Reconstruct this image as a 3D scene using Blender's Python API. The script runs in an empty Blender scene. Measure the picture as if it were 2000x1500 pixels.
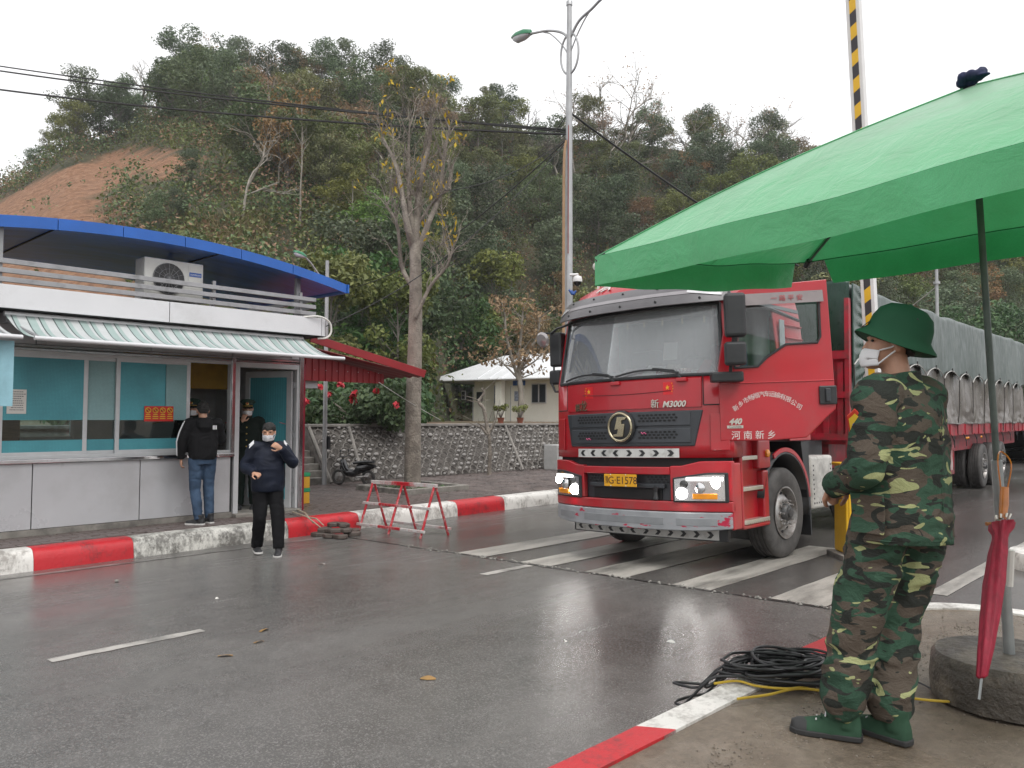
import bpy, bmesh, math, random
import numpy as np
from mathutils import Vector, Matrix, noise as mnoise

# ------------------------------------------------------------------ camera, world, sun, exposure
SC = bpy.context.scene
COL = SC.collection
PI = math.pi
F_PX = 1560.0; PITCH = math.radians(2.29); ROLL = math.radians(.31); YAW = math.radians(43.0); CAMZ = 1.67
# world: +X runs along the road (towards the trailer's tail), +Y across it towards the booth
FH = Vector((math.cos(YAW), math.sin(YAW), 0)); RT = Vector((math.sin(YAW), -math.cos(YAW), 0)); UPV = Vector((0, 0, 1))
_f = FH*math.cos(PITCH) + UPV*math.sin(PITCH); _u0 = UPV*math.cos(PITCH) - FH*math.sin(PITCH)
_xr = RT*math.cos(ROLL) + _u0*math.sin(ROLL); _ur = _u0*math.cos(ROLL) - RT*math.sin(ROLL)
EYE = Vector((0, 0, CAMZ))
cam = bpy.data.cameras.new("camera"); cam_o = bpy.data.objects.new("camera", cam); COL.objects.link(cam_o)
cam.sensor_width = 36.0; cam.sensor_fit = 'HORIZONTAL'; cam.lens = F_PX/2000*36
cam.clip_start = .05; cam.clip_end = 3000
_m = Matrix((_xr, _ur, -_f)).transposed().to_4x4(); _m.translation = EYE
cam_o.matrix_world = _m
SC.camera = cam_o

wd = bpy.data.worlds.new("World"); SC.world = wd; wd.use_nodes = True
wn = wd.node_tree.nodes; wl = wd.node_tree.links
sky = wn.new('ShaderNodeTexSky'); sky.sky_type = 'NISHITA'; sky.sun_disc = False
SUN_EL = math.radians(58); SUN_AZ = math.radians(200)
sky.sun_elevation = SUN_EL; sky.sun_rotation = SUN_AZ; sky.dust_density = 6.0; sky.air_density = 1.0
hs = wn.new('ShaderNodeHueSaturation'); hs.inputs['Saturation'].default_value = .06; hs.inputs['Value'].default_value = .10
mx = wn.new('ShaderNodeMix'); mx.data_type = 'RGBA'; mx.inputs[0].default_value = .88
mx.inputs[7].default_value = (.985, .985, 1.0, 1)      # even overcast cloud deck
wl.new(sky.outputs[0], hs.inputs['Color']); wl.new(hs.outputs[0], mx.inputs[6])
wl.new(mx.outputs[2], wn['Background'].inputs['Color']); wn['Background'].inputs['Strength'].default_value = 1.0
sun = bpy.data.lights.new("sun", 'SUN'); sun.energy = 1.4; sun.angle = math.radians(35); sun.color = (1, .98, .95)
sun_o = bpy.data.objects.new("sun", sun); COL.objects.link(sun_o)
_sd = Vector((math.sin(SUN_AZ)*math.cos(SUN_EL), math.cos(SUN_AZ)*math.cos(SUN_EL), math.sin(SUN_EL)))
sun_o.rotation_euler = _sd.to_track_quat('Z', 'Y').to_euler(); sun_o.location = (0, 0, 60)
SC.view_settings.view_transform = 'Standard'; SC.view_settings.look = 'None'
SC.view_settings.exposure = 0.52; SC.view_settings.gamma = 1.0; SC.view_settings.use_curve_mapping = False
SC.cycles.max_bounces = 8; SC.cycles.transparent_max_bounces = 24; SC.cycles.caustics_reflective = False; SC.cycles.caustics_refractive = False
SC.cycles.use_denoising = True; SC.cycles.sample_clamp_indirect = 6

# ------------------------------------------------------------------ pixel to place (2000 x 1500 photograph)
def ray(px, py): return _f + _xr*((px-1000)/F_PX) - _ur*((py-750)/F_PX)
def at_z(px, py, z=0.0):
    d = ray(px, py); return EYE + d*((z-CAMZ)/d.z)
def at_y(px, py, Y):
    d = ray(px, py); return EYE + d*(Y/d.y)
def at_x(px, py, X):
    d = ray(px, py); return EYE + d*(X/d.x)
def at_d(px, py, D): return EYE + ray(px, py)*D
FALL = .02
def zroad(y): return FALL*(4.0-y)
def at_road(px, py):
    d = ray(px, py); return EYE + d*((FALL*4.0-CAMZ)/(d.z+FALL*d.y))
ZFAR = .12      # far pavement level
ZNEAR = .26     # near pavement level

# ------------------------------------------------------------------ mesh collector
class G:
    def __init__(s): s.v = []; s.f = []; s.m = []; s.cur = 0
    def add(s, verts, faces):
        b = len(s.v); s.v.extend([tuple(v) for v in verts]); s.f.extend([tuple(i+b for i in f) for f in faces]); s.m.extend([s.cur]*len(faces)); return s
    def box(s, x0, x1, y0, y1, z0, z1, M=None):
        vs = [Vector((x, y, z)) for z in (z0, z1) for y in (y0, y1) for x in (x0, x1)]
        if M is not None: vs = [M @ v for v in vs]
        return s.add(vs, [(0, 2, 3, 1), (4, 5, 7, 6), (0, 1, 5, 4), (2, 6, 7, 3), (0, 4, 6, 2), (1, 3, 7, 5)])
    def cbox(s, c, size, M=None):
        return s.box(c[0]-size[0]/2, c[0]+size[0]/2, c[1]-size[1]/2, c[1]+size[1]/2, c[2]-size[2]/2, c[2]+size[2]/2, M)
    def hexa(s, p):   # eight corners: bottom four ccw, top four ccw
        return s.add(p, [(3, 2, 1, 0), (4, 5, 6, 7), (0, 1, 5, 4), (1, 2, 6, 5), (2, 3, 7, 6), (3, 0, 4, 7)])
    def loft(s, rings, cap=True, closed=True):
        n = len(rings[0]); vs = [v for r in rings for v in r]; fs = []
        for i in range(len(rings)-1):
            for j in range(n if closed else n-1):
                k = (j+1) % n; fs.append((i*n+j, i*n+k, (i+1)*n+k, (i+1)*n+j))
        if cap and closed: fs.append(tuple(range(n-1, -1, -1))); fs.append(tuple((len(rings)-1)*n+j for j in range(n)))
        return s.add(vs, fs)
    def tube(s, pts, rad, n=8, cap=True, flat=1.0):
        pts = [Vector(p) for p in pts]; rings = []
        if not isinstance(rad, (list, tuple)): rad = [rad]*len(pts)
        up = Vector((0, 0, 1)); prev = None
        for i, p in enumerate(pts):
            t = (pts[min(i+1, len(pts)-1)] - pts[max(i-1, 0)])
            if t.length < 1e-9: t = Vector((0, 0, 1))
            t.normalize()
            if prev is None:
                a = up if abs(t.z) < .95 else Vector((1, 0, 0)); x = t.cross(a).normalized()
            else:
                x = (prev - t*prev.dot(t)); x = x.normalized() if x.length > 1e-6 else t.orthogonal().normalized()
            prev = x; y = t.cross(x)
            rings.append([p + (x*math.cos(2*PI*k/n) + y*math.sin(2*PI*k/n)*flat)*rad[i] for k in range(n)])
        return s.loft(rings, cap)
    def lathe(s, prof, n=24, M=None, cap=True):
        rings = [[Vector((r*math.cos(2*PI*k/n), r*math.sin(2*PI*k/n), z)) for k in range(n)] for r, z in prof]
        if M is not None: rings = [[M @ v for v in r] for r in rings]
        return s.loft(rings, cap)
    def prism(s, poly, mapf, d0, d1):   # poly of (u,v); mapf(u,v,d)->point
        n = len(poly); vs = [mapf(u, v, d0) for u, v in poly] + [mapf(u, v, d1) for u, v in poly]
        fs = [tuple(range(n-1, -1, -1)), tuple(range(n, 2*n))] + [(i, (i+1) % n, n+(i+1) % n, n+i) for i in range(n)]
        return s.add(vs, fs)
    def sheet(s, fn, nu, nv, thick=0.0, nrm=None):
        P = [[Vector(fn(i/nu, j/nv)) for i in range(nu+1)] for j in range(nv+1)]
        def idx(i, j): return j*(nu+1)+i
        vs = [p for r in P for p in r]; fs = [(idx(i, j), idx(i+1, j), idx(i+1, j+1), idx(i, j+1)) for j in range(nv) for i in range(nu)]
        if thick:
            off = Vector(nrm)*thick; b = len(vs); vs += [p-off for p in vs]
            fs += [tuple(b+k for k in reversed(f)) for f in fs]
            ring = [idx(i, 0) for i in range(nu)]+[idx(nu, j) for j in range(nv)]+[idx(i, nv) for i in range(nu, 0, -1)]+[idx(0, j) for j in range(nv, 0, -1)]
            fs += [(ring[k], b+ring[k], b+ring[(k+1) % len(ring)], ring[(k+1) % len(ring)]) for k in range(len(ring))]
        return s.add(vs, fs)
    def mesh(s, name, mats, smooth=None, fix=True):
        me = bpy.data.meshes.new(name); me.from_pydata(s.v, [], s.f)
        for m in (mats if isinstance(mats, (list, tuple)) else [mats]): me.materials.append(m)
        if max(s.m, default=0): me.polygons.foreach_set('material_index', s.m)
        if fix:
            bm = bmesh.new(); bm.from_mesh(me); bmesh.ops.recalc_face_normals(bm, faces=bm.faces); bm.to_mesh(me); bm.free()
        if smooth is not None:
            me.polygons.foreach_set('use_smooth', [True]*len(me.polygons))
            if smooth < 180: me.set_sharp_from_angle(angle=math.radians(smooth))
        me.update(); return me
    def obj(s, name, mats, parent=None, smooth=None, bevel=0, seg=2, fix=True, **kw):
        o = bpy.data.objects.new(name, s.mesh(name, mats, smooth, fix)); COL.objects.link(o)
        if parent is not None: o.parent = parent
        if bevel:
            b = o.modifiers.new('bevel', 'BEVEL'); b.width = bevel; b.segments = seg; b.limit_method = 'ANGLE'; b.angle_limit = math.radians(40); b.harden_normals = smooth is not None
        return props(o, **kw)
def props(o, label=None, cat=None, group=None, kind=None):
    if label: o['label'] = label
    if cat: o['category'] = cat
    if group: o['group'] = group
    if kind: o['kind'] = kind
    return o
def empty(name, loc=(0, 0, 0), rotz=0, label=None, cat=None, group=None, rot=None):
    o = bpy.data.objects.new(name, None); COL.objects.link(o); o.location = loc
    o.rotation_euler = rot if rot is not None else (0, 0, rotz); o.empty_display_size = .1
    return props(o, label, cat, group)
def link_mesh(name, me, parent=None, loc=None, rot=None, scale=None, **kw):
    o = bpy.data.objects.new(name, me); COL.objects.link(o)
    if parent is not None: o.parent = parent
    if loc is not None: o.location = loc
    if rot is not None: o.rotation_euler = rot
    if scale is not None: o.scale = scale
    return props(o, **kw)
def catenary(a, b, sag, n=24):
    a = Vector(a); b = Vector(b); return [a.lerp(b, i/n) - Vector((0, 0, sag*4*(i/n)*(1-i/n))) for i in range(n+1)]
def bez(p, n=16):   # Catmull-Rom through points
    p = [Vector(q) for q in p]; q = [p[0]*2-p[1]] + p + [p[-1]*2-p[-2]]; out = []
    for i in range(1, len(q)-2):
        for k in range(n):
            t = k/n; a, b, c, d = q[i-1:i+3]
            out.append(.5*((2*b)+(c-a)*t+(2*a-5*b+4*c-d)*t*t+(3*b-a-3*c+d)*t*t*t))
    return out+[p[-1]]
def textmesh(body, size, mat, extrude=.002, bold=0.0, shear=0.0, align='CENTER', spacing=1.0):
    cu = bpy.data.curves.new('lettering', 'FONT'); cu.body = body; cu.size = size; cu.extrude = extrude; cu.offset = bold; cu.shear = shear
    cu.align_x = align; cu.align_y = 'CENTER'; cu.space_character = spacing; cu.resolution_u = 3
    o = bpy.data.objects.new('lettering', cu); COL.objects.link(o)
    dg = bpy.context.evaluated_depsgraph_get(); me = bpy.data.meshes.new_from_object(o.evaluated_get(dg))
    bpy.data.objects.remove(o); bpy.data.curves.remove(cu); me.materials.clear(); me.materials.append(mat); return me
def frame_mat(o, x, y): # matrix from origin and in-plane right/up axes
    x = Vector(x).normalized(); y = Vector(y); y = (y - x*y.dot(x)).normalized(); z = x.cross(y)
    m = Matrix((x, y, z)).transposed().to_4x4(); m.translation = Vector(o); return m
def text(body, size, mat, origin, x, y, parent=None, name='lettering', **kw):
    o = link_mesh(name, textmesh(body, size, mat, **kw), parent); o.matrix_local = frame_mat(origin, x, y); return o

# ------------------------------------------------------------------ materials
MATS = {}
def new_mat(name):
    m = bpy.data.materials.new(name); m.use_nodes = True; nt = m.node_tree; return m, nt, nt.nodes['Principled BSDF'], nt.nodes, nt.links
def noise_tex(nt, scale, detail=4, rough=.55, coord='Object', stretch=None, dist=0.0):
    tc = nt.nodes.new('ShaderNodeTexCoord'); n = nt.nodes.new('ShaderNodeTexNoise'); n.inputs['Scale'].default_value = scale
    n.inputs['Detail'].default_value = detail; n.inputs['Roughness'].default_value = rough; n.inputs['Distortion'].default_value = dist
    if stretch:
        mp = nt.nodes.new('ShaderNodeMapping'); mp.inputs['Scale'].default_value = stretch; nt.links.new(tc.outputs[coord], mp.inputs[0]); nt.links.new(mp.outputs[0], n.inputs[0])
    else: nt.links.new(tc.outputs[coord], n.inputs[0])
    return n
def ramp(nt, src, stops, interp='LINEAR'):
    r = nt.nodes.new('ShaderNodeValToRGB'); e = r.color_ramp.elements; r.color_ramp.interpolation = interp
    while len(e) < len(stops): e.new(.5)
    for k, (p, c) in enumerate(stops):
        e[k].position = p; e[k].color = (*c, 1) if isinstance(c, (tuple, list)) else (c, c, c, 1)
    nt.links.new(src, r.inputs[0]); return r
def mixc(nt, fac, a, b, mode='MIX'):
    m = nt.nodes.new('ShaderNodeMix'); m.data_type = 'RGBA'; m.blend_type = mode
    for sock, val in ((m.inputs[0], fac), (m.inputs[6], a), (m.inputs[7], b)):
        if isinstance(val, bpy.types.NodeSocket): nt.links.new(val, sock)
        elif isinstance(val, (tuple, list)): sock.default_value = (*val[:3], 1)
        else: sock.default_value = val
    return m.outputs[2]
def bump(nt, bs, src, strength=.3, dist=.01):
    b = nt.nodes.new('ShaderNodeBump'); b.inputs['Strength'].default_value = strength; b.inputs['Distance'].default_value = dist
    nt.links.new(src, b.inputs['Height'])
    prev = bs.inputs['Normal'].links
    if prev: nt.links.new(prev[0].from_socket, b.inputs['Normal'])
    nt.links.new(b.outputs[0], bs.inputs['Normal'])
def mat(name, col, rough=.5, metal=0.0, var=.12, vscale=6.0, bumps=None, dirt=None, coat=0.0, spec=.5, alpha=None, stretch=None, rvar=.0, emit=None):
    """plain paint/plastic/metal with uneven tone; dirt=(colour, scale, threshold, amount)"""
    if name in MATS: return MATS[name]
    m, nt, bs, nd, lk = new_mat(name)
    n = noise_tex(nt, vscale, 5, .6, stretch=stretch)
    lo = tuple(max(0, c*(1-var)) for c in col); hi = tuple(c*(1+var) for c in col)
    c = ramp(nt, n.outputs[0], [(.3, lo), (.7, hi)]).outputs[0]
    if dirt:
        dn = noise_tex(nt, dirt[1], 8, .65); r = ramp(nt, dn.outputs[0], [(dirt[2]-.08, 0.0), (dirt[2]+.08, dirt[3])]); c = mixc(nt, r.outputs[0], c, dirt[0])
    lk.new(c, bs.inputs['Base Color'])
    bs.inputs['Roughness'].default_value = rough; bs.inputs['Metallic'].default_value = metal; bs.inputs['Specular IOR Level'].default_value = spec
    if rvar:
        rr = noise_tex(nt, vscale*1.7, 6, .6); q = ramp(nt, rr.outputs[0], [(.3, max(.02, rough-rvar)), (.7, min(1, rough+rvar))]); lk.new(q.outputs[0], bs.inputs['Roughness'])
    if coat: bs.inputs['Coat Weight'].default_value = coat; bs.inputs['Coat Roughness'].default_value = .06
    if bumps:
        bn = noise_tex(nt, bumps[0], 6, .6); bump(nt, bs, bn.outputs[0], bumps[1], bumps[2] if len(bumps) > 2 else .01)
    if emit: bs.inputs['Emission Color'].default_value = (*emit[0], 1); bs.inputs['Emission Strength'].default_value = emit[1]
    MATS[name] = m; return m
def glass(name, tint=(.9, .95, .95), rough=.02, refl=1.0, body=0.0, bodycol=(.3, .33, .34)):
    if name in MATS: return MATS[name]
    m = bpy.data.materials.new(name); m.use_nodes = True; nt = m.node_tree; nd = nt.nodes; lk = nt.links; nd.clear()
    out = nd.new('ShaderNodeOutputMaterial'); tr = nd.new('ShaderNodeBsdfTransparent'); tr.inputs[0].default_value = (*tint, 1)
    gl = nd.new('ShaderNodeBsdfGlossy'); gl.inputs['Roughness'].default_value = rough; gl.inputs[0].default_value = (refl, refl, refl, 1)
    fr = nd.new('ShaderNodeFresnel'); fr.inputs[0].default_value = 1.52; ms = nd.new('ShaderNodeMixShader')
    if body:
        df = nd.new('ShaderNodeBsdfDiffuse'); df.inputs[0].default_value = (*bodycol, 1); m2 = nd.new('ShaderNodeMixShader'); m2.inputs[0].default_value = body
        lk.new(tr.outputs[0], m2.inputs[1]); lk.new(df.outputs[0], m2.inputs[2]); base = m2.outputs[0]
    else: base = tr.outputs[0]
    lk.new(fr.outputs[0], ms.inputs[0]); lk.new(base, ms.inputs[1]); lk.new(gl.outputs[0], ms.inputs[2]); lk.new(ms.outputs[0], out.inputs[0])
    MATS[name] = m; return m

# ================================================================== SETTING
WB = {}
def wempty(name, loc, **kw):      # an Empty whose parts are modelled in world coordinates
    o = empty(name, loc, **kw); WB[o.name] = Matrix.Translation(-Vector(loc)); return o
_gobj = G.obj
def _gobj2(s, name, mats, parent=None, **kw):
    o = _gobj(s, name, mats, parent, **kw)
    if parent is not None and parent.name in WB: o.matrix_parent_inverse = WB[parent.name]
    return o
G.obj = _gobj2
_text = text
def text(body, size, m, origin, x, y, parent=None, **kw):
    o = _text(body, size, m, origin, x, y, parent, **kw)
    if parent is not None and parent.name in WB: o.matrix_parent_inverse = WB[parent.name]
    return o

# ---- wet asphalt
def asphalt(name, base, wet_lo, wet_hi, aggregate):
    m, nt, bs, nd, lk = new_mat(name)
    big = noise_tex(nt, .55, 6, .62); fine = noise_tex(nt, 95, 3, .7); mid = noise_tex(nt, 4, 6, .6)
    c0 = ramp(nt, big.outputs[0], [(.3, tuple(c*.72 for c in base)), (.72, tuple(c*1.25 for c in base))]).outputs[0]
    c1 = ramp(nt, mid.outputs[0], [(.3, .8), (.75, 1.12)]).outputs[0]; c = mixc(nt, 1.0, c0, c1, 'MULTIPLY')
    vo = nd.new('ShaderNodeTexVoronoi'); vo.inputs['Scale'].default_value = 120; tc = nd.new('ShaderNodeTexCoord'); lk.new(tc.outputs['Object'], vo.inputs[0])
    vr = ramp(nt, vo.outputs['Color'], [(.55, 0.0), (.9, 1.0)]); c = mixc(nt, vr.outputs[0], c, aggregate)
    lk.new(c, bs.inputs['Base Color'])
    track = noise_tex(nt, .35, 5, .6, stretch=(.25, 1.6, 1))
    rr = ramp(nt, track.outputs[0], [(.36, wet_lo), (.62, wet_hi)]); rf = ramp(nt, fine.outputs[0], [(.35, -.0), (.7, .08)])
    ad = nd.new('ShaderNodeMath'); ad.operation = 'ADD'; lk.new(rr.outputs[0], ad.inputs[0]); lk.new(rf.outputs[0], ad.inputs[1]); lk.new(ad.outputs[0], bs.inputs['Roughness'])
    bump(nt, bs, vo.outputs['Distance'], .22, .006); bump(nt, bs, mid.outputs[0], .12, .02); bs.inputs['Specular IOR Level'].default_value = .5
    return m
M_ROAD = asphalt('wet_asphalt', (.112, .106, .100), .09, .32, (.19, .181, .172))
M_ROAD2 = asphalt('wet_asphalt_older', (.086, .080, .075), .07, .26, (.14, .132, .124))
M_EARTH = mat('earth', (.16, .12, .08), .95, var=.3, vscale=.4, bumps=(3, .5, .1))
g = G(); g.box(-700, 900, -700, 900, -1.2, -.6); g.obj('ground', M_EARTH, kind='structure')
def road_piece(name, m, x0, x1, y0, y1):
    g = G(); n = 8
    g.sheet(lambda u, v: (x0+(x1-x0)*u, y0+(y1-y0)*v, zroad(y0+(y1-y0)*v)), n, n, .3, (0, 0, 1)); return g.obj(name, m, kind='structure')
road_a = road_piece('road', M_ROAD, -40, 6.955, -14, 11.2)
road_b = road_piece('road_beyond_joint', M_ROAD2, 6.96, 150, -14, 11.2)
# tar-filled joint across the road with crumbled edges
M_TAR = mat('tar', (.018, .017, .016), .3, bumps=(40, .6, .01))
rnd = random.Random(3); g = G(); prev = None; ys = np.arange(2.05, 10.4, .06); L = []; R = []
for y in ys:
    w = .018+.03*abs(mnoise.noise(Vector((y*2.1, 3, 0)))) ; c = 6.955+.035*mnoise.noise(Vector((y*1.3, 0, 7)))
    L.append((c-w, y, zroad(y)+.004)); R.append((c+w, y, zroad(y)+.004))
g.add(L+R, [(i, i+len(L), i+len(L)+1, i+1) for i in range(len(L)-1)]); g.obj('expansion_joint', M_TAR, road_a)
M_CRUMB = mat('broken_paint_edge', (.22, .21, .19), .7, bumps=(50, .8, .01))
g = G()
for i in range(170):
    y = rnd.uniform(2.2, 8.6); s = rnd.uniform(.006, .02); x = 6.955+rnd.gauss(.0, .035)
    g.lathe([(s*.3, 0), (s, s*.2), (s*.8, s*.7), (s*.2, s)], 5, Matrix.Translation((x, y, zroad(y)+.002)))
g.obj('joint_crumbs', M_CRUMB, kind='stuff', label='small crumbs of asphalt along the road joint')

# ---- worn road paint
def worn_paint(name, col, under, thr, stretch=(1, 1, 1), rough=.38):
    m, nt, bs, nd, lk = new_mat(name)
    a = noise_tex(nt, 2.2, 9, .7, stretch=stretch); b = noise_tex(nt, 60, 4, .7)
    s = nd.new('ShaderNodeMath'); s.operation = 'MULTIPLY_ADD'; lk.new(b.outputs[0], s.inputs[0]); s.inputs[1].default_value = .35; lk.new(a.outputs[0], s.inputs[2])
    r = ramp(nt, s.outputs[0], [(thr-.12, 1.0), (thr+.14, 0.0)])
    lk.new(mixc(nt, r.outputs[0], under, col), bs.inputs['Base Color']); bs.inputs['Roughness'].default_value = rough
    bump(nt, bs, b.outputs[0], .3, .004); return m
M_ZEBRA = worn_paint('zebra_paint', (.38, .36, .325), (.10, .095, .085), .72, (.35, 1.6, 1))
M_LINE = worn_paint('line_paint', (.42, .40, .37), (.10, .095, .09), .74)
M_EDGE = worn_paint('edge_line_paint', (.26, .25, .24), (.07, .066, .062), .66)
def marking(name, m, x0, x1, y0, y1, skew=0.0, n=10):
    g = G(); g.sheet(lambda u, v: (x0+(x1-x0)*u+ .02*mnoise.noise(Vector((u*9, v*3, x0+y0))), y0+(y1-y0)*v+skew*u+.012*mnoise.noise(Vector((u*7, v*9, x0-y0))), zroad(y0+(y1-y0)*v+skew*u)+.004), n*3, 3)
    return g.obj(name, m, road_b if x0 > 6.9 else road_a)
for y0, y1, x0 in ((7.46, 6.96, 7.0), (6.38, 5.92, 7.0), (5.42, 4.88, 6.99), (4.32, 3.88, 6.98), (3.30, 2.78, 7.0)):
    marking('zebra_stripe', M_ZEBRA, x0, 10.35, y1, y0)
marking('lane_dash', M_LINE, 1.92, 3.02, 6.10, 6.21); marking('lane_dash', M_LINE, 6.15, 6.9, 6.08, 6.2); marking('lane_dash', M_LINE, -2.4, -1.1, 6.12, 6.23)
marking('edge_line', M_EDGE, -6, 6.9, 9.78, 9.88, .16, 30)
marking('edge_line', M_ZEBRA, 8.15, 16, 2.12, 2.30, 0, 30)
# ---- near pavement (concrete island the soldier stands on)
def wet_concrete():
    m, nt, bs, nd, lk = new_mat('wet_concrete_pavement')
    a = noise_tex(nt, 1.1, 8, .65); b = noise_tex(nt, 22, 8, .75); d = noise_tex(nt, .7, 4, .6)
    c = ramp(nt, a.outputs[0], [(.28, (.115, .088, .062)), (.5, (.185, .148, .112)), (.72, (.26, .22, .175))]).outputs[0]
    c = mixc(nt, 1.0, c, ramp(nt, b.outputs[0], [(.25, .55), (.7, 1.25)]).outputs[0], 'MULTIPLY'); lk.new(c, bs.inputs['Base Color'])
    lk.new(ramp(nt, d.outputs[0], [(.40, .16), (.60, .55)]).outputs[0], bs.inputs['Roughness'])
    bump(nt, bs, b.outputs[0], .75, .02); bump(nt, bs, a.outputs[0], .4, .05); return m
M_PAVE = wet_concrete()
def near_edge(n=28):   # island outline: straight kerb along the road then a rounded nose at the crossing
    pts = []
    for i in range(n+1):
        x = -9+(6.25+9)*i/n; pts.append(Vector((x, 2.13-.018*(x-2.5), 0)))
    c = Vector((6.25, 1.32, 0))
    for k in range(1, 9):
        a = PI/2-k/8*PI/2; pts.append(c+Vector((math.cos(a)*.68, math.sin(a)*.74, 0)))
    pts += [Vector((6.95, .6, 0)), Vector((6.98, -1.5, 0)), Vector((7.0, -7, 0))]
    return pts
edge = near_edge()
def inset(pts, d):
    out = []
    for i, p in enumerate(pts):
        t = (pts[min(i+1, len(pts)-1)]-pts[max(i-1, 0)]).normalized(); out.append(p+Vector((t.y, -t.x, 0))*d)
    return out
inn = inset(edge, .17)
def V_(a, b): return (a, b)
e3 = []
for i in range(len(inn)-1):
    n = max(1, int((inn[i+1]-inn[i]).length/.14))
    for k in range(n): e3.append(inn[i].lerp(inn[i+1], k/n))
e3.append(inn[-1]); nrow = 46; NE = len(e3); vs_p = []; fs_p = []
for j in range(nrow+1):
    for i, p in enumerate(e3):
        q = V_(-9+(7.0-.2+9)*min(1, max(0, (p.x+9)/(6.8+9))), -7); t = (j/nrow)**1.6; x, y = p.x+(q[0]-p.x)*t, p.y+(q[1]-p.y)*t if p.y > -7 else -7
        s_ = Vector((x, y, ZNEAR)); z = ZNEAR-.012+(0 if j == 0 else .012*mnoise.noise(s_*1.4)+.005*mnoise.noise(s_*6)); vs_p.append((x, y, z))
for j in range(nrow):
    for i in range(NE-1): fs_p.append((j*NE+i, (j+1)*NE+i, (j+1)*NE+i+1, j*NE+i+1))
g = G(); g.add(vs_p, fs_p); me = g.mesh('near_pavement', M_PAVE, 180, True)
near_pav = link_mesh('near_pavement', me, kind='structure')
# crumbled strip of gravelly concrete and broken chips on it
M_CHIP = mat('concrete_chip', (.15, .125, .10), .7, var=.35, vscale=30)
g = G(); rnd = random.Random(8)
for i in range(1500):
    t = rnd.random(); x = 1.6+t*4.6; y = 1.72-.12*(x-3.1)*.5+rnd.gauss(0, .07)-.1
    if rnd.random() < .35: x = rnd.uniform(2.0, 6.5); y = rnd.uniform(-.2, 1.7)
    s = rnd.uniform(.002, .007); z = ZNEAR-.012+.01*mnoise.noise(Vector((x, y, ZNEAR))*1.4)
    g.lathe([(s*.5, -.004), (s, s*.3), (s*.6, s*.8)], 5, Matrix.Translation((x, y, z)) @ Matrix.Rotation(rnd.random()*6, 4, 'Z'))
g.obj('gravel', M_CHIP, kind='stuff', label='loose gravel and chips on the near concrete pavement')

# ---- kerbs
def kerb_paint(name, col, grime, amount, thr=.52):
    m, nt, bs, nd, lk = new_mat(name)
    a = noise_tex(nt, 3.2, 9, .72); b = noise_tex(nt, 26, 7, .7, stretch=(1, 1, .45))
    s = nd.new('ShaderNodeMath'); s.operation = 'MULTIPLY_ADD'; lk.new(b.outputs[0], s.inputs[0]); s.inputs[1].default_value = .55; lk.new(a.outputs[0], s.inputs[2])
    r = ramp(nt, s.outputs[0], [(thr+.17, 0.0), (thr+.36, amount)])
    n2 = noise_tex(nt, 1.3, 3, .5); c = ramp(nt, n2.outputs[0], [(.3, tuple(x*.85 for x in col)), (.7, col)]).outputs[0]
    lk.new(mixc(nt, r.outputs[0], c, grime), bs.inputs['Base Color']); bs.inputs['Roughness'].default_value = .42
    bump(nt, bs, b.outputs[0], .55, .012); bump(nt, bs, a.outputs[0], .35, .03); return m
K_RED = kerb_paint('kerb_red', (.52, .018, .026), (.06, .03, .03), .75, .62); K_WHITE = kerb_paint('kerb_white', (.72, .70, .66), (.20, .18, .16), .8, .56)
K_DIRTY = kerb_paint('kerb_white_mossy', (.66, .65, .60), (.10, .095, .085), .9, .50)
def ykerb(x): return 10.21+.043*(min(x, 12.5)-2.7)
M_CONC = mat('concrete', (.24, .225, .20), .8, var=.25, vscale=5, bumps=(30, .5, .01), dirt=((.07, .065, .06), 3, .55, .7))
far_kerb = props(wempty('kerb', (6, 10.4, -.13)), kind='structure')
prof = [(0, -.03), (.012, .12), (.03, .19), (.07, .235), (.13, .25), (.30, .25), (.30, -.03)]
bounds = [(-6, -2.2, K_RED), (-2.2, -.4, K_WHITE), (-.4, 1.2, K_RED), (1.2, 3.0, K_WHITE), (3.0, 4.13, K_RED), (4.13, 6.36, K_DIRTY), (6.36, 7.66, K_RED), (7.66, 9.88, K_WHITE), (9.88, 11.16, K_RED), (11.16, 13.6, K_WHITE), (13.6, 15.2, K_RED), (15.2, 18, K_WHITE), (18, 20, K_RED), (20, 34, K_WHITE)]
for x0, x1, m in bounds:
    g = G(); n = max(4, int((x1-x0)/.12)); rings = []
    for i in range(n+1):
        x = x0+.002+(x1-x0-.004)*i/n; w = lambda k: .010*mnoise.noise(Vector((x*5, k*3.1, 1)))
        rings.append([Vector((x, ykerb(x)+a+w(k)*(1 if 0 < k < 5 else 0), -.13+b+w(k+9)*(1 if 2 < k < 5 else 0))) for k, (a, b) in enumerate(prof)])
    g.loft(rings); g.obj('kerb_segment', m, far_kerb, smooth=50)
near_kerb = props(wempty('near_kerb', (4, 2.1, 0)), kind='structure')
e2 = []
for i in range(len(edge)-1):
    n = max(1, int((edge[i+1]-edge[i]).length/.1))
    for k in range(n): e2.append(edge[i].lerp(edge[i+1], k/n))
e2.append(edge[-1]); in2 = inset(e2, .17)
acc = [0]
for i in range(1, len(e2)): acc.append(acc[-1]+(e2[i]-e2[i-1]).length)
s0 = next(acc[i] for i in range(len(e2)) if e2[i].x > 3.06)        # paint changes: red up to here, then white, red...
cuts = [0]+[s for s in np.arange(s0-1.62*8, acc[-1], 1.62) if s > .2]+[acc[-1]]
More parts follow.
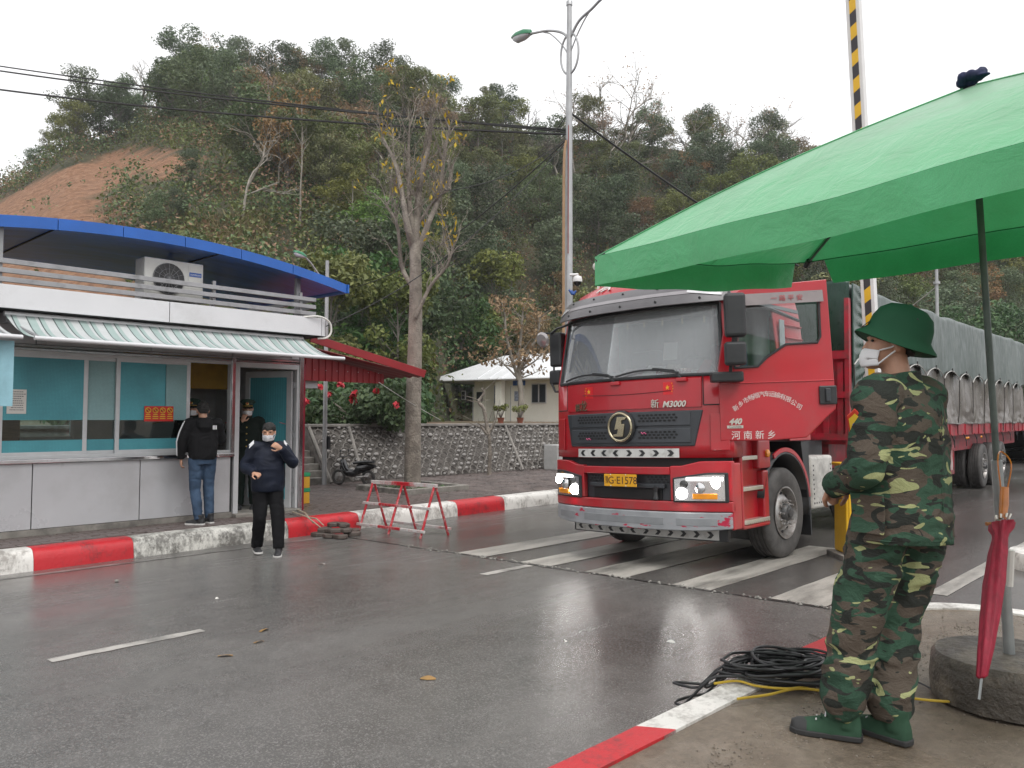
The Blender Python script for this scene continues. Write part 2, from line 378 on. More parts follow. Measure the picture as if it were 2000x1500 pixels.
for ci in range(len(cuts)-1):
    ids = [i for i in range(len(e2)) if cuts[ci]-1e-6 <= acc[i] <= cuts[ci+1]+.11]
    if len(ids) < 2: continue
    k = round((cuts[ci]-s0)/1.62); m = K_RED if (k % 2) else K_WHITE
    g = G(); rings = []
    for i in ids:
        o, q = e2[i], in2[i]; w = .006*mnoise.noise(Vector((acc[i]*4, 0, 2))); d = (q-o)
        if i == ids[-1]: o = o-(e2[i]-e2[i-1])*.1; q = q-(e2[i]-e2[i-1])*.1
        rings.append([Vector((o.x, o.y, zroad(o.y)-.05)), o+Vector((0, 0, ZNEAR-.03)), o+d*.12+Vector((0, 0, ZNEAR+.004+w)), q+Vector((0, 0, ZNEAR+.002-w)), q+Vector((0, 0, ZNEAR-.1))])
    g.loft(rings); g.obj('kerb_segment', m, near_kerb, smooth=45)
# second small island beyond the soldier, white kerb nose
g = G(); c = at_road(2098, 1112); R0 = .62
g.lathe([(R0, -.1), (R0, .12), (R0-.03, .17), (R0-.16, .18), (R0-.165, .16), (.01, .165)], 32, Matrix.Translation((c.x, c.y, zroad(c.y)))); g.obj('traffic_island', K_WHITE, smooth=40, kind='structure')

# ---- far pavement: slab and block pavers
M_PAVER = mat('paver', (.115, .088, .08), .4, var=.35, vscale=2.2, bumps=(60, .5, .006), rvar=.2, dirt=((.05, .042, .04), 2.5, .55, .6))
M_BED = mat('paver_joint', (.045, .04, .036), .8)
g = G(); g.sheet(lambda u, v: ((lambda x: (x, ykerb(x)+.29+(17.2-ykerb(x)-.29)*v, ZFAR-.022))(-8+44*u)), 44, 8, .2, (0, 0, 1)); far_pav = g.obj('far_pavement', M_BED, kind='structure')
PL, PW, PJ = .25, .125, .007
def paver_geo(g, c, a, b, h, t1, t2):
    ch = .006
    rings = [[Vector((c[0]+sx*a, c[1]+sy*b, c[2]-.03)) for sx, sy in ((-1, -1), (1, -1), (1, 1), (-1, 1))],
             [Vector((c[0]+sx*a, c[1]+sy*b, c[2]-ch+h+sx*t1+sy*t2)) for sx, sy in ((-1, -1), (1, -1), (1, 1), (-1, 1))],
             [Vector((c[0]+sx*(a-ch), c[1]+sy*(b-ch), c[2]+h+sx*t1+sy*t2)) for sx, sy in ((-1, -1), (1, -1), (1, 1), (-1, 1))]]
    g.loft(rings)
gp = G(); paver_geo(gp, (0, 0, 0), PL/2-PJ/2, PW/2-PJ/2, 0, 0, 0); me_pav = gp.mesh('paver', M_PAVER)
cells = []; rnd = random.Random(5)
for j in range(int((15.5-10.3)/PW)):
    y = 10.56+j*PW
    for i in range(int(22/PL)):
        x = .2+i*PL+(PL/2 if j % 2 else 0)
        if y-PW/2 < ykerb(x)+.31 or (x < 7.35 and y > 11.62): continue
        if 10.0 < x < 11.75 and 12.15 < y < 13.8: continue
        cells.append((x, y))
cells.sort(key=lambda c: c[0]**2+c[1]**2 + (0 if (c[0] > 2.4) else 500))
g = G()
for k, (x, y) in enumerate(cells):
    h = rnd.gauss(0, .0025); t1, t2 = rnd.gauss(0, .0018), rnd.gauss(0, .0015)
    if k < 300: link_mesh('paver', me_pav, far_pav, (x, y, ZFAR+h), (t2*12, -t1*12, rnd.gauss(0, .006)))
    else: paver_geo(g, (x, y, ZFAR), PL/2-PJ/2, PW/2-PJ/2, h, t1, t2)
g.obj('pavers', M_PAVER, far_pav, kind='stuff')

# ---- sloped retaining wall of mortar scales and stones, stairs cut into it
WY0, WZ0, WY1, WZ1 = 15.32, ZFAR, 16.3, 1.42
SLP = math.hypot(WY1-WY0, WZ1-WZ0); SD = Vector((0, (WY1-WY0)/SLP, (WZ1-WZ0)/SLP)); SN = Vector((0, -SD.z, SD.y))
def onwall(x, t, h=0): return Vector((x, WY0, WZ0)) + SD*t + SN*h
M_RECESS = mat('wall_recess', (.12, .108, .098), .9, var=.4, vscale=8, bumps=(20, .7, .02))
M_MORTAR = mat('mortar', (.245, .228, .208), .85, var=.25, vscale=3, bumps=(30, .5, .01), dirt=((.12, .11, .10), 1.2, .56, .6))
M_STONE = mat('cobble', (.29, .275, .26), .75, var=.55, vscale=2.5, bumps=(25, .4, .01))
ret = wempty('retaining_wall', (15, 15.3, ZFAR), label='sloping retaining wall with grey fish-scale mortar pattern and stones', cat='wall')
def wallbody(x0, x1):
    g = G(); g.hexa([(x0, WY0, -.1), (x1, WY0, -.1), (x1, 17.0, -.1), (x0, 17.0, -.1), (x0, WY1, WZ1-.04), (x1, WY1, WZ1-.04), (x1, 17.0, WZ1-.04), (x0, 17.0, WZ1-.04)])
    b = g.obj('wall_core', M_RECESS, ret)
wallbody(10.42, 27); wallbody(3, 9.62)
gm = G(); gs = G(); stones = []; rnd = random.Random(11); CW, CH = .25, .135
for x0, x1 in ((10.55, 20.5), (7.0, 9.5)):
    for j in range(int(SLP/CH)):
        t = .02+j*CH
        for i in range(int((x1-x0)/CW)):
            cx = x0+CW/2+i*CW+(CW/2 if j % 2 else 0)+rnd.gauss(0, .006); n = 7; rg = []; hh = CH*rnd.uniform(.95, 1.12)
            for k in range(n+1):
                a = PI*k/n; r1, r0 = 1.0, .84
                p1 = onwall(cx-math.cos(a)*CW*.5, t+math.sin(a)*hh, 0); p0 = onwall(cx-math.cos(a)*CW*.5*r0, t+math.sin(a)*hh*r0, 0)
                up = SN*(.024+.006*mnoise.noise(Vector((cx*9, t*9, k)))); rg.append([p1, p1.lerp(p0, .3)+up, p1.lerp(p0, .75)+up, p0])
            gm.loft(rg, cap=False, closed=False)
            if rnd.random() < .62: stones.append((cx+rnd.gauss(0, .012), t+hh*.36, rnd.uniform(.032, .06), rnd.random()))
gm.obj('mortar_scales', M_MORTAR, ret, smooth=60, kind='stuff')
gst = G(); gst.lathe([(.25, -.3), (.9, -.05), (1, .25), (.75, .7), (.3, .95)], 7); me_st = gst.mesh('stone', M_STONE, 60)
rotw = SN.to_track_quat('Z', 'Y')
stones.sort(key=lambda s: (s[0]-2)**2); g = G(); k = 0
for cx, t, r, q in stones:
    p = onwall(cx, t, .004)
    if k < 300 and cx > 10.5:
        o = link_mesh('stone', me_st, ret, p, (rotw @ Vector((0, 0, 1)).rotation_difference(Vector((0, 0, 1)))).to_euler(), (r*1.35, r*.9, r*.9)); o.matrix_parent_inverse = WB[ret.name]; k += 1
    else: g.lathe([(.25*r, -.3*r), (.95*r, 0), (.8*r, .6*r), (.3*r, .9*r)], 6, Matrix.Translation(p) @ rotw.to_matrix().to_4x4())
g.obj('stones', M_STONE, ret, kind='stuff', smooth=60)
for xr0 in (11.35, 16.9, 10.46):   # mortar ribs running up the slope
    g = G(); pts = [onwall(xr0+(.25 if xr0 != 10.46 else 0)*u/8, SLP*u/8+.01, .02) for u in range(9)]; g.tube(pts, .04, 6); g.obj('rib', M_MORTAR, ret)
g = G(); g.box(10.42, 27, 16.22, 16.55, WZ1-.035, WZ1+.03); g.box(3, 9.62, 16.22, 16.55, WZ1-.035, WZ1+.03); g.obj('coping', M_MORTAR, ret, bevel=.01)
st = wempty('stairway', (10, 15.5, ZFAR), label='narrow concrete steps cut through the stone retaining wall', cat='stairs')
for k in range(9):
    g = G(); y0 = 15.35+k*.19; g.box(9.63, 10.41, y0, y0+.22, ZFAR-.1, ZFAR+.145*(k+1)); g.obj('step', M_CONC, st, bevel=.012)
g = G(); g.box(-30, 80, 16.98, 17.3, -.2, 1.30); g.sheet(lambda u, v: (-30+110*u, 16.5+(60-16.5)*v, 1.335+.05*mnoise.noise(Vector((u*60, v*30, 0)))), 60, 30)
M_TERR = mat('terrace_soil', (.17, .10, .065), .95, var=.35, vscale=.8, bumps=(6, .6, .05), dirt=((.06, .07, .03), .5, .5, .8))
g.obj('terrace', M_TERR, kind='structure', smooth=60)

# ================================================================== BOOTH
YB = 11.4
M_ALU = mat('composite_panel', (.50, .50, .515), .32, metal=.15, var=.06, vscale=1.2, rvar=.08, dirt=((.36, .355, .35), 1.7, .60, .35))
M_ALUW = mat('composite_panel_white', (.62, .62, .635), .35, metal=.1, var=.05, vscale=1.5, dirt=((.38, .37, .36), .9, .66, .5))
M_FRAME = mat('window_frame', (.56, .57, .58), .4, metal=.2, var=.06)
M_STEEL = mat('stainless', (.55, .55, .56), .18, metal=1.0, var=.15, vscale=9)
M_RAIL = mat('rail_grey', (.30, .30, .31), .4, metal=.3, var=.12, vscale=5, dirt=((.10, .10, .10), 4, .62, .6))
M_DARK = mat('dark_gap', (.015, .015, .016), .7); M_INT = mat('booth_interior', (.55, .56, .56), .8, var=.08)
M_BLUE = mat('roof_blue', (.012, .10, .40), .35, var=.12, vscale=2.0); M_SOFFIT = mat('roof_soffit', (.06, .19, .62), .3, var=.4, vscale=1.1, stretch=(.6, 2.5, 1), bumps=(2.5, .12, .03), spec=.15)  # soffit base blue lightened to stand in for sky reflected on the underside
def frosted(name, col):
    m, nt, bs, nd, lk = new_mat(name); tc = nd.new('ShaderNodeTexCoord'); br = nd.new('ShaderNodeTexBrick'); br.offset = 0
    mp = nd.new('ShaderNodeMapping'); mp.inputs['Rotation'].default_value = (PI/2, 0, 0); lk.new(tc.outputs['Object'], mp.inputs[0]); lk.new(mp.outputs[0], br.inputs[0])
    br.inputs['Scale'].default_value = 30; br.inputs['Mortar Size'].default_value = .035; br.inputs['Brick Width'].default_value = .5; br.inputs['Row Height'].default_value = .5
    br.inputs[1].default_value = (*col, 1); br.inputs[2].default_value = (*[c*.93 for c in col], 1); br.inputs[3].default_value = (*[c*.6 for c in col], 1)
    n = noise_tex(nt, 1.1, 3); lk.new(mixc(nt, 1.0, br.outputs[0], ramp(nt, n.outputs[0], [(.3, .75), (.7, 1.15)]).outputs[0], 'MULTIPLY'), bs.inputs['Base Color']); bs.inputs['Roughness'].default_value = .5
    return m
M_FILM = frosted('teal_film', (.085, .37, .43)); M_FILM2 = frosted('pale_teal_film', (.26, .44, .45))
M_PANE = glass('window_glass', (.82, .90, .90), .015)
booth = wempty('guard_booth', (4, 12.7, ZFAR), label='grey panelled guard booth with blue arched roof and sliding windows', cat='booth')
X0, X1 = .9, 7.2
g = G(); g.box(X0, 6.02, YB+.035, YB+.12, ZFAR, 1.03); g.obj('lower_wall', M_DARK, booth)
seams = [X0, 1.96, 3.30, 4.64, 5.98]
for a, b in zip(seams[:-1], seams[1:]):
    g = G(); g.box(a+.006, b-.006, YB, YB+.033, .20, 1.03); g.obj('wall_panel', M_ALU, booth, bevel=.004)
g = G(); g.box(X0, 6.0, YB-.03, YB+.03, ZFAR-.02, .195); g.obj('plinth', M_CONC, booth)
g = G(); g.box(X0, 6.02, YB-.045, YB+.1, 1.035, 1.085); g.obj('sill', M_STEEL, booth, bevel=.006)
g = G(); g.box(X0, 7.2, YB-.02, YB+.1, 2.475, 2.50); g.box(X0, 7.2, YB-.02, YB+.1, 2.52, 2.545); g.obj('trim', M_STEEL, booth)
for a, b in ((X0, 2.0), (2.0, 3.3), (3.3, 4.75), (4.75, 5.98), (5.98, 7.2)):
    g = G(); g.box(a+.006, b-.006, YB, YB+.08, 2.55, 2.92); g.obj('header_panel', M_ALU, booth, bevel=.004)
def frame(parent, x0, x1, z0, z1, w, y, t=.05, name='frame', m=None, ww=None):
    m = m or M_FRAME; g = G(); ww = ww or w
    g.box(x0, x1, y, y+t, z1-w, z1); g.box(x0, x1, y, y+t, z0, z0+w); g.box(x0, x0+ww, y, y+t, z0+w, z1-w); g.box(x1-ww, x1, y, y+t, z0+w, z1-w); return g.obj(name, m, parent, bevel=.004)
frame(booth, 2.86, 6.0, 1.085, 2.475, .045, YB, .1, 'window_surround')
def window(x0, x1, y, film, z0=1.12, z1=2.44):
    w = frame(booth, x0, x1, z0, z1, .055, y, .03, 'window')
    g = G(); g.box(x0+.05, x1-.05, y+.012, y+.018, z0+.05, z1-.05); g.obj('pane', M_PANE, w)
    for fx0, fx1, fz0, fz1, m in film:
        g = G(); g.box(fx0-.004, fx1+.004, y+.004, y+.009, fz0, fz1); g.obj('film', m, w)
    return w
window(2.9, 3.94, YB+.02, [(2.96, 3.89, 1.585, 2.385, M_FILM), (2.96, 3.89, 1.175, 1.325, M_FILM)])
window(3.9, 4.36, YB+.06, [(3.955, 4.30, 1.585, 2.385, M_FILM2), (3.955, 4.30, 1.175, 1.325, M_FILM)])
window(4.30, 5.34, YB+.02, [(4.36, 4.98, 1.585, 2.385, M_FILM), (4.98, 5.285, 1.585, 2.385, M_FILM2), (4.36, 5.285, 1.175, 1.325, M_FILM)])
window(1.4, 2.84, YB+.02, [(1.46, 2.78, 1.585, 2.385, M_FILM)])
# posts and door
g = G(); g.box(6.02, 6.1, YB-.02, YB+.12, ZFAR, 2.475); g.obj('post', M_FRAME, booth, bevel=.004)
g = G(); g.box(5.965, 6.02, YB-.035, YB+.03, 1.09, 2.55); g.obj('post', M_STEEL, booth, bevel=.004)
g = G(); g.box(7.09, 7.13, YB-.02, YB+.12, ZFAR, 2.475); g.obj('post', M_FRAME, booth, bevel=.004)
g = G(); g.box(7.135, 7.21, YB-.03, YB+.12, ZFAR, 2.95); g.obj('post', M_STEEL, booth, bevel=.006)
g = G(); g.box(6.1, 7.09, YB-.02, YB+.12, 2.40, 2.475); g.obj('lintel', M_FRAME, booth, bevel=.004)
g = G(); g.box(6.0, 7.13, YB-.16, YB+.3, ZFAR-.02, ZFAR+.05); g.obj('door_step', M_CONC, booth, bevel=.01)
M_REDBAN = mat('red_banner', (.42, .015, .05), .5)
g = G(); g.box(6.15, 6.98, YB-.028, YB-.021, 2.60, 2.72); g.obj('banner', M_REDBAN, booth); g = G(); g.box(6.99, 7.12, YB-.028, YB-.021, 2.57, 2.68); g.obj('notice', M_ALUW, booth)
H = Vector((7.07, YB+.06, 0)); a = math.radians(110); dx = Vector((math.cos(a), math.sin(a), 0)); dn = Vector((-dx.y, dx.x, 0))
def dm(u, z, d): return H+dx*u+dn*d+Vector((0, 0, z))
def dbox(g, u0, u1, z0, z1, d0, d1): g.hexa([dm(u0, z0, d0), dm(u1, z0, d0), dm(u1, z0, d1), dm(u0, z0, d1), dm(u0, z1, d0), dm(u1, z1, d0), dm(u1, z1, d1), dm(u0, z1, d1)])
g = G(); dbox(g, 0, .95, 2.28, 2.38, 0, .04); dbox(g, 0, .95, .17, .30, 0, .04); dbox(g, 0, .10, .30, 2.28, 0, .04); dbox(g, .86, .95, .30, 2.28, 0, .04); dbox(g, .10, .86, 1.02, 1.10, 0, .04)
door = g.obj('door', M_FRAME, booth, bevel=.004)
g = G(); dbox(g, .10, .86, .30, 1.02, .015, .022); dbox(g, .10, .86, 1.10, 2.28, .015, .022); g.obj('pane', M_FILM, door)
g = G(); dbox(g, .88, .93, 1.05, 1.25, .04, .055); dbox(g, .885, .905, 1.1, 1.2, .055, .1); g.obj('handle', M_STEEL, door)
for z in (.4, 1.3, 2.1):
    g = G(); g.box(7.07, 7.092, YB+.03, YB+.07, z, z+.1); g.obj('hinge', M_STEEL, door)
# interior
g = G(); g.box(X0, 7.2, 14.2, 14.28, ZFAR, 1.25); g.box(X0, 7.2, 14.2, 14.28, 2.2, 2.95); g.box(X0, 1.6, 14.2, 14.28, 1.25, 2.2); g.box(4.7, 7.2, 14.2, 14.28, 1.25, 2.2); g.obj('back_wall', M_INT, booth)
frame(booth, 1.6, 4.7, 1.25, 2.2, .05, 14.21, .05, 'back_window'); g = G(); g.box(1.62, 4.68, 14.235, 14.24, 1.27, 2.18); g.obj('pane', M_PANE, booth)
g = G(); g.box(7.13, 7.2, YB+.125, 14.2, ZFAR, 2.95); g.obj('side_wall', M_INT, booth); g = G(); g.box(X0, X0+.08, YB+.125, 14.2, ZFAR, 2.95); g.obj('side_wall', M_INT, booth)
g = G(); g.box(X0, 7.2, YB+.05, 14.3, ZFAR-.01, ZFAR+.04); g.obj('floor', M_CONC, booth); g = G(); g.box(X0, 7.2, YB+.1, 14.2, 2.62, 2.68); g.obj('ceiling', M_INT, booth)
M_YEL = mat('yellow_board', (.55, .33, .03), .5); g = G(); g.box(5.0, 6.9, 13.0, 13.05, 2.1, 2.6); g.obj('pelmet', M_YEL, booth)
M_WOOD = mat('wood_desk', (.16, .08, .04), .45, var=.3, stretch=(1, 8, 8)); g = G(); g.box(1.2, 5.9, YB+.2, YB+.75, .95, 1.0); g.box(1.2, 5.9, YB+.7, YB+.74, .17, .95); g.obj('desk', M_WOOD, booth)
g = G(); g.box(3.5, 3.75, 13.6, 13.9, .17, 1.9); g.obj('cupboard', M_WOOD, booth)
# parapet
g = G(); g.box(X0-.2, 7.38, 11.02, 14.6, 2.93, 3.20); g.obj('parapet_slab', M_DARK, booth)
for a, b in ((X0-.25, 2.3), (2.3, 4.82), (4.82, 7.28)):
    g = G(); g.box(a+.005, b-.005, 10.985, 11.015, 2.94, 3.225); g.obj('fascia_panel', M_ALUW, booth, bevel=.003)
g = G(); n = 8
g.loft([[Vector((7.285+.13*math.sin(t), 10.985+.13-.13*math.cos(t), z)) for t in [k/n*PI/2 for k in range(n+1)]]+[Vector((7.415, 14.6, z)), Vector((7.385, 14.6, z))]+[Vector((7.285+.1*math.sin(t), 11.015+.1-.1*math.cos(t), z)) for t in [k/n*PI/2 for k in range(n, -1, -1)]] for z in (2.94, 3.225)]); g.obj('fascia_panel', M_ALUW, booth, smooth=40)
g = G(); g.box(X0-.2, 7.3, 11.03, 14.5, 3.205, 3.215); g.obj('roof_deck', M_CONC, booth)
# railing
for z in (3.265, 3.375, 3.49):
    g = G(); g.box(X0-.2, 7.22, 11.06, 11.10, z, z+.062); g.obj('rail', M_RAIL, booth, bevel=.004)
    g = G(); g.box(7.18, 7.22, 11.105, 14.4, z, z+.062); g.obj('rail', M_RAIL, booth, bevel=.004)
for x in (1.5, 2.78, 5.5, 6.95):
    g = G(); g.box(x, x+.045, 11.105, 11.15, 3.216, 3.62 if x != 2.78 else 3.95); g.obj('rail_post', M_RAIL, booth, bevel=.003)
# arched roof
def zr(x): return 4.16-.0352*(x-4.6)**2
RX0, RX1 = 1.42, 7.74
g = G(); g.sheet(lambda u, v: (RX0+(RX1-RX0)*u, 11.0+3.5*v, zr(RX0+(RX1-RX0)*u)), 36, 4, .045, (0, 0, 1)); g.cur = 0
g.obj('roof', M_BLUE, booth, smooth=50)
g = G(); g.sheet(lambda u, v: (RX0+.03+(RX1-RX0-.06)*u, 11.0+3.5*v, zr(RX0+(RX1-RX0)*u)-.065-.0*v), 36, 4, .02, (0, 0, 1)); g.obj('roof_soffit', M_SOFFIT, booth, smooth=50)
rs = [RX0, 2.4, 3.38, 4.17, 5.01, 5.86, 6.73, RX1]
for a, b in zip(rs[:-1], rs[1:]):
    g = G(); g.sheet(lambda u, v: (a+.005+(b-a-.01)*u, 10.965, zr(a+(b-a)*u)+.012-.145*v), 6, 1, .03, (0, -1, 0)); g.obj('roof_fascia', M_BLUE, booth, smooth=40)
for xx, ang in ((RX1, 1),):
    g = G(); g.box(RX1+.003, RX1+.03, 10.94, 14.5, zr(RX1)-.13, zr(RX1)+.012); g.obj('roof_fascia', M_BLUE, booth)
for x, y in ((7.02, 11.3), (5.62, 12.9), (2.6, 12.9), (7.02, 14.2), (1.6, 14.2)):
    g = G(); g.box(x-.035, x+.035, y-.035, y+.035, 3.215, zr(x)-.08); g.obj('roof_post', M_RAIL, booth)
for x in (3.4, 5.6):
    g = G(); g.box(x-.01, x+.01, 11.02, 14.4, zr(x)-.10, zr(x)-.07); g.obj('soffit_joint', M_DARK, booth)
# fluorescent lamps on the header
M_TUBE = mat('fluorescent_tube', (.62, .62, .60), .4)
for x0 in (3.35, 5.95):
    l = wempty('tube_lamp', (x0+.4, YB-.05, 2.6), label='unlit white tube lamp under the awning, '+('left of the sliding windows' if x0 < 4 else 'above the booth door'), cat='lamp', group='tube lamps under the awning')
    g = G(); g.box(x0, x0+.85, YB-.09, YB-.003, 2.625, 2.66); g.obj('housing', M_ALUW, l, bevel=.004); g = G(); g.tube([(x0+.05, YB-.06, 2.605), (x0+.8, YB-.06, 2.605)], .014, 10); g.obj('tube', M_TUBE, l, smooth=40)
# striped awning
def stripes():
    m, nt, bs, nd, lk = new_mat('awning_cloth'); tc = nd.new('ShaderNodeTexCoord'); sp = nd.new('ShaderNodeSeparateXYZ'); lk.new(tc.outputs['Object'], sp.inputs[0])
    mo = nd.new('ShaderNodeMath'); mo.operation = 'MULTIPLY'; mo.inputs[1].default_value = 1/.30; lk.new(sp.outputs[0], mo.inputs[0])
    fr = nd.new('ShaderNodeMath'); fr.operation = 'FRACT'; lk.new(mo.outputs[0], fr.inputs[0])
    W = (.50, .52, .52); Gn = (.33, .42, .40); D = (.07, .09, .09)
    r = ramp(nt, fr.outputs[0], [(0, W), (.26, W), (.27, D), (.31, D), (.32, Gn), (.60, Gn), (.61, W), (.72, W), (.73, D), (.77, D), (.78, Gn), (.93, Gn), (.94, W)], 'CONSTANT')
    n = noise_tex(nt, 2.2, 5); lk.new(mixc(nt, 1.0, r.outputs[0], ramp(nt, n.outputs[0], [(.3, .82), (.7, 1.08)]).outputs[0], 'MULTIPLY'), bs.inputs['Base Color'])
    bs.inputs['Roughness'].default_value = .45; return m
M_AWN = stripes()
def awning(x0, x1, xb0, xb1, label):
    aw = wempty('awning', ((x0+x1)/2, YB, 2.8), label=label, cat='awning', group='awnings on the booth')
    def f(u, v):
        xa = xb0+(xb1-xb0)*u; xf = x0+(x1-x0)*u
        return (xa+(xf-xa)*v, 11.12+(10.32-11.12)*v, 2.885+(2.55-2.885)*v-.07*math.sin(PI*v)-.012*math.sin(PI*v)*math.sin(u*31))
    g = G(); g.sheet(f, 60, 10, .004, (0, 0, 1)); g.obj('cloth', M_AWN, aw, smooth=60)
    g = G(); g.tube([(x0-.02, 10.3, 2.54), (x1+.02, 10.3, 2.54)], .028, 10); g.obj('front_bar', M_ALUW, aw, smooth=40)
    g = G(); g.tube([(xb0, 11.13, 2.885), (xb1, 11.13, 2.885)], .035, 10); g.obj('roller', M_ALUW, aw, smooth=40)
    for xa, xf in ((xb0+.05, x0+.1), (xb1-.05, x1-.1)):
        g = G(); g.tube([(xa, 11.15, 2.80), ((xa+xf)/2, 10.75, 2.66), (xf, 10.33, 2.53)], .018, 6); g.obj('arm', M_RAIL, aw)
    for xa in (xb0+.02, xb1-.08):
        g = G(); g.box(xa, xa+.06, 11.10, YB+.01, 2.78, 2.91); g.obj('bracket', M_RAIL, aw)
awning(2.98, 7.22, 2.86, 7.02, 'long awning with pale green and white stripes over booth windows and door')
awning(.6, 2.82, .4, 2.7, 'second striped awning cut off by the left edge of the photo')
M_BANCL = mat('pale_blue_cloth', (.25, .45, .52), .6); g = G(); g.sheet(lambda u, v: (2.55+.24*u, 10.42, 2.50-.75*v), 6, 8, .004, (0, 1, 0)); g.obj('hanging_cloth', M_BANCL, label='pale blue cloth hanging under the awning at the left edge', cat='cloth')
# notices on the glass
M_PAPER = mat('paper', (.66, .64, .60), .7, var=.05); M_INK = mat('ink', (.03, .03, .035), .7); M_SIGNRED = mat('sign_red', (.60, .02, .012), .4, var=.06); M_SIGNYEL = mat('sign_yellow', (.75, .50, .03), .45)
nt_ = wempty('paper_notice', (3.05, YB+.02, 1.9), label='white printed paper notice taped inside the left window', cat='notice')
pz = at_y(14, 760, YB+.018); px1 = at_y(52, 762, YB+.018).x; pz0 = at_y(14, 808, YB+.018).z
g = G(); g.box(pz.x, px1, YB+.014, YB+.018, pz0, pz.z); g.obj('sheet', M_PAPER, nt_)
rnd = random.Random(4)
for k in range(9):
    w = (px1-pz.x)*rnd.uniform(.45, .8) if k else (px1-pz.x)*.5; z = pz.z-.03-k*(pz.z-pz0-.05)/9; cx = (px1+pz.x)/2; x = cx-w/2; g = G()
    while x < cx+w/2:
        l = rnd.uniform(.008, .022); g.box(x, x+l, YB+.0115, YB+.0125, z-.004, z+.004); x += l+.006
    g.obj('text_line', M_INK, nt_)
rs_ = wempty('prohibition_sign', (4.85, YB, 1.75), label='red sign with four yellow prohibition circles on window glass', cat='sign')
q0 = at_y(282, 793, YB+.01); q1 = at_y(338, 823, YB+.01); g = G(); g.box(q0.x, q1.x, YB+.006, YB+.01, q1.z, q0.z); g.obj('board', M_SIGNRED, rs_)
W_ = (q1.x-q0.x)/4; Hh = q0.z-q1.z
for k in range(4):
    c = Vector((q0.x+W_*(k+.5), YB+.003, q0.z-Hh*.28)); r = W_*.36; g = G()
    ring = [c+Vector((math.cos(t)*r, 0, math.sin(t)*r)) for t in np.linspace(0, 2*PI, 21)]; g.tube(ring, .006, 5, cap=False); d = Vector((.7, 0, -.7))*r; g.tube([c-d, c+d], .006, 5); g.obj('prohibition_circle', M_SIGNYEL, rs_)
    g = G(); s = [(.0, .4), (.2, .25), (-.3, -.1)][k % 3]; g.cbox(c+Vector((s[0]*r*.3, -.0, 0)), (r*.9, .002, r*.45)); g.obj('pictogram', M_INK, rs_)
    for l in range(3):
        g = G(); w = W_*(.3 if l == 0 else .38); z = q0.z-Hh*(.55+.13*l); g.box(c.x-w, c.x+w, YB+.002, YB+.004, z-.006, z+.006); g.obj('text_line', M_SIGNYEL, rs_)
# air conditioner on the flat roof
M_ACW = mat('ac_white', (.58, .58, .55), .45, var=.1, dirt=((.3, .29, .27), 3, .6, .5)); M_BLACK = mat('black_plastic', (.018, .018, .02), .4, var=.2)
ac = wempty('air_conditioner', (4.95, 11.45, 3.22), label='white outdoor air conditioner with round fan behind the roof railing', cat='air conditioner')
a0, a1 = 4.57, 5.42; ay = 11.25
g = G(); g.box(a0, a1, ay, ay+.32, 3.28, 3.86); g.obj('casing', M_ACW, ac, bevel=.015)
fc = Vector((4.91, ay-.004, 3.585)); g = G(); g.lathe([(.225, 0), (.225, .006), (.0, .006)], 32, Matrix.Translation(fc) @ Matrix.Rotation(PI/2, 4, 'X')); g.obj('fan_recess', M_BLACK, ac)
g = G()
for t in np.linspace(0, PI, 9)[:-1]: g.tube([fc+Vector((math.cos(t)*.22, -.012, math.sin(t)*.22)), fc-Vector((math.cos(t)*.22, .012, math.sin(t)*.22))], .003, 4)
for r in (.07, .14, .22): g.tube([fc+Vector((math.cos(t)*r, -.014, math.sin(t)*r)) for t in np.linspace(0, 2*PI, 25)], .0035, 4, cap=False)
g.obj('fan_grille', M_RAIL, ac)
g = G(); g.box(5.19, 5.40, ay-.006, ay-.001, 3.42, 3.82); g.obj('side_cover', M_ACW, ac, bevel=.004); M_ACB = mat('ac_label_blue', (.02, .09, .35), .4)
g = G(); g.box(5.205, 5.385, ay-.011, ay-.007, 3.66, 3.72); lb = g.obj('label_plate', M_ACB, ac); text('sumikura', .042, M_ALUW, (5.295, ay-.012, 3.69), (1, 0, 0), (0, 0, 1), lb, extrude=.0005)
for x in (4.65, 5.3):
    g = G(); g.box(x, x+.05, ay, ay+.3, 3.215, 3.28); g.obj('foot', M_RAIL, ac)
g = G(); g.tube(bez([(6.95, 11.0, 3.22), (7.2, 10.93, 3.24), (7.40, 10.95, 3.17), (7.45, 10.97, 3.02), (7.38, 10.99, 2.92), (7.25, 11.05, 2.9)], 6), .016, 6); g.obj('hose', M_PAPER, label='pale hose looped over the right end of the booth parapet', cat='hose')

# ---- red sheet-metal lean-to roof beside the booth
M_RSHED = mat('red_sheet', (.24, .014, .018), .42, var=.15, vscale=2); YS = 12.2
sh = wempty('lean_to_roof', (9, 12.6, 2.5), label='red corrugated metal lean-to roof sloping down beside the booth', cat='roof')
g = G(); g.hexa([(7.86, YS, 2.96), (10.5, YS, 2.43), (10.5, YS+.03, 2.43), (7.86, YS+.03, 2.96), (7.90, YS, 3.10), (10.56, YS, 2.575), (10.56, YS+.03, 2.575), (7.90, YS+.03, 3.10)]); g.obj('fascia', M_RSHED, sh, bevel=.004)
g = G(); g.sheet(lambda u, v: (7.25+3.3*u, YS+.04+2.6*v, 3.10-.64*u-.13*(1-u)+.018*math.sin(v*60)), 8, 60, .01, (0, 0, 1)); g.obj('roof_sheet', M_RSHED, sh, smooth=60)
g = G(); g.sheet(lambda u, v: (7.5+2.27*u, YS+.35+(.022 if (u*32) % 2 < 1 else 0), 2.29+(2.87-.40*u-2.29)*v), 256, 1, .004, (0, 1, 0)); g.obj('corrugated_skirt', M_RSHED, sh)
g = G()
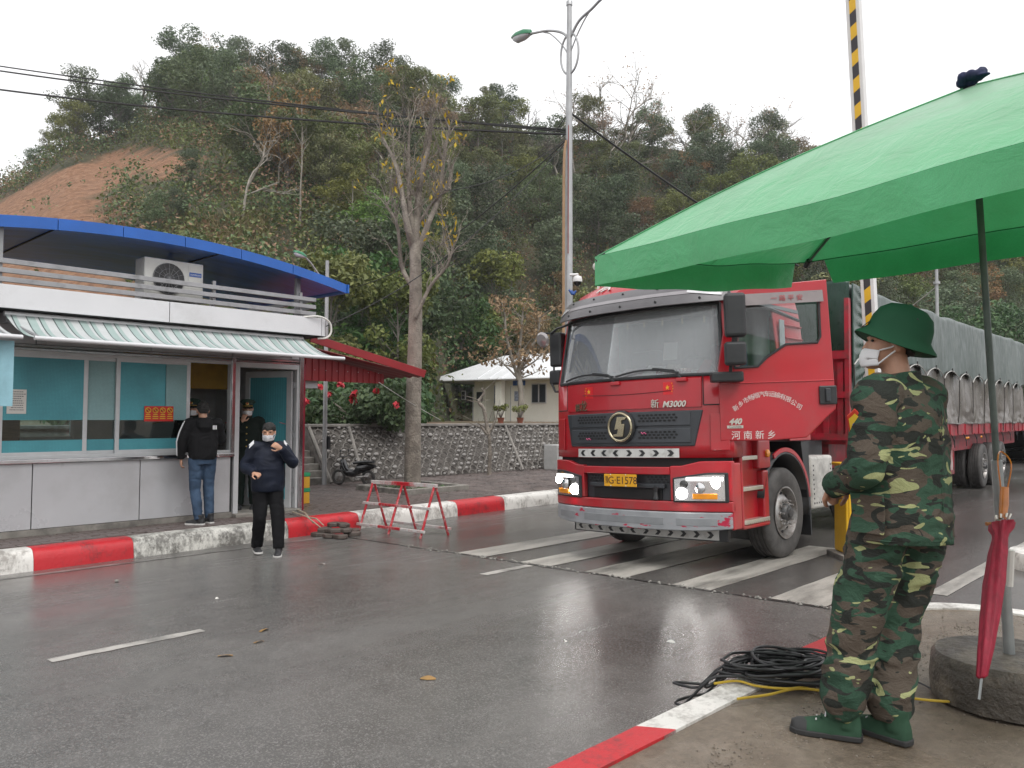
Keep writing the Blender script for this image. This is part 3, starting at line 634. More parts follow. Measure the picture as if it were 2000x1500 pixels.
for k in range(9): g.lathe([(.008, 0), (.006, .004)], 6, Matrix.Translation((7.7+k*.24, YS+.345, 2.49)) @ Matrix.Rotation(PI/2, 4, 'X'))
g.obj('rivets', M_ALUW, sh)
for x, y in ((7.45, 14.6),):
    g = G(); g.tube([(x, y, ZFAR), (x, y, 2.5)], .03, 8); g.obj('post', M_RSHED, sh)
g = G(); g.box(7.62, 8.35, YS+.5, YS+1.0, 2.16, 2.29); g.obj('gutter_box', M_FRAME, sh)
M_REDPOST = mat('red_post', (.22, .015, .03), .35); g = G(); g.box(7.215, 7.275, YB+.02, YB+.1, ZFAR, 2.5); g.obj('door_post', M_REDPOST, label='narrow red and steel post at the right corner of the booth', cat='post')

# ================================================================== TRUCK
def truck_red():
    m, nt, bs, nd, lk = new_mat('truck_red'); n = noise_tex(nt, 1.6, 6, .6); d = noise_tex(nt, 2.4, 9, .7); f = noise_tex(nt, 30, 5, .7)
    c = ramp(nt, n.outputs[0], [(.3, (.36, .005, .013)), (.7, (.46, .008, .018))]).outputs[0]
    r = ramp(nt, d.outputs[0], [(.52, 0.0), (.78, .4)]); c = mixc(nt, r.outputs[0], c, (.27, .06, .055))
    tc = nd.new('ShaderNodeTexCoord'); sp = nd.new('ShaderNodeSeparateXYZ'); lk.new(tc.outputs['Object'], sp.inputs[0])
    zz = nd.new('ShaderNodeMapRange'); lk.new(sp.outputs[2], zz.inputs[0]); zz.inputs[1].default_value = 1.9; zz.inputs[2].default_value = .35; zz.inputs[3].default_value = 0; zz.inputs[4].default_value = .9
    mm = nd.new('ShaderNodeMath'); mm.operation = 'MULTIPLY'; lk.new(zz.outputs[0], mm.inputs[0]); lk.new(ramp(nt, d.outputs[0], [(.42, 0.0), (.7, .7)]).outputs[0], mm.inputs[1])
    c = mixc(nt, mm.outputs[0], c, (.20, .08, .07)); lk.new(c, bs.inputs['Base Color'])
    lk.new(ramp(nt, d.outputs[0], [(.35, .28), (.7, .5)]).outputs[0], bs.inputs['Roughness']); bs.inputs['Coat Weight'].default_value = .5; bs.inputs['Coat Roughness'].default_value = .12
    bump(nt, bs, f.outputs[0], .04, .002); return m
T_RED = truck_red(); T_BLK = mat('truck_black', (.02, .021, .023), .42, var=.25, vscale=6); T_GREY = mat('grille_grey', (.032, .036, .042), .45, var=.2, vscale=5)
T_VISOR = mat('visor_grey', (.10, .095, .10), .35, var=.1); T_RUB = mat('tyre_rubber', (.055, .052, .05), .75, var=.3, vscale=8, bumps=(40, .4, .005), dirt=((.11, .105, .10), 3, .5, .7))
T_RIM = mat('steel_rim', (.42, .41, .40), .42, metal=.75, var=.25, vscale=7, dirt=((.16, .13, .11), 6, .52, .8)); T_HUB = mat('hub_dark', (.10, .10, .10), .5, metal=.5, var=.3)
T_WHITE = mat('lettering_white', (.62, .60, .57), .45, var=.08); T_GOLD = mat('gold_chrome', (.44, .39, .27), .22, metal=.9, var=.1); T_SILVER = mat('silver_badge', (.60, .58, .52), .28, metal=.6, var=.1)
T_REFL = mat('reflector_white', (.58, .58, .56), .4, var=.1, vscale=8, dirt=((.25, .24, .22), 9, .6, .6)); T_YEL = mat('plate_yellow', (.72, .36, .012), .42, var=.08); T_AMB = mat('amber_lens', (.75, .27, .01), .2, coat=.5)
T_CHROME = mat('lamp_chrome', (.75, .75, .75), .12, metal=1.0); T_LED = mat('headlamp_light', (1, 1, 1), .3, emit=((1, .98, .94), 45)); T_LED2 = mat('headlamp_strip', (1, 1, 1), .3, emit=((1, .99, .96), 2.2))
def bumper_grey():
    m, nt, bs, nd, lk = new_mat('scraped_bumper'); a = noise_tex(nt, 3.6, 6, .6, stretch=(1, .7, 2.2)); b = noise_tex(nt, 14, 4, .6, stretch=(1, .5, 1.6))
    s = nd.new('ShaderNodeMath'); s.operation = 'MULTIPLY_ADD'; lk.new(b.outputs[0], s.inputs[0]); s.inputs[1].default_value = .3; lk.new(a.outputs[0], s.inputs[2])
    r = ramp(nt, s.outputs[0], [(.755, 0.0), (.765, 1.0)]); n = noise_tex(nt, 5, 4)
    c = ramp(nt, n.outputs[0], [(.3, (.24, .25, .265)), (.7, (.33, .34, .355))]).outputs[0]
    lk.new(mixc(nt, r.outputs[0], c, (.42, .012, .05)), bs.inputs['Base Color']); bs.inputs['Roughness'].default_value = .42; return m
T_BUMP = bumper_grey(); T_DUST = mat('curtain_grey', (.20, .215, .23), .9, var=.12, vscale=3, stretch=(1, 6, 1))
T_GLASS = glass('windscreen_glass', (.88, .91, .91), .02, 1.0, .34, (.56, .59, .61)); T_GLASS2 = glass('door_glass', (.85, .88, .87), .015)  # windscreen's pale grey body colour stands in for reflected sky
truck = empty('truck', (7.97, 5.33, zroad(5.33)), label='red cab-over lorry with open driver door and lit headlights on the crossing', cat='truck', rot=(-.034, 0, 0))
bpy.context.view_layer.update(); TW = Matrix.Translation((7.97, 5.33, zroad(5.33))) @ Matrix.Rotation(-.034, 4, 'X'); TI = TW.inverted()
_L = [(.3, 0, 1.23), (1.2, 0, 1.23), (2.12, .02, 1.225), (2.94, .14, 1.15), (3.08, .16, 1.12), (3.30, .34, 1.07), (3.46, .62, .98), (3.54, .95, .85)]
def lv(z):
    if z <= _L[0][0]: return _L[0][1:]
    for a, b in zip(_L[:-1], _L[1:]):
        if z <= b[0]:
            t = (z-a[0])/(b[0]-a[0]); return a[1]+(b[1]-a[1])*t, a[2]+(b[2]-a[2])*t
    return _L[-1][1:]
def fx(y, z, bulge=.30):
    dx, hw = lv(z); return dx-bulge*(1-min(1, abs(y)/hw)**2.5)
def fsheet(name, m, y0, y1, z0, z1, d=0.0, th=.02, nu=14, nv=2, dy0=0, dy1=0, parent=None, sm=50, bulge=.30, bevel=0, zf=None, **kw):
    """patch on the cab's curved front; at the top the y limits shift by dy0/dy1"""
    g = G()
    def f(u, v):
        y = (y0+dy0*v)*(1-u)+(y1+dy1*v)*u; z = z0+(z1-z0)*v
        if zf: z = zf(y, v)
        return (fx(y, z, bulge)-d, y, z)
    g.sheet(f, nu, nv, th, (-1, 0, 0)); return g.obj(name, m, parent or truck, smooth=sm, bevel=bevel, **kw)
# --- cab shell
zs = [1.22, 1.36, 1.45, 1.75, 2.13, 2.5, 2.94, 2.98, 3.08, 3.18, 3.30, 3.37, 3.46, 3.54]; NY = 28; sidex = [.20, 1.26, 2.02]
def outline(z):
    dx, hw = lv(z); pts = [Vector((fx(-hw+2*hw*k/NY, z), -hw+2*hw*k/NY, z)) for k in range(NY+1)]
    near = [Vector((dx+sx if k == 0 else sx, -hw, z)) for k, sx in enumerate(sidex)]; far = [Vector((p.x, hw, z)) for p in near]
    return list(reversed(near))+pts+far
O = [outline(z) for z in zs]; n = len(O[0]); vs = [v for r in O for v in r]; fs = []; nn = len(sidex)
for i in range(len(zs)-1):
    for j in range(n-1):
        y = (O[i][j].y+O[i][j+1].y)/2; hw = lv(zs[i])[1]
        if nn <= j < nn+NY-0 and 2.13-.01 <= zs[i] < 2.93 and abs(y) < hw-.10: continue        # windscreen opening
        if j == 1 and 1.45-.01 <= zs[i] < 2.97: continue                                        # driver's door opening
        if zs[i] < 1.44 and (j < nn-1 or j >= nn+NY+1): continue
        fs.append((i*n+j, i*n+j+1, (i+1)*n+j+1, (i+1)*n+j))
fs.append(tuple((len(zs)-1)*n+j for j in range(n)))
for i in range(2, len(zs)-1): fs.append((i*n, (i+1)*n, (i+1)*n+n-1, i*n+n-1))
g = G(); g.add(vs, fs); cab = g.obj('cab_body', T_RED, truck, smooth=35)
sd = cab.modifiers.new('thick', 'SOLIDIFY'); sd.thickness = .03; sd.offset = -1
for k in range(6):   # pressed ribs on the sleeper side
    z = 2.0+k*.16; g = G(); g.tube([(1.48, -lv(z)[1]-.003, z), (1.98, -lv(z)[1]-.003, z)], .035, 8, flat=.4); g.obj('side_rib', T_RED, truck, smooth=50)
g = G(); g.box(1.30, 1.44, -1.215, -1.20, 2.05, 2.85); g.obj('sleeper_window', mat('sleeper_glass', (.20, .23, .24), .08), truck, bevel=.02)
g = G(); g.tube([(.3, -1.17, 2.99), (1.2, -1.155, 2.97), (2.0, -1.15, 2.90)], .022, 6); g.obj('rain_gutter', T_GREY, truck)
# crest sticker on the sleeper side
M_CR = mat('crest_dark', (.07, .045, .03), .5); M_CR2 = mat('crest_cream', (.55, .42, .25), .5)
cr = [(0, .19), (.055, .16), (.055, -.02), (.0, -.16), (-.055, -.02), (-.055, .16)]
g = G(); g.prism([(u*1.12, v*1.08) for u, v in cr], lambda u, v, d: (1.86+u, -1.245-d, 2.33+v), 0, .004); cs = g.obj('crest_sticker', M_CR2, truck); g = G(); g.prism(cr, lambda u, v, d: (1.86+u, -1.251-d, 2.33+v), 0, .002); g.obj('crest_field', M_CR, cs)
for s in (-1, 1):
    g = G(); g.prism([(-.035*s, -.09), (-.025*s, -.10), (.035*s, .03), (.025*s, .04)], lambda u, v, d: (1.86+u, -1.254-d, 2.32+v), 0, .002); g.obj('crest_bar', M_CR2, cs)
g = G(); g.box(1.815, 1.905, -1.258, -1.254, 2.41, 2.44); g.obj('crest_band', M_CR2, cs)
# --- front panels
fsheet('bonnet_panel', T_RED, -.94, .94, 1.78, 2.10, .018, .02, 18)
for zline, yy in ((1.97, .62), ):
    g = G(); g.tube([(fx(y, zline)-.021, y, zline-.02*(1-(y/yy)**2)) for y in np.linspace(-yy, yy, 20)], .004, 4); g.obj('bonnet_crease', mat('seam_shadow_gap', (.12, .004, .008), .5), truck)
for s in (-1, 1):
    g = G(); g.tube([(fx(s*.955, z)-.008, s*.955, z) for z in np.linspace(1.80, 2.12, 8)], .006, 4); g.obj('panel_gap', M_DARK, truck)
    g = G(); g.tube([(fx(y, 1.80)-.006, y, 1.80) for y in np.linspace(s*.96, s*1.2, 6)], .006, 4); g.obj('panel_gap', M_DARK, truck)
    fsheet('corner_panel', T_RED, s*1.02, s*1.20, 1.30, 1.70, .02, .02, 6, bevel=.01)
gr = fsheet('grille', T_GREY, -.86, .86, 1.35, 1.745, .022, .03, 20, 3, dy0=-.09, dy1=.09, bevel=.012)
M_MESH = mat('grille_mesh_hole', (.006, .006, .007), .6)
for zc in (1.665, 1.475):       # honeycomb slots either side of the badge
    fsheet('grille_bar', mat('grille_bar', (.042, .047, .054), .4), -.83, .83, zc-.085, zc+.075, .034, .014, 20, bevel=.008, parent=gr)
    for s in (-1, 1):
        for row in range(3):
            g = G()
            for k in range(9):
                y = s*(.24+.052*k+(.026 if row % 2 else 0)); z = zc+.036-row*.032
                g.prism([(-.021, 0), (-.012, .011), (.012, .011), (.021, 0), (.012, -.011), (-.012, -.011)], lambda u, v, d: (fx(y, z)-.036-d, y+u, z+v), 0, .003)
            g.obj('grille_slots', M_MESH, gr)
M_PINK = mat('pink_ribbon', (.55, .10, .22), .6)
for y, z in ((.50, 1.44), (-.30, 1.50)):
    g = G(); g.tube(bez([(fx(y, z)-.045, y-.03, z-.01), (fx(y, z)-.06, y-.01, z+.008), (fx(y, z)-.05, y+.01, z-.008), (fx(y, z)-.055, y+.03, z+.01)], 4), .006, 5); g.obj('ribbon', M_PINK, gr)
# round badge
BX = fx(0, 1.58)-.04; BM = Matrix.Translation((BX, 0, 1.575)) @ Matrix.Rotation(-PI/2, 4, 'Y')
g = G(); g.lathe([(.19, -.02), (.19, .02), (.16, .035), (.0, .035)], 40, BM); bd = g.obj('badge', T_BLK, truck, smooth=40)
g = G(); g.tube([BM @ Vector((math.cos(t)*.158, math.sin(t)*.158, .036)) for t in np.linspace(0, 2*PI, 49)], .017, 8, cap=False); g.obj('badge_ring', T_GOLD, bd, smooth=60)
for poly in ([(-.03, .115), (.10, .115), (.085, .085), (.035, .08), (.03, .035), (.075, .035), (.045, -.11), (-.095, -.11), (-.085, -.085), (-.035, -.08), (-.02, -.025), (-.07, -.03)],):
    g = G(); g.prism(poly, lambda u, v, d: (BX-.037-d, -u, 1.575+v), 0, .014); g.obj('badge_emblem', T_GOLD, bd, bevel=.003)
# chevron boards
def chevrons(board, n, y0, y1, zc, h, d, bul):
    w = (y1-y0)/n
    for k in range(n):
        yc = y0+w*(k+.5); sgn = -1 if k < n/2 else 1
        # image right is -y: chevrons point outwards from the middle
        p = [(-.028*sgn, h), (.012*sgn, h), (.042*sgn, 0), (.012*sgn, -h), (-.028*sgn, -h), (.004*sgn, 0)]
        g = G(); g.prism(p, lambda u, v, dd: (fx(yc+u, zc, bul)-d-dd, yc+u*1.15, zc+v), 0, .003); g.obj('chevron', T_BLK, board)
b1 = fsheet('chevron_board', T_REFL, -.70, .70, 1.225, 1.325, .034, .014, 16); chevrons(b1, 8, -.69, .69, 1.275, .034, .035, .30)
fsheet('underrun_bar', T_BLK, -1.08, 1.06, .29, .425, -.112, .06, 16, bulge=.10, bevel=.01)
b2 = fsheet('chevron_board', T_REFL, -.98, 1.02, .305, .415, -.10, .012, 16, bulge=.10); chevrons(b2, 12, -.96, 1.0, .36, .036, -.099, .10)
# --- bumper
for nm, m, y0, y1, z0, z1, dy0, dy1 in (('bumper_bar', T_BUMP, -1.21, 1.21, .425, .63, 0, 0),):
    bb = fsheet(nm, m, y0, y1, z0, z1, .055, .09, 26, 4, zf=lambda y, v: .425+.205*v+(.03 if v < .1 else 0)*(abs(y)/1.21)**6, bevel=.015)
for y0, y1 in ((-.52, .60), (-1.08, -.66), (.78, 1.12)):
    fsheet('bumper_recess', mat('bumper_recess_grey', (.22, .23, .24), .4), y0, y1, .485, .565, .058, .006, 10, parent=bb, bevel=.004)
fsheet('bumper_lower', T_RED, -1.22, 1.22, .635, .745, .05, .08, 26, 2, bevel=.012)
for s in (-1, 1):
    fsheet('bumper_side', T_RED, s*.60, s*1.22, .748, 1.13, .045, .08, 14, 4, zf=lambda y, v: .748+(.385+.05*min(1, max(0, (abs(y)-.72)/.2)))*v, bevel=.012)
    g = G(); g.box(-.04, .16, s*1.20-.02, s*1.20+.02, .44, 1.16); g.obj('bumper_end', T_RED, truck, bevel=.015)
fsheet('bumper_top', T_RED, -.598, .598, 1.035, 1.12, .045, .08, 14, 2, bevel=.01)
fsheet('intake_panel', T_GREY, -.6, .6, .748, 1.033, -.03, .03, 12, 2); fsheet('intake_bar', T_GREY, -.52, .52, .88, .93, .02, .06, 12, bevel=.01)
fsheet('intake_void', M_MESH, -.47, .47, .75, .87, -.012, .012, 10)
for s in (-1, 1):
    for row in range(3):
        g = G()
        for k in range(5):
            y = s*(.30+.05*k+.02*row); z = 1.005-row*.028; g.prism([(-.018, 0), (-.01, .009), (.01, .009), (.018, 0), (.01, -.009), (-.01, -.009)], lambda u, v, d: (fx(y, z)+.026-d, y+u, z+v), 0, .004)
        g.obj('intake_slots', M_MESH, truck)
g = G(); g.tube([(fx(-.42, .8)-.03, -.42, .76), (fx(-.42, .8)-.03, -.42, .84), (fx(-.42, .8)-.03, -.43, .90)], [.03, .022, .03], 8); g.obj('tow_hook', T_BLK, truck)
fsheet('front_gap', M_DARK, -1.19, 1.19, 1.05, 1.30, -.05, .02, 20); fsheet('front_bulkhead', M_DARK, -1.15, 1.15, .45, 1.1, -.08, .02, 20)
# number plate
PXx = fx(0, .96)-.085; pm = lambda u, v, d: (PXx-d, -u, .965+v)
g = G(); g.prism([(-.225, -.07), (.225, -.07), (.225, .07), (-.225, .07)], pm, 0, .01); pl = g.obj('number_plate', T_YEL, truck, bevel=.006)
T_INK = mat('plate_black', (.05, .015, .01), .5)
text('G·E1578', .118, T_INK, (PXx-.0105, -.035, .962), (0, -1, 0), (0, 0, 1), pl, extrude=.001, spacing=.98); o = text('豫', .085, T_INK, (PXx-.0105, .185, .962), (0, -1, 0), (0, 0, 1), pl, extrude=.001)
o.scale = (.55, 1.1, 1)
for y in (-.08, .13):
    for z in (.065, -.063):
        g = G(); g.lathe([(.008, 0), (.006, .005), (.0, .006)], 8, Matrix.Translation((PXx-.011, y, .965+z)) @ Matrix.Rotation(-PI/2, 4, 'Y')); g.obj('plate_bolt', T_WHITE, pl)
# headlights
for s in (-1, 1):
    hl = fsheet('headlight', T_BLK, s*.635, s*1.19, .735, 1.045, .062, .03, 12, 2, zf=lambda y, v: .735+(.27+.055*min(1, (abs(y)-.635)/.35))*v, bevel=.02)
    fsheet('reflector', T_CHROME, s*.665, s*1.165, .755, 1.03, .075, .012, 10, 2, zf=lambda y, v: .757+(.232+.05*min(1, (abs(y)-.665)/.33))*v, parent=hl)
    fsheet('indicator', T_AMB, s*.86, s*1.10, .775, .835, .092, .012, 6, parent=hl, bevel=.006)
    fsheet('light_strip', T_LED2, s*.80, s*1.155, .975, 1.012, .092, .010, 8, parent=hl)
    for yy, zz, r, m in ((.745, .835, .050, T_LED), (1.085, .945, .045, T_LED), (.94, .895, .048, T_CHROME), (.77, .935, .036, T_HUB)):
        g = G(); MM = Matrix.Translation((fx(s*yy, zz)-.088, s*yy, zz)) @ Matrix.Rotation(-PI/2+s*.25*(yy > 1), 4, 'Y'); g.lathe([(r*1.2, 0), (r*1.2, .008), (r, .012), (0, .018)], 20, MM); g.obj('lamp', m, hl, smooth=40)
# letters and flags on the front
def ftext(body, size, m, y, z, name='lettering', d=.022, **kw):
    t = Vector((fx(y-.1, z)-fx(y+.1, z), -.2, 0)).normalized(); return text(body, size, m, (fx(y, z)-d-.004, y, z), t, (0, 0, 1), truck, **kw)
lw = lambda px, py: TI @ at_x(px, py, 7.72)
p = lw(1283, 790); ftext('新', .105, T_SILVER, p.y, p.z, extrude=.006)
p = lw(1316, 789.5); ftext('M3000', .095, T_SILVER, p.y, p.z, extrude=.006, bold=.002, shear=.25)
p = lw(1127, 798); ftext('德', .10, T_GOLD, p.y, p.z, extrude=.006); p = lw(1141, 795); ftext('龙', .14, T_GOLD, p.y, p.z, extrude=.006)
def star(c, r, m, par, rot=0):
    g = G(); g.prism([(math.sin(k*PI/5+rot)*(r if k % 2 == 0 else r*.4), math.cos(k*PI/5+rot)*(r if k % 2 == 0 else r*.4)) for k in range(10)], lambda u, v, d: (fx(c[0], c[1])-.020-d, c[0]-u, c[1]+v), 0, .003); return g.obj('star', m, par)
T_FLAG = mat('flag_red', (.60, .010, .016), .4); T_STAR = mat('star_yellow', (.80, .40, .02), .5)
for px, py, sg in ((1152, 766, 1), (1304, 757, -1)):
    p = lw(px, py); fl = fsheet('flag_sticker', T_FLAG, p.y-.06 if sg < 0 else p.y-.07, p.y+.06 if sg > 0 else p.y+.05, p.z-.08, p.z+.06, .0195, .002, 4)
    if sg < 0: fl2 = None
    star((p.y, p.z), .032, T_STAR, truck)
    for k in range(4): star((p.y+sg*(.05+.012*(k in (1, 2))), p.z+.045-.03*k), .009, T_STAR, truck, k)
# windscreen, wipers, interior
def ws(u, v): y = -1.06+2.12*u; hw = lv(2.14+.80*v)[1]; y = (2*u-1)*(hw-.085); z = 2.135+.80*v; return (fx(y, z)+.006, y, z)
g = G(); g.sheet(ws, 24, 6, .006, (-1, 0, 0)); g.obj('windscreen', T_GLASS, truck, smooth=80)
g = G(); rim = [ws(u, 0) for u in np.linspace(0, 1, 24)]+[ws(1, v) for v in np.linspace(0, 1, 8)]+[ws(u, 1) for u in np.linspace(1, 0, 24)]+[ws(0, v) for v in np.linspace(1, 0, 8)]
g.tube(rim+rim[:1], .022, 6, cap=False); g.obj('windscreen_seal', T_BLK, truck, smooth=60)
g = G(); g.box(.0, .55, -1.1, 1.1, 1.9, 2.13); g.obj('dashboard', T_BLK, truck, bevel=.03)
g = G(); g.sheet(lambda u, v: (1.25+.03*math.sin(u*55), -1.1+2.2*u, 1.6+1.4*v), 60, 2); g.obj('curtain', T_DUST, truck, smooth=80)
g = G(); g.box(.2, 2.0, -1.19, 1.19, 1.42, 1.5); g.obj('cab_floor', T_BLK, truck); g = G(); g.box(.5, 2.0, -1.15, 1.15, 2.99, 3.03); g.obj('headliner', T_DUST, truck)
M_SEAT = mat('seat_blue', (.03, .045, .09), .9)
for yy in (-.6, .6):
    g = G(); g.box(.75, 1.2, yy-.25, yy+.25, 1.5, 1.95); g.box(1.08, 1.22, yy-.24, yy+.24, 1.9, 2.6); g.obj('seat', M_SEAT, truck, bevel=.05)
g = G(); MM = Matrix.Translation((.42, -.6, 2.2)) @ Matrix.Rotation(math.radians(55), 4, 'Y'); g.tube([MM @ Vector((math.cos(t)*.22, math.sin(t)*.22, 0)) for t in np.linspace(0, 2*PI, 30)], .016, 6, cap=False); g.tube([MM @ Vector((0, -.2, 0)), MM @ Vector((0, .2, 0))], .015, 5); g.obj('steering_wheel', T_BLK, truck)
M_FRINGE = mat('fringe_brown', (.05, .032, .022), .9, var=.5, vscale=20); M_TAS = mat('tassel_cream', (.50, .43, .28), .8)
g = G(); g.sheet(lambda u, v: ((lambda y, z: (fx(y, z)+.05, y, z))(-.98+1.96*u, 2.94-.15*v)), 20, 2, .006, (-1, 0, 0)); fr_ = g.obj('fringe', M_FRINGE, truck)
for k in range(9):
    y = -.92+k*.23; g = G(); x = fx(y, 2.72)+.04; g.prism([(0, .035), (.014, -.05), (-.014, -.05)], lambda u, v, d: (x-d, y+u, 2.78+v), 0, .006); g.obj('tassel', M_TAS, fr_)
M_PPINK = mat('paper_pink', (.55, .36, .38), .8); M_PRED = mat('paper_red', (.40, .03, .05), .6); M_PCREAM = mat('paper_cream', (.60, .48, .34), .8)
rnd = random.Random(21)
for k, (y, w, m) in enumerate(((-.75, .3, M_PAPER), (-.52, .25, M_PCREAM), (-.3, .3, M_PAPER), (.0, .35, M_PPINK), (.28, .3, M_PPINK), (.85, .2, M_PRED), (-.9, .16, M_PRED))):
    x = fx(y, 2.14)+.10; a = rnd.uniform(.3, .9); g = G(); g.prism([(-w/2, 0), (w/2, .01), (w/2-.02, .24), (-w/2+.03, .20)], lambda u, v, d: (x+v*math.cos(a)+d, y+u, 2.14+v*math.sin(a)+.003*k), 0, .003); g.obj('paper', m, truck)
o = fsheet('pass_card', M_PRED, -.82, -.42, 2.165, 2.215, -.02, .003, 6); p = lw(1346, 716); text('一路平安 出入平安', .04, T_WHITE, (fx(-.62, 2.19)+.012, -.62, 2.19), Vector((fx(-.72, 2.19)-fx(-.52, 2.19), -.2, 0)), (0, 0, 1), truck, extrude=.0005)
for (y, z, w, h, m) in ((-.58, 2.42, .16, .2, M_PAPER), (.985, 2.48, .05, .07, M_PAPER), (.985, 2.60, .06, .08, mat('sticker_teal', (.05, .33, .40), .5)), (.975, 2.72, .06, .08, mat('sticker_blue', (.05, .14, .40), .5))):
    fsheet('windscreen_sticker', m, y-w/2, y+w/2, z-h/2, z+h/2, -.02, .002, 2)
for y0, y1 in ((.12, .95), (-.72, .08)):
    g = G(); pts = [(fx(y, 2.15)-.035, y, 2.165+.05*math.sin(PI*t)) for t, y in ((k/10, y0+(y1-y0)*k/10) for k in range(11))]; g.tube(pts, .012, 5); yb = y0
    g.tube([(fx(yb, 2.12)-.03, yb-.02, 2.10), (fx(yb, 2.16)-.05, yb+.06, 2.19), (fx(yb+.3, 2.17)-.045, yb+.3, 2.225)], .014, 5); g.obj('wiper', T_BLK, truck)
    g = G(); g.cbox((fx(yb, 2.09)-.03, yb-.03, 2.085), (.04, .13, .045)); g.obj('wiper_cover', T_RED, truck, bevel=.01)
# sun visor board above the screen
def vis(u, v): y = (2*u-1)*1.19; z = 2.915+.27*v+.03*abs(2*u-1)**3; return (lv(2.94)[0]-.42*(1-abs(2*u-1)**2.6)+.02-.10*(1-v)+.12*v*v-.03, y, z)
g = G(); g.sheet(vis, 26, 5, .03, (-1, 0, 0)); vz = g.obj('sun_visor', T_VISOR, truck, smooth=50, bevel=.006)
g = G(); g.sheet(lambda u, v: (lambda p: (p[0]-.006, p[1], p[2]))(vis(.10+.78*u, .44+.16*v)), 20, 1, .006, (-1, 0, 0)); g.obj('visor_band', mat('visor_strip', (.24, .225, .235), .3), vz, smooth=50)  # lighter grey band along the visor
for k in range(5):
    for v in (.2, .82):
        pq = Vector(vis(.10+.19*k+(.02 if v > .5 else 0), v)); g = G(); g.lathe([(.018, 0), (.014, .006), (.009, .006), (.009, .003), (0, .003)], 10, Matrix.Translation(pq+Vector((-.004, 0, 0))) @ Matrix.Rotation(-PI/2, 4, 'Y')); g.obj('bolt', T_BLK, vz)
for s in (0, 1):
    g = G(); us = (lambda t: .02+.14*t) if s == 0 else (lambda t: .985-.085*t)
    g.sheet(lambda u, v: (lambda p: (p[0]-.012, p[1], p[2]))(vis(us(u), .25+.45*v*(1-.75*u)+.25*u)), 8, 3, .012, (-1, 0, 0)); g.obj('marker_lamp', mat('marker_lens', (.55, .55, .56), .12), vz, smooth=60)
p = TI @ at_x(1180, 560, 8.02); z = p.z; text('陕', .27, T_WHITE, (fx(p.y, z)-.012, p.y, z), Vector((fx(p.y-.1, z)-fx(p.y+.1, z), -.2, 0)), (fx(p.y, z+.1)-fx(p.y, z-.1), 0, .2), truck, extrude=.003, bold=.003, shear=.2)
text('汽', .27, T_WHITE, (fx(p.y-.3, z+.02)-.012, p.y-.3, z+.02), Vector((fx(p.y-.4, z)-fx(p.y-.2, z), -.2, 0)), (fx(p.y, z+.1)-fx(p.y, z-.1), 0, .2), truck, extrude=.003, bold=.003, shear=.2)
g = G(); q = TI @ at_x(1168, 521, 8.3); g.lathe([(.0, -.06), (.05, -.05), (.065, 0), (.05, .05), (0, .065)], 14, Matrix.Translation(q) @ Matrix.Rotation(PI/2, 4, 'Y')); g.tube([q, (q.x, q.y, 3.3)], .02, 6); g.obj('roof_horn', T_SILVER, truck, smooth=60)
# --- open driver's door
HG = Vector((-.085, -1.125, 0)); DA = math.radians(54); DX = Vector((math.cos(DA), -math.sin(DA), 0)); DN = Vector((-math.sin(DA), -math.cos(DA), 0))
def dr(u, z, d=0): return HG+DX*u+DN*d+Vector((0, 0, z))
def holed(outer, inner, mapf, d0, d1):
    n = len(outer); g = G(); vs = [mapf(*p, d1) for p in outer]+[mapf(*p, d1) for p in inner]+[mapf(*p, d0) for p in outer]+[mapf(*p, d0) for p in inner]; fs = []
    for i in range(n):
        k = (i+1) % n; fs += [(i, k, n+k, n+i), (2*n+i, 3*n+i, 3*n+k, 2*n+k), (i, 2*n+i, 2*n+k, k), (n+i, n+k, 3*n+k, 3*n+i)]
    g.add(vs, fs); return g
outer = [(0, 1.40), (0, 1.8), (0, 2.2), (.06, 2.55), (.16, 2.98), (.30, 3.07), (.8, 3.10), (1.17, 3.12), (1.19, 2.5), (1.20, 2.2), (1.21, 1.72), (1.1, 1.62), (.9, 1.42), (.5, 1.395)]
inner = [(.17, 2.19), (.17, 2.20), (.175, 2.24), (.20, 2.5), (.28, 2.90), (.34, 2.93), (.75, 2.97), (1.06, 2.99), (1.08, 2.90), (1.08, 2.50), (1.05, 2.44), (.72, 2.43), (.52, 2.30), (.42, 2.20)]
dd = holed(outer, inner, dr, -.07, 0).obj('door', T_RED, truck, bevel=.012)
g = G(); g.tube([dr(u, z, .005) for u, z in inner]+[dr(*inner[0], .005)], .014, 5, cap=False); g.obj('window_seal', T_BLK, dd)
g = G(); g.prism(inner, lambda u, v, d: dr(u, v, d), -.04, -.034); g.obj('window_glass', T_GLASS2, dd)
g = G(); g.sheet(lambda u, v: dr(.26+.86*u, 2.99-.13*v+.015*u, .015+.03*v), 8, 2, .004, DN); rv = g.obj('rain_deflector', mat('smoke_plastic', (.20, .17, .17), .25, var=.1), dd, smooth=60)
text('一 路 平 安', .07, T_RED, dr(.74, 2.925, .042), DX, (0, 0, 1), rv, extrude=.001)
g = G(); g.tube([dr(.02, 2.02, .004), dr(1.2, 2.03, .004)], .006, 4); g.obj('door_crease', T_RED, dd)
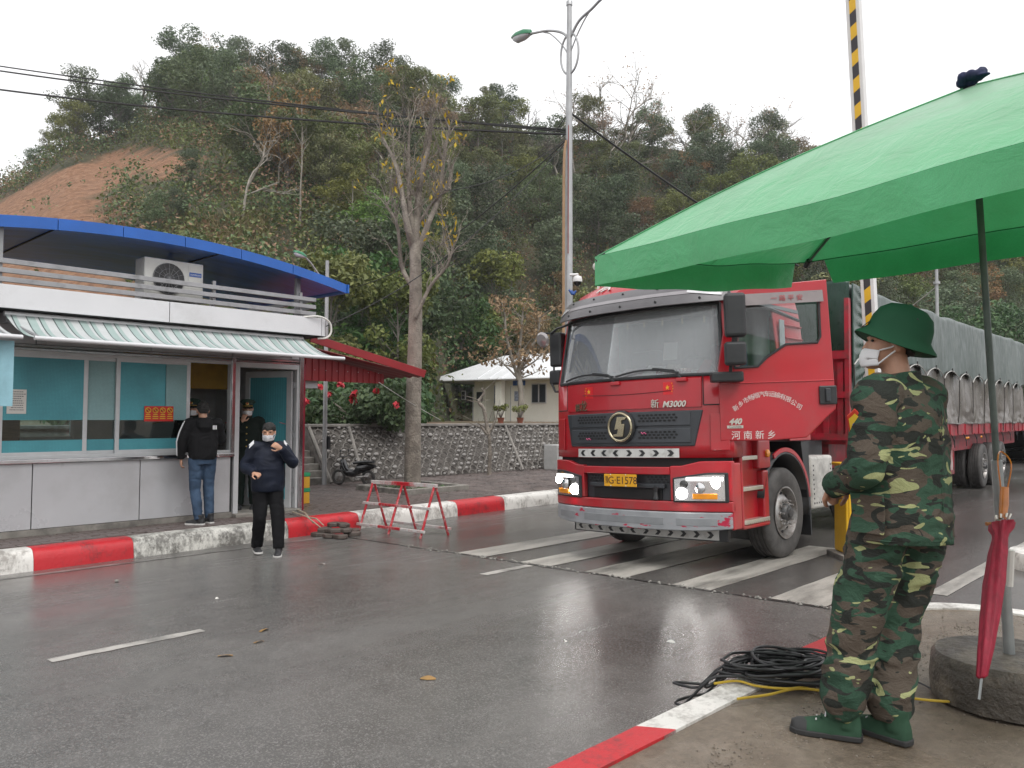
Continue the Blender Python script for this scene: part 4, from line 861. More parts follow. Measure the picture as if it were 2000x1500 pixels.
for u0, u1, z0, z1 in ((1.04, 1.22, 1.77, 1.97),):
    g = G(); a = [dr(u0, z0, 0), dr(u1, z0, 0), dr(u1, z0, .03), dr(u0, z0, .03), dr(u0, z1, 0), dr(u1, z1, 0), dr(u1, z1, .03), dr(u0, z1, .03)]; g.hexa(a); hn = g.obj('handle', T_BLK, dd, bevel=.012)
    g = G(); a = [dr(u0+.06, z0+.03, .03), dr(u1-.07, z0+.03, .03), dr(u1-.07, z0+.03, .055), dr(u0+.06, z0+.03, .055), dr(u0+.06, z1-.03, .03), dr(u1-.07, z1-.03, .03), dr(u1-.07, z1-.03, .055), dr(u0+.06, z1-.03, .055)]; g.hexa(a); g.obj('handle_grip', T_GREY, hn, bevel=.008)
chars = '新乡市畅顺汽车运输有限公司'
for k, ch in enumerate(chars):
    t = k/(len(chars)-1); u = .17+.66*t; s = 2*t-1; z = 1.895-.145*s*s; sl = -.145*2*s*2/.66*.62
    o = text(ch, .066, T_WHITE, dr(u, z, .001), DX*math.cos(math.atan(sl))+Vector((0, 0, math.sin(math.atan(sl)))), Vector((0, 0, 1))*math.cos(math.atan(sl))-DX*math.sin(math.atan(sl)), dd, extrude=.001)
for k, ch in enumerate('河南新乡'): text(ch, .098, T_WHITE, dr(.16+.125*k, 1.452, .001), DX, (0, 0, 1), dd, extrude=.001)
text('440', .085, T_SILVER, dr(.155, 1.605, .002), DX, (0, 0, 1), dd, extrude=.004, bold=.004, shear=.3)
g = G(); g.hexa([dr(.07, 1.535, 0), dr(.24, 1.535, 0), dr(.24, 1.535, .006), dr(.07, 1.535, .006), dr(.07, 1.565, 0), dr(.24, 1.565, 0), dr(.24, 1.565, .006), dr(.07, 1.565, .006)]); bp = g.obj('badge_plate', T_SILVER, dd); text('Cummins', .034, T_INK, dr(.155, 1.55, .007), DX, (0, 0, 1), bp, extrude=.0005)
# mirrors
def lbox(nm, u0, u1, z0, z1, d0, d1, m, par, bev=.02):
    g = G(); g.hexa([dr(u0, z0, d0), dr(u1, z0, d0), dr(u1, z0, d1), dr(u0, z0, d1), dr(u0, z1, d0), dr(u1, z1, d0), dr(u1, z1, d1), dr(u0, z1, d1)]); return g.obj(nm, m, par, bevel=bev, seg=3)
lbox('mirror', .05, .27, 2.50, 2.97, .16, .29, T_BLK, dd, .035); lbox('mirror', .04, .26, 2.20, 2.45, .16, .28, T_BLK, dd, .03); lbox('mirror_base', -.10, .24, 2.03, 2.14, .02, .18, T_BLK, dd, .02)
g = G(); g.tube([dr(.1, 2.08, .14), dr(.11, 2.25, .2)], .02, 6); g.tube([dr(.14, 2.42, .2), dr(.15, 2.52, .22)], .03, 6); g.tube([dr(.12, 2.95, .2), dr(.12, 3.0, .15), dr(.14, 2.99, .02)], .018, 6); g.obj('mirror_arm', T_BLK, dd)
fp = lambda px, py, X=8.0: TI @ at_x(px, py, X)
def fbox(nm, px0, px1, py0, py1, th):
    a = fp(px0, py1); b = fp(px1, py0); g = G(); g.box(a.x, a.x+th, min(a.y, b.y), max(a.y, b.y), a.z, b.z); return g.obj(nm, T_BLK, truck, bevel=.03, seg=3)
fbox('mirror', 1073, 1094, 648, 717, .13); fbox('mirror', 1072, 1092, 722, 752, .12)
g = G(); a, b, c = fp(1117, 632, 7.9), fp(1088, 642), fp(1076, 652); g.tube([a, b, c], .016, 6); g.tube([fp(1076, 652), fp(1062, 650, 7.9)], .012, 6); g.tube([fp(1082, 715), fp(1082, 724)], .014, 6); g.tube([fp(1078, 750), fp(1085, 765), fp(1100, 765)], .016, 6); g.obj('mirror_arm', T_BLK, truck)
q = fp(1060, 664, 7.85); g = G(); g.lathe([(.0, .03), (.08, .025), (.105, 0), (.10, -.012), (0, -.012)], 20, Matrix.Translation(q) @ Matrix.Rotation(-PI/2-.3, 4, 'Y')); g.obj('round_mirror', mat('mirror_glass', (.35, .33, .33), .12, metal=.6), truck, smooth=40)
# --- lower side: steps, wheel arch, chassis
g = G(); g.box(.17, .80, -1.14, -1.10, .44, 1.42); g.obj('step_well', T_RED, truck); g = G(); g.box(.17, .22, -1.22, -1.10, .44, 1.40); g.box(.70, .83, -1.22, -1.10, .44, 1.05); g.box(.60, .90, -1.22, -1.1, 1.07, 1.40); g.box(.2, .84, -1.22, -1.1, .42, .47); g.obj('step_frame', T_RED, truck, bevel=.02)
for z, x1 in ((1.18, .56), (.84, .68), (.475, .82)):
    g = G(); g.box(.20, x1, -1.225, -1.08, z, z+.045); sp = g.obj('step', T_SILVER, truck, bevel=.006)
    if z < .5:
        g = G()
        for k in range(12): g.box(.22+k*.05, .245+k*.05, -1.232, -1.2255, z, z+.02)
        g.obj('step_teeth', T_SILVER, sp)
g = G(); g.lathe([(.045, 0), (.045, .02), (.03, .03), (0, .032)], 16, Matrix.Translation((.80, -1.222, 1.24)) @ Matrix.Rotation(PI/2, 4, 'X')); g.obj('side_marker', T_AMB, truck, smooth=40)
def arch(y0, y1, r, x, z, a0, a1, m, nm, t=.025):
    g = G(); g.sheet(lambda u, v: (x+math.cos(a0+(a1-a0)*u)*r, y0+(y1-y0)*v, z+math.sin(a0+(a1-a0)*u)*r), 16, 1, 0); o = g.obj(nm, m, truck, smooth=60); s = o.modifiers.new('t', 'SOLIDIFY'); s.thickness = t; return o
for s in (-1, 1):
    arch(s*1.22, s*.7, .64, 1.30, .60, -.25, PI*.93, T_BLK, 'wheel_arch')
    g = G(); g.sheet(lambda u, v: (1.30+math.cos(PI*.62*u+.1)*(.645+.05*v), s*1.222, .60+math.sin(PI*.62*u+.1)*(.645+.05*v)), 16, 1, .02, (0, s, 0)); g.obj('arch_lip', T_RED, truck, smooth=60)
    g = G(); g.hexa([(1.9, s*1.22, .62), (2.02, s*1.22, .62), (2.02, s*.75, .62), (1.9, s*.75, .62), (1.55, s*1.22, 1.45), (2.02, s*1.22, 1.45), (2.02, s*.75, 1.45), (1.55, s*.75, 1.45)]) if s > 0 else g.hexa([(1.93, -1.21, .55), (2.0, -1.21, .55), (2.0, -.75, .55), (1.93, -.75, .55), (1.78, -1.21, 1.36), (2.0, -1.21, 1.36), (2.0, -.75, 1.36), (1.78, -.75, 1.36)]); g.obj('fender_rear', T_BLK, truck)
    g = G(); g.box(2.0, 2.03, s*1.2-.25*(1 if s > 0 else -0), s*1.2+.25*(1 if s < 0 else 0), .18, .95); g.obj('mud_flap', T_BLK, truck)
g = G(); g.hexa([(1.42, -1.23, 1.37), (2.05, -1.23, 1.37), (2.05, -1.1, 1.37), (1.6, -1.1, 1.37), (1.40, -1.23, 1.46), (2.02, -1.23, 1.62), (2.02, -1.1, 1.62), (1.5, -1.1, 1.46)]); g.obj('rear_skirt', T_RED, truck, bevel=.01)
T_WBOX = mat('white_box', (.50, .49, .46), .5, var=.15, dirt=((.2, .19, .18), 5, .55, .6))
g = G(); g.box(2.12, 2.85, -1.18, -.6, .48, 1.16); wb_ = g.obj('side_box', T_WBOX, truck, bevel=.04, seg=3); g = G()
for k in range(9):
    for x, z in ((2.2+k*.07, .56), (2.2, .56+k*.06), (2.76, .56+k*.06)): g.cbox((x, -1.181, z), (.022, .006, .022))
g.obj('rivets', T_BLK, wb_)
g = G(); g.box(.2, 6.8, -.48, -.36, .62, .92); g.box(.2, 6.8, .36, .48, .62, .92)
for x in (.6, 2.3, 3.6, 5.2, 6.6): g.box(x, x+.15, -.36, .36, .64, .9)
g.obj('chassis', T_BLK, truck); g = G(); g.tube([(1.3, -.9, .53), (1.3, .9, .53)], .09, 10); g.obj('front_axle', T_BLK, truck)
g = G(); g.box(2.0, 3.2, -.9, .9, .95, 1.35); g.obj('engine_rear', T_BLK, truck)
# wheel: tyre, rim, hub, nuts
def wheel_meshes():
    out = {}
    R = .535; g = G(); prof = [(.30, -.13), (.36, -.145), (.46, -.15), (.51, -.135), (R-.008, -.115), (R, -.10)]
    for k in range(4): c = -.075+.05*k; prof += [(R, c-.018), (R-.014, c-.012), (R-.014, c-.006), (R, c)]
    prof += [(R, .10), (R-.008, .115), (.51, .135), (.46, .15), (.36, .145), (.30, .13)]; g.lathe(prof, 48, Matrix.Rotation(PI/2, 4, 'X'), cap=False); out['tyre'] = g.mesh('tyre', T_RUB, 40)
    g = G(); M = Matrix.Rotation(PI/2, 4, 'X')
    g.lathe([(.305, .135), (.31, .15), (.295, .15), (.285, .12), (.27, .05), (.245, .055), (.19, .115), (.165, .13), (.11, .13), (.10, .10), (0, .10)], 40, M, cap=False); out['rim'] = g.mesh('rim', T_RIM, 40)
    g = G(); g.lathe([(.115, .10), (.11, .15), (.085, .185), (.06, .19), (.055, .21), (0, .212)], 20, M, cap=False); out['hub'] = g.mesh('hub', T_HUB, 40)
    g = G()
    for k in range(1):
        a = 2*PI*k/10; g.lathe([(.02, .12), (.02, .145), (.012, .15), (.012, .19), (0, .19)], 8, M @ Matrix.Translation((math.cos(a)*.143, math.sin(a)*.143, 0)))
    out['wheel_nut'] = g.mesh('wheel_nut', T_RIM, 40)
    g = G()
    for k in range(10):
        a = 2*PI*(k+.5)/10; g.lathe([(.026, .085), (.026, .0905), (0, .0905)], 10, M @ Matrix.Translation((math.cos(a)*.222, math.sin(a)*.222, 0)) @ Matrix.Rotation(0, 4, 'X'))
    out['rim_holes'] = g.mesh('rim_holes', M_DARK)
    return out
WM = wheel_meshes()
def wheel(parent, x, y, side, z=.535, name='wheel', nuts=False):
    t = link_mesh(name, WM['tyre'], parent, (x, y, z), (0, 0, 0 if side < 0 else PI))
    for k in ('rim', 'hub', 'rim_holes'): link_mesh(k, WM[k], t)
    for k in range(10 if nuts else 0): link_mesh('wheel_nut', WM['wheel_nut'], t, None, (0, 2*PI*k/10, 0))
    return t
wheel(truck, 1.30, -1.055, -1, .535-.015, nuts=True); wheel(truck, 1.30, 1.055, 1, .535+.015)
for x in (4.6, 5.95):
    for s in (-1, 1): wheel(truck, x, s*1.07, s); wheel(truck, x, s*.74, s)

# ================================================================== TRAILER and its load
TY = math.radians(3.3); trl = empty('trailer', (11.42, 4.17, zroad(4.2)), TY, label='long red flatbed trailer with toolboxes, three rear axles and sheeted load', cat='trailer')
R_RED = mat('trailer_red', (.36, .014, .03), .45, var=.25, vscale=2.5, dirt=((.10, .05, .045), 4, .52, .7)); TLN = 17.0
g = G(); g.box(0, TLN, .3, .5, .95, 1.40); g.box(0, TLN, 1.95, 2.15, .95, 1.40); g.obj('frame_beams', R_RED, trl)
g = G(); g.box(0, TLN, .02, 2.43, 1.40, 1.47); g.obj('deck', R_RED, trl)
g = G(); g.box(0, TLN, 0, .018, 1.32, 1.56); g.box(0, TLN, 2.432, 2.45, 1.32, 1.56); g.obj('side_rail', R_RED, trl)
for k in range(22):
    g = G(); g.box(.3+k*.76, .34+k*.76, -.02, -.002, 1.33, 1.55); g.obj('rail_cleat', R_RED, trl)
hb = None
g = G(); g.box(-.06, -.02, 0, 2.45, 1.3, 2.62); hb = g.obj('headboard', R_RED, trl)
for k in range(12): g = G(); g.box(-.10, -.062, .06+k*.2, .14+k*.2, 1.35, 2.45); g.obj('headboard_rib', R_RED, hb)
for z in (2.5, 1.95, 1.36): g = G(); g.box(-.13, -.101, -.02, 2.47, z, z+.09); g.obj('headboard_rail', R_RED, hb)
g = G(); g.box(-.12, -.02, -.03, .03, 1.0, 3.35); g.box(-.12, -.02, 2.42, 2.48, 1.0, 3.35); g.obj('corner_post', R_RED, hb)
T_PANEL = mat('toolbox_panel', (.45, .40, .38), .5, var=.3, vscale=3, dirt=((.30, .06, .06), 3, .52, .9))
for x in (3.0, 5.1):
    g = G(); g.box(x, x+1.95, .05, .6, .52, 1.12); tb = g.obj('toolbox', R_RED, trl, bevel=.01)
    for k in range(2):
        g = G(); g.box(x+.12+.9*k, x+.85+.9*k, .035, .048, .62, 1.02); g.obj('toolbox_panel', T_PANEL, tb)
        gg = frame(tb, x+.08+.9*k, x+.89+.9*k, .575, 1.07, .045, .02, .028, 'toolbox_frame', R_RED)
for k in range(3):
    for s in (0, 1):
        wheel(trl, 10.6+k*1.35, .22 if s == 0 else 2.23, -1 if s == 0 else 1, nuts=s == 0); wheel(trl, 10.6+k*1.35, .55 if s == 0 else 1.9, -1 if s == 0 else 1)
for k in range(14):
    g = G(); x = .5+k*1.2; g.tube(bez([(x, -.012, 1.34), (x+.1, -.04, 1.2), (x+.2, -.03, 1.08), (x+.28, -.012, 1.3)], 5), .008, 5); g.obj('strap_end', T_BLK, trl)
for x in (3.2, 7.9, 8.1, 9.6): g = G(); g.lathe([(.03, 0), (.02, .03)], 8, Matrix.Translation((x, -.022, 1.25)) @ Matrix.Rotation(PI/2, 4, 'X')); g.obj('marker_lamp', T_AMB, trl)
# load: lower brown sheet, upper green-grey tarpaulin
def cloth(name, a, b, rough, sc, st):
    m, nt, bs, nd, lk = new_mat(name); n = noise_tex(nt, sc, 8, .65, stretch=st); f = noise_tex(nt, 9, 8, .65, stretch=(1, 1, .35))
    lk.new(ramp(nt, n.outputs[0], [(.3, a), (.7, b)]).outputs[0], bs.inputs['Base Color']); lk.new(ramp(nt, f.outputs[0], [(.35, rough-.14), (.7, rough+.12)]).outputs[0], bs.inputs['Roughness'])
    bump(nt, bs, f.outputs[0], .15, .015); bs.inputs['Specular IOR Level'].default_value = .35; return m
C_UP = cloth('tarpaulin_grey_green', (.052, .074, .067), (.098, .122, .116), .46, .7, (1.2, 1, .35)); C_LOW = cloth('load_sheet_brown', (.075, .064, .055), (.15, .13, .115), .36, 1.8, (1.6, 1, .35)); C_FR = cloth('tarpaulin_dark_green', (.012, .038, .026), (.022, .058, .042), .33, 2.0, (1, 1, 1))
def ztop(s): return 3.60+.024*s+.05*mnoise.noise(Vector((s*.9, 0, 5)))
BAY = 1.42
def scal(s): return 2.42+.006*s+.17*math.sin(PI*((s/BAY) % 1.0))**.7
def wr(s, q, k): return mnoise.noise(Vector((s*1.1, q*.4, k)))*.07+mnoise.noise(Vector((s*2.6, q*.4, k+3)))*.014+mnoise.noise(Vector((s*9, q*5, k+6)))*.0025
tp = empty('tarpaulin', (11.42, 4.17, zroad(4.2)+1.47), TY, label='grey-green tarpaulin roped over the trailer load with scalloped hem', cat='tarpaulin')
def up_sheet(u, v):
    s = .02+16.9*u; zt = ztop(s); zb = scal(s)
    if v < .55: t = v/.55; z = zb+(zt-.10-zb)*t; y = -.02+.03*t+wr(s, z, 1)-.02*math.sin(PI*((s/BAY) % 1))*(1-t)
    elif v < .7: a = (v-.55)/.15*PI/2; z = zt-.10+.10*math.sin(a); y = .01+.16*(1-math.cos(a))+wr(s, z, 1)*(1-(v-.55)/.15)
    else: t = (v-.7)/.3; y = .17+2.2*t; z = zt+.12*math.sin(PI*t)+wr(s, y, 2)*.6
    return (s, y, z-1.47)
g = G(); g.sheet(up_sheet, 420, 34); g.obj('top_cover', C_UP, tp, smooth=180, fix=True)
g = G(); g.sheet(lambda u, v: (.02+16.9*u, 2.4+.03*v, ztop(16.9*u)*(1-v)+1.5*v-1.47), 60, 6); g.obj('far_side_cover', C_UP, tp, smooth=180)
g = G(); g.sheet(lambda u, v: (.0-.03*math.sin(PI*u)+wr(u*6, v*2, 8)-.15*math.sin(PI*v)*0, .0+2.42*u, (2.5+(ztop(0)+.02-2.5)*v+.10*(1-v)*math.sin(u*9))-1.47), 50, 20, .02, (-1, 0, 0)); g.obj('front_cover', C_FR, tp, smooth=180)
g = G(); g.sheet(lambda u, v: (.0+.62*u, -.05+.02*math.sin(v*60+u*9)*u, (1.95+.4*u+(ztop(.3)-2.0-.4*u)*v)-1.47), 12, 50, .012, (0, -1, 0)); g.obj('front_wrap', C_FR, tp, smooth=180)
lsht = empty('load_sheet', (11.42, 4.17, zroad(4.2)+1.47), TY, label='dull brown plastic sheet wrapped round the lower half of the trailer load', cat='sheet')
g = G(); g.sheet(lambda u, v: (.05+16.85*u, .03+wr(16.85*u, v*3, 14)*1.1-.06*(1-v)**3+.03*mnoise.noise(Vector((u*60, v*14*(1-v), 4)))*(1-v), (1.56+.03*mnoise.noise(Vector((u*16.85*1.2, 0, 9)))+1.15*v)-1.47), 320, 26); g.obj('side_cover', C_LOW, lsht, smooth=180)
g = G(); g.box(.1, 16.8, .12, 2.3, .02, 1.9); g.obj('cargo_block', C_LOW, lsht)
M_ROPE = mat('rope_white', (.45, .44, .42), .8); M_ROPED = mat('rope_dark', (.035, .03, .028), .8)
for k in range(11):
    s0_ = k*BAY; g = G(); g.tube([(s0_+BAY*t, -.065, scal(min(s0_+BAY*t, 16.9)-1e-4 if t == 1 else s0_+BAY*t)-1.475+.0) for t in np.linspace(0.001, .999, 9)], .010, 5); g.obj('hem_rope', M_ROPE, tp)
    g = G(); x = s0_+.02*(-1)**k; g.tube([(s0_, -.06, 2.42+.006*s0_-1.47), (x+.03, -.055, 1.9-1.47), (x+.05*math.sin(k*2.1), -.03, 1.5-1.47), (x+.05*math.sin(k*2.1), -.025, 1.36-1.47)], .009, 5); g.obj('tie_rope', M_ROPED, tp)
    g = G(); g.tube([(s0_+BAY*.5, -.07, scal(s0_+BAY*.5)-1.47+.05), (s0_+BAY*.5, -.07, scal(s0_+BAY*.5)-1.47-.05)], .012, 5); g.obj('eyelet', M_ROPED, tp)

# ================================================================== PEOPLE
V = Vector
def remesh(g, voxel, name, mats, smooth=4, wrinkle=None):
    me = g.mesh(name, mats, None, True); o = bpy.data.objects.new(name, me); COL.objects.link(o)
    r = o.modifiers.new('r', 'REMESH'); r.mode = 'VOXEL'; r.voxel_size = voxel; r.use_smooth_shade = True
    sm = o.modifiers.new('s', 'SMOOTH'); sm.factor = .5; sm.iterations = smooth
    dg = bpy.context.evaluated_depsgraph_get(); out = bpy.data.meshes.new_from_object(o.evaluated_get(dg)); bpy.data.objects.remove(o); bpy.data.meshes.remove(me)
    if wrinkle:
        co = np.empty(len(out.vertices)*3, 'f'); out.vertices.foreach_get('co', co); co = co.reshape(-1, 3); no = np.empty(len(out.vertices)*3, 'f'); out.vertices.foreach_get('normal', no); no = no.reshape(-1, 3)
        amp, fr, sd = wrinkle
        for i in range(len(co)):
            p = V(co[i]); q = V((p.x*fr, p.y*fr, p.z*fr*1.6))
            w = mnoise.noise(q+V((sd, 0, 0)))
            w2 = 1-2*abs(mnoise.noise(q*.8+V((0, sd, mnoise.noise(q*.5)*1.5))))
            co[i] += no[i]*amp*(.6*w+.8*w2-.4)
        out.vertices.foreach_set('co', co.reshape(-1))
    out.materials.clear()
    for m in (mats if isinstance(mats, (list, tuple)) else [mats]): out.materials.append(m)
    out.polygons.foreach_set('use_smooth', [True]*len(out.polygons)); out.update(); return out
def osec(g, secs, n=20):   # stacked ovals: (centre, half width x, half depth y)
    g.loft([[V((c[0]+w*math.copysign(abs(math.cos(t))**.85, math.cos(t)), c[1]+d*math.copysign(abs(math.sin(t))**.85, math.sin(t)), c[2])) for t in [2*PI*k/n for k in range(n)]] for c, w, d in secs])
def limb(g, pts, rad, n=14, sub=5):
    P = bez(pts, sub); R = []
    for i in range(len(P)):
        t = i/sub; k = min(int(t), len(rad)-2); R.append(rad[k]+(rad[k+1]-rad[k])*(t-k))
    g.tube(P, R, n)
def hand(g, wrist, d, nrm, side, curl=.5, s=1.0):
    """palm and five fingers; d = pointing direction, nrm = back of the hand, side=+1 thumb on d x nrm side"""
    d = V(d).normalized(); nrm = V(nrm); nrm = (nrm-d*nrm.dot(d)).normalized(); a = d.cross(nrm)*side; w = V(wrist)
    g.loft([[w+d*(t*s)+a*(ww*s*math.cos(q))+nrm*(hh*s*math.sin(q)) for q in [2*PI*k/12 for k in range(12)]] for t, ww, hh in ((-.03, .024, .02), (.0, .027, .019), (.03, .036, .017), (.065, .041, .015), (.09, .040, .012))])
    for k, (off, L) in enumerate(((.031, .068), (.011, .076), (-.010, .071), (-.030, .055))):
        p = w+d*(.083*s)+a*(off*s); c = curl*(.8+.12*k); pts = [p-d*.02*s]; dirv = d
        pts.append(p)
        for q, f in enumerate((.42, .32, .26)):
            ang = c*(.7, 1.1, .9)[q]; ax = a
            dirv = (Matrix.Rotation(-ang*side, 3, ax) @ dirv); p = p+dirv*(L*f*s); pts.append(p)
        g.tube(pts, [.010*s, .0098*s, .0092*s, .0085*s, .007*s], 8)
    p = w+d*.022*s+a*.03*s; t1 = p+(d*.45+a*.7-nrm*.35).normalized()*.04*s; t2 = t1+(d*.85+a*.15-nrm*.4).normalized()*.032*s; t3 = t2+(d*.9-a*.15-nrm*.35).normalized()*.024*s
    g.tube([p-d*.01*s-a*.01*s, t1, t2, t3], [.014*s, .0125*s, .0105*s, .008*s], 8)
HS = [(-.006, .020, .086, .050), (.018, .043, .094, .0), (.05, .056, .092, -.045), (.085, .065, .088, -.078), (.115, .070, .085, -.092), (.15, .0735, .088, -.100), (.185, .067, .073, -.092), (.212, .046, .040, -.062), (.226, .016, .008, -.028)]
def head_geo(g, HM):
    g.loft([[HM @ V((w*math.cos(t), (yf+yb)/2+(yf-yb)/2*math.sin(t), z)) for t in [2*PI*k/22 for k in range(22)]] for z, w, yf, yb in HS])
    g.loft([[HM @ V((sx, y, z)) for sx, y, z in pts] for pts in (((-.010, .080, .112), (.010, .080, .112), (.006, .094, .112), (-.006, .094, .112)), ((-.016, .082, .075), (.016, .082, .075), (.009, .112, .078), (-.009, .112, .078)), ((-.018, .08, .062), (.018, .08, .062), (.010, .104, .064), (-.010, .104, .064)))])
    for s in (-1, 1):   # ears, brows, lips
        g.loft([[HM @ V((s*(.066+.018*dd), -.012+r*math.cos(t)*.62-.006*dd, .096+r*math.sin(t))) for t in [2*PI*k/12 for k in range(12)]] for dd, r in ((0, .024), (.5, .031), (1, .030), (1.15, .02))])
        g.tube([HM @ V((s*.016, .088, .128)), HM @ V((s*.042, .080, .130)), HM @ V((s*.056, .064, .124))], .008, 6)
    g.tube([HM @ V((-.024, .084, .038)), HM @ V((0, .094, .040)), HM @ V((.024, .084, .038))], .008, 6)
def mask_geo(HM, m, parent):
    g = G()
    def f(u, v):
        a = -1.0+2.0*u; z = -.004+.084*v; k = 1-abs(2*u-1)
        r = .098+.018*math.exp(-((u-.5)/.16)**2)*(.6+.4*math.sin(PI*v)); zz = z+(.010*(1-k)*(1 if v < .5 else -1))
        return HM @ V((math.sin(a)*.077*(1+.02*k), math.cos(a)*r-.004+.006*math.sin(PI*v), zz))
    g.sheet(f, 20, 10); o = g.obj('face_mask', m, parent, smooth=180)
    sd = o.modifiers.new('t', 'SOLIDIFY'); sd.thickness = .002; sd.offset = 1
    for s in (-1, 1):
        for z in (.012, .07):
            g = G(); g.tube([HM @ V((s*.066, .052, z)), HM @ V((s*.077, .010, z*.5+.05)), HM @ V((s*.079, -.022, .105 if z > .05 else .085))], .0035, 5); g.obj('ear_loop', m, o)
    return o
M_SKIN = mat('skin', (.42, .23, .15), .5, var=.12, vscale=14, bumps=(60, .08, .002)); M_SKIN.node_tree.nodes['Principled BSDF'].inputs['Subsurface Weight'].default_value = .08
M_HAIR = mat('black_hair', (.008, .007, .006), .75, var=.4, vscale=60, stretch=(6, 6, 1), bumps=(90, .6, .004)); M_MASK = mat('mask_white', (.68, .68, .69), .8, var=.05); M_EYE = mat('eye_dark', (.015, .01, .008), .15)
def fabric(name, col, rough=.85, var=.18, vs=9, bs=.25, sheen=0):
    m = mat(name, col, rough, var=var, vscale=vs, bumps=(18, bs, .012), spec=.18); return m
def camo():
    m, nt, bs, nd, lk = new_mat('camouflage')
    def ns(scale, st, off, dist=.9):
        tc = nd.new('ShaderNodeTexCoord'); mp = nd.new('ShaderNodeMapping'); mp.inputs['Scale'].default_value = st; mp.inputs['Location'].default_value = off; lk.new(tc.outputs['Object'], mp.inputs[0])
        n = nd.new('ShaderNodeTexNoise'); n.inputs['Scale'].default_value = scale; n.inputs['Detail'].default_value = 2.0; n.inputs['Roughness'].default_value = .42; n.inputs['Distortion'].default_value = dist; lk.new(mp.outputs[0], n.inputs[0]); return n.outputs[0]
    c = ramp(nt, ns(3.5, (1, 1, 1.6), (7, 1, 2)), [(0, (.030, .066, .043)), (.5, (.040, .086, .056))], 'CONSTANT').outputs[0]
    c = mixc(nt, ramp(nt, ns(5.4, (1, 1, 2.0), (0, 3, 1)), [(0, 0.0), (.505, 1.0)], 'CONSTANT').outputs[0], c, (.092, .074, .058))
    c = mixc(nt, ramp(nt, ns(7.2, (1, 1, 2.2), (5, 0, 4), 1.3), [(0, 0.0), (.575, 1.0)], 'CONSTANT').outputs[0], c, (.026, .029, .025))
    c = mixc(nt, ramp(nt, ns(6.0, (1, 1, 2.5), (2, 8, 3), 1.2), [(0, 0.0), (.632, 1.0)], 'CONSTANT').outputs[0], c, (.33, .35, .17))
    f = noise_tex(nt, 350, 2); c = mixc(nt, 1.0, c, ramp(nt, f.outputs[0], [(.3, .82), (.7, 1.12)]).outputs[0], 'MULTIPLY')
    lk.new(c, bs.inputs['Base Color']); bs.inputs['Roughness'].default_value = .85; bs.inputs['Specular IOR Level'].default_value = .2
    w = noise_tex(nt, 11, 5, .65, stretch=(1, 1, 1.7), dist=1.2); bump(nt, bs, w.outputs[0], .55, .03); return m
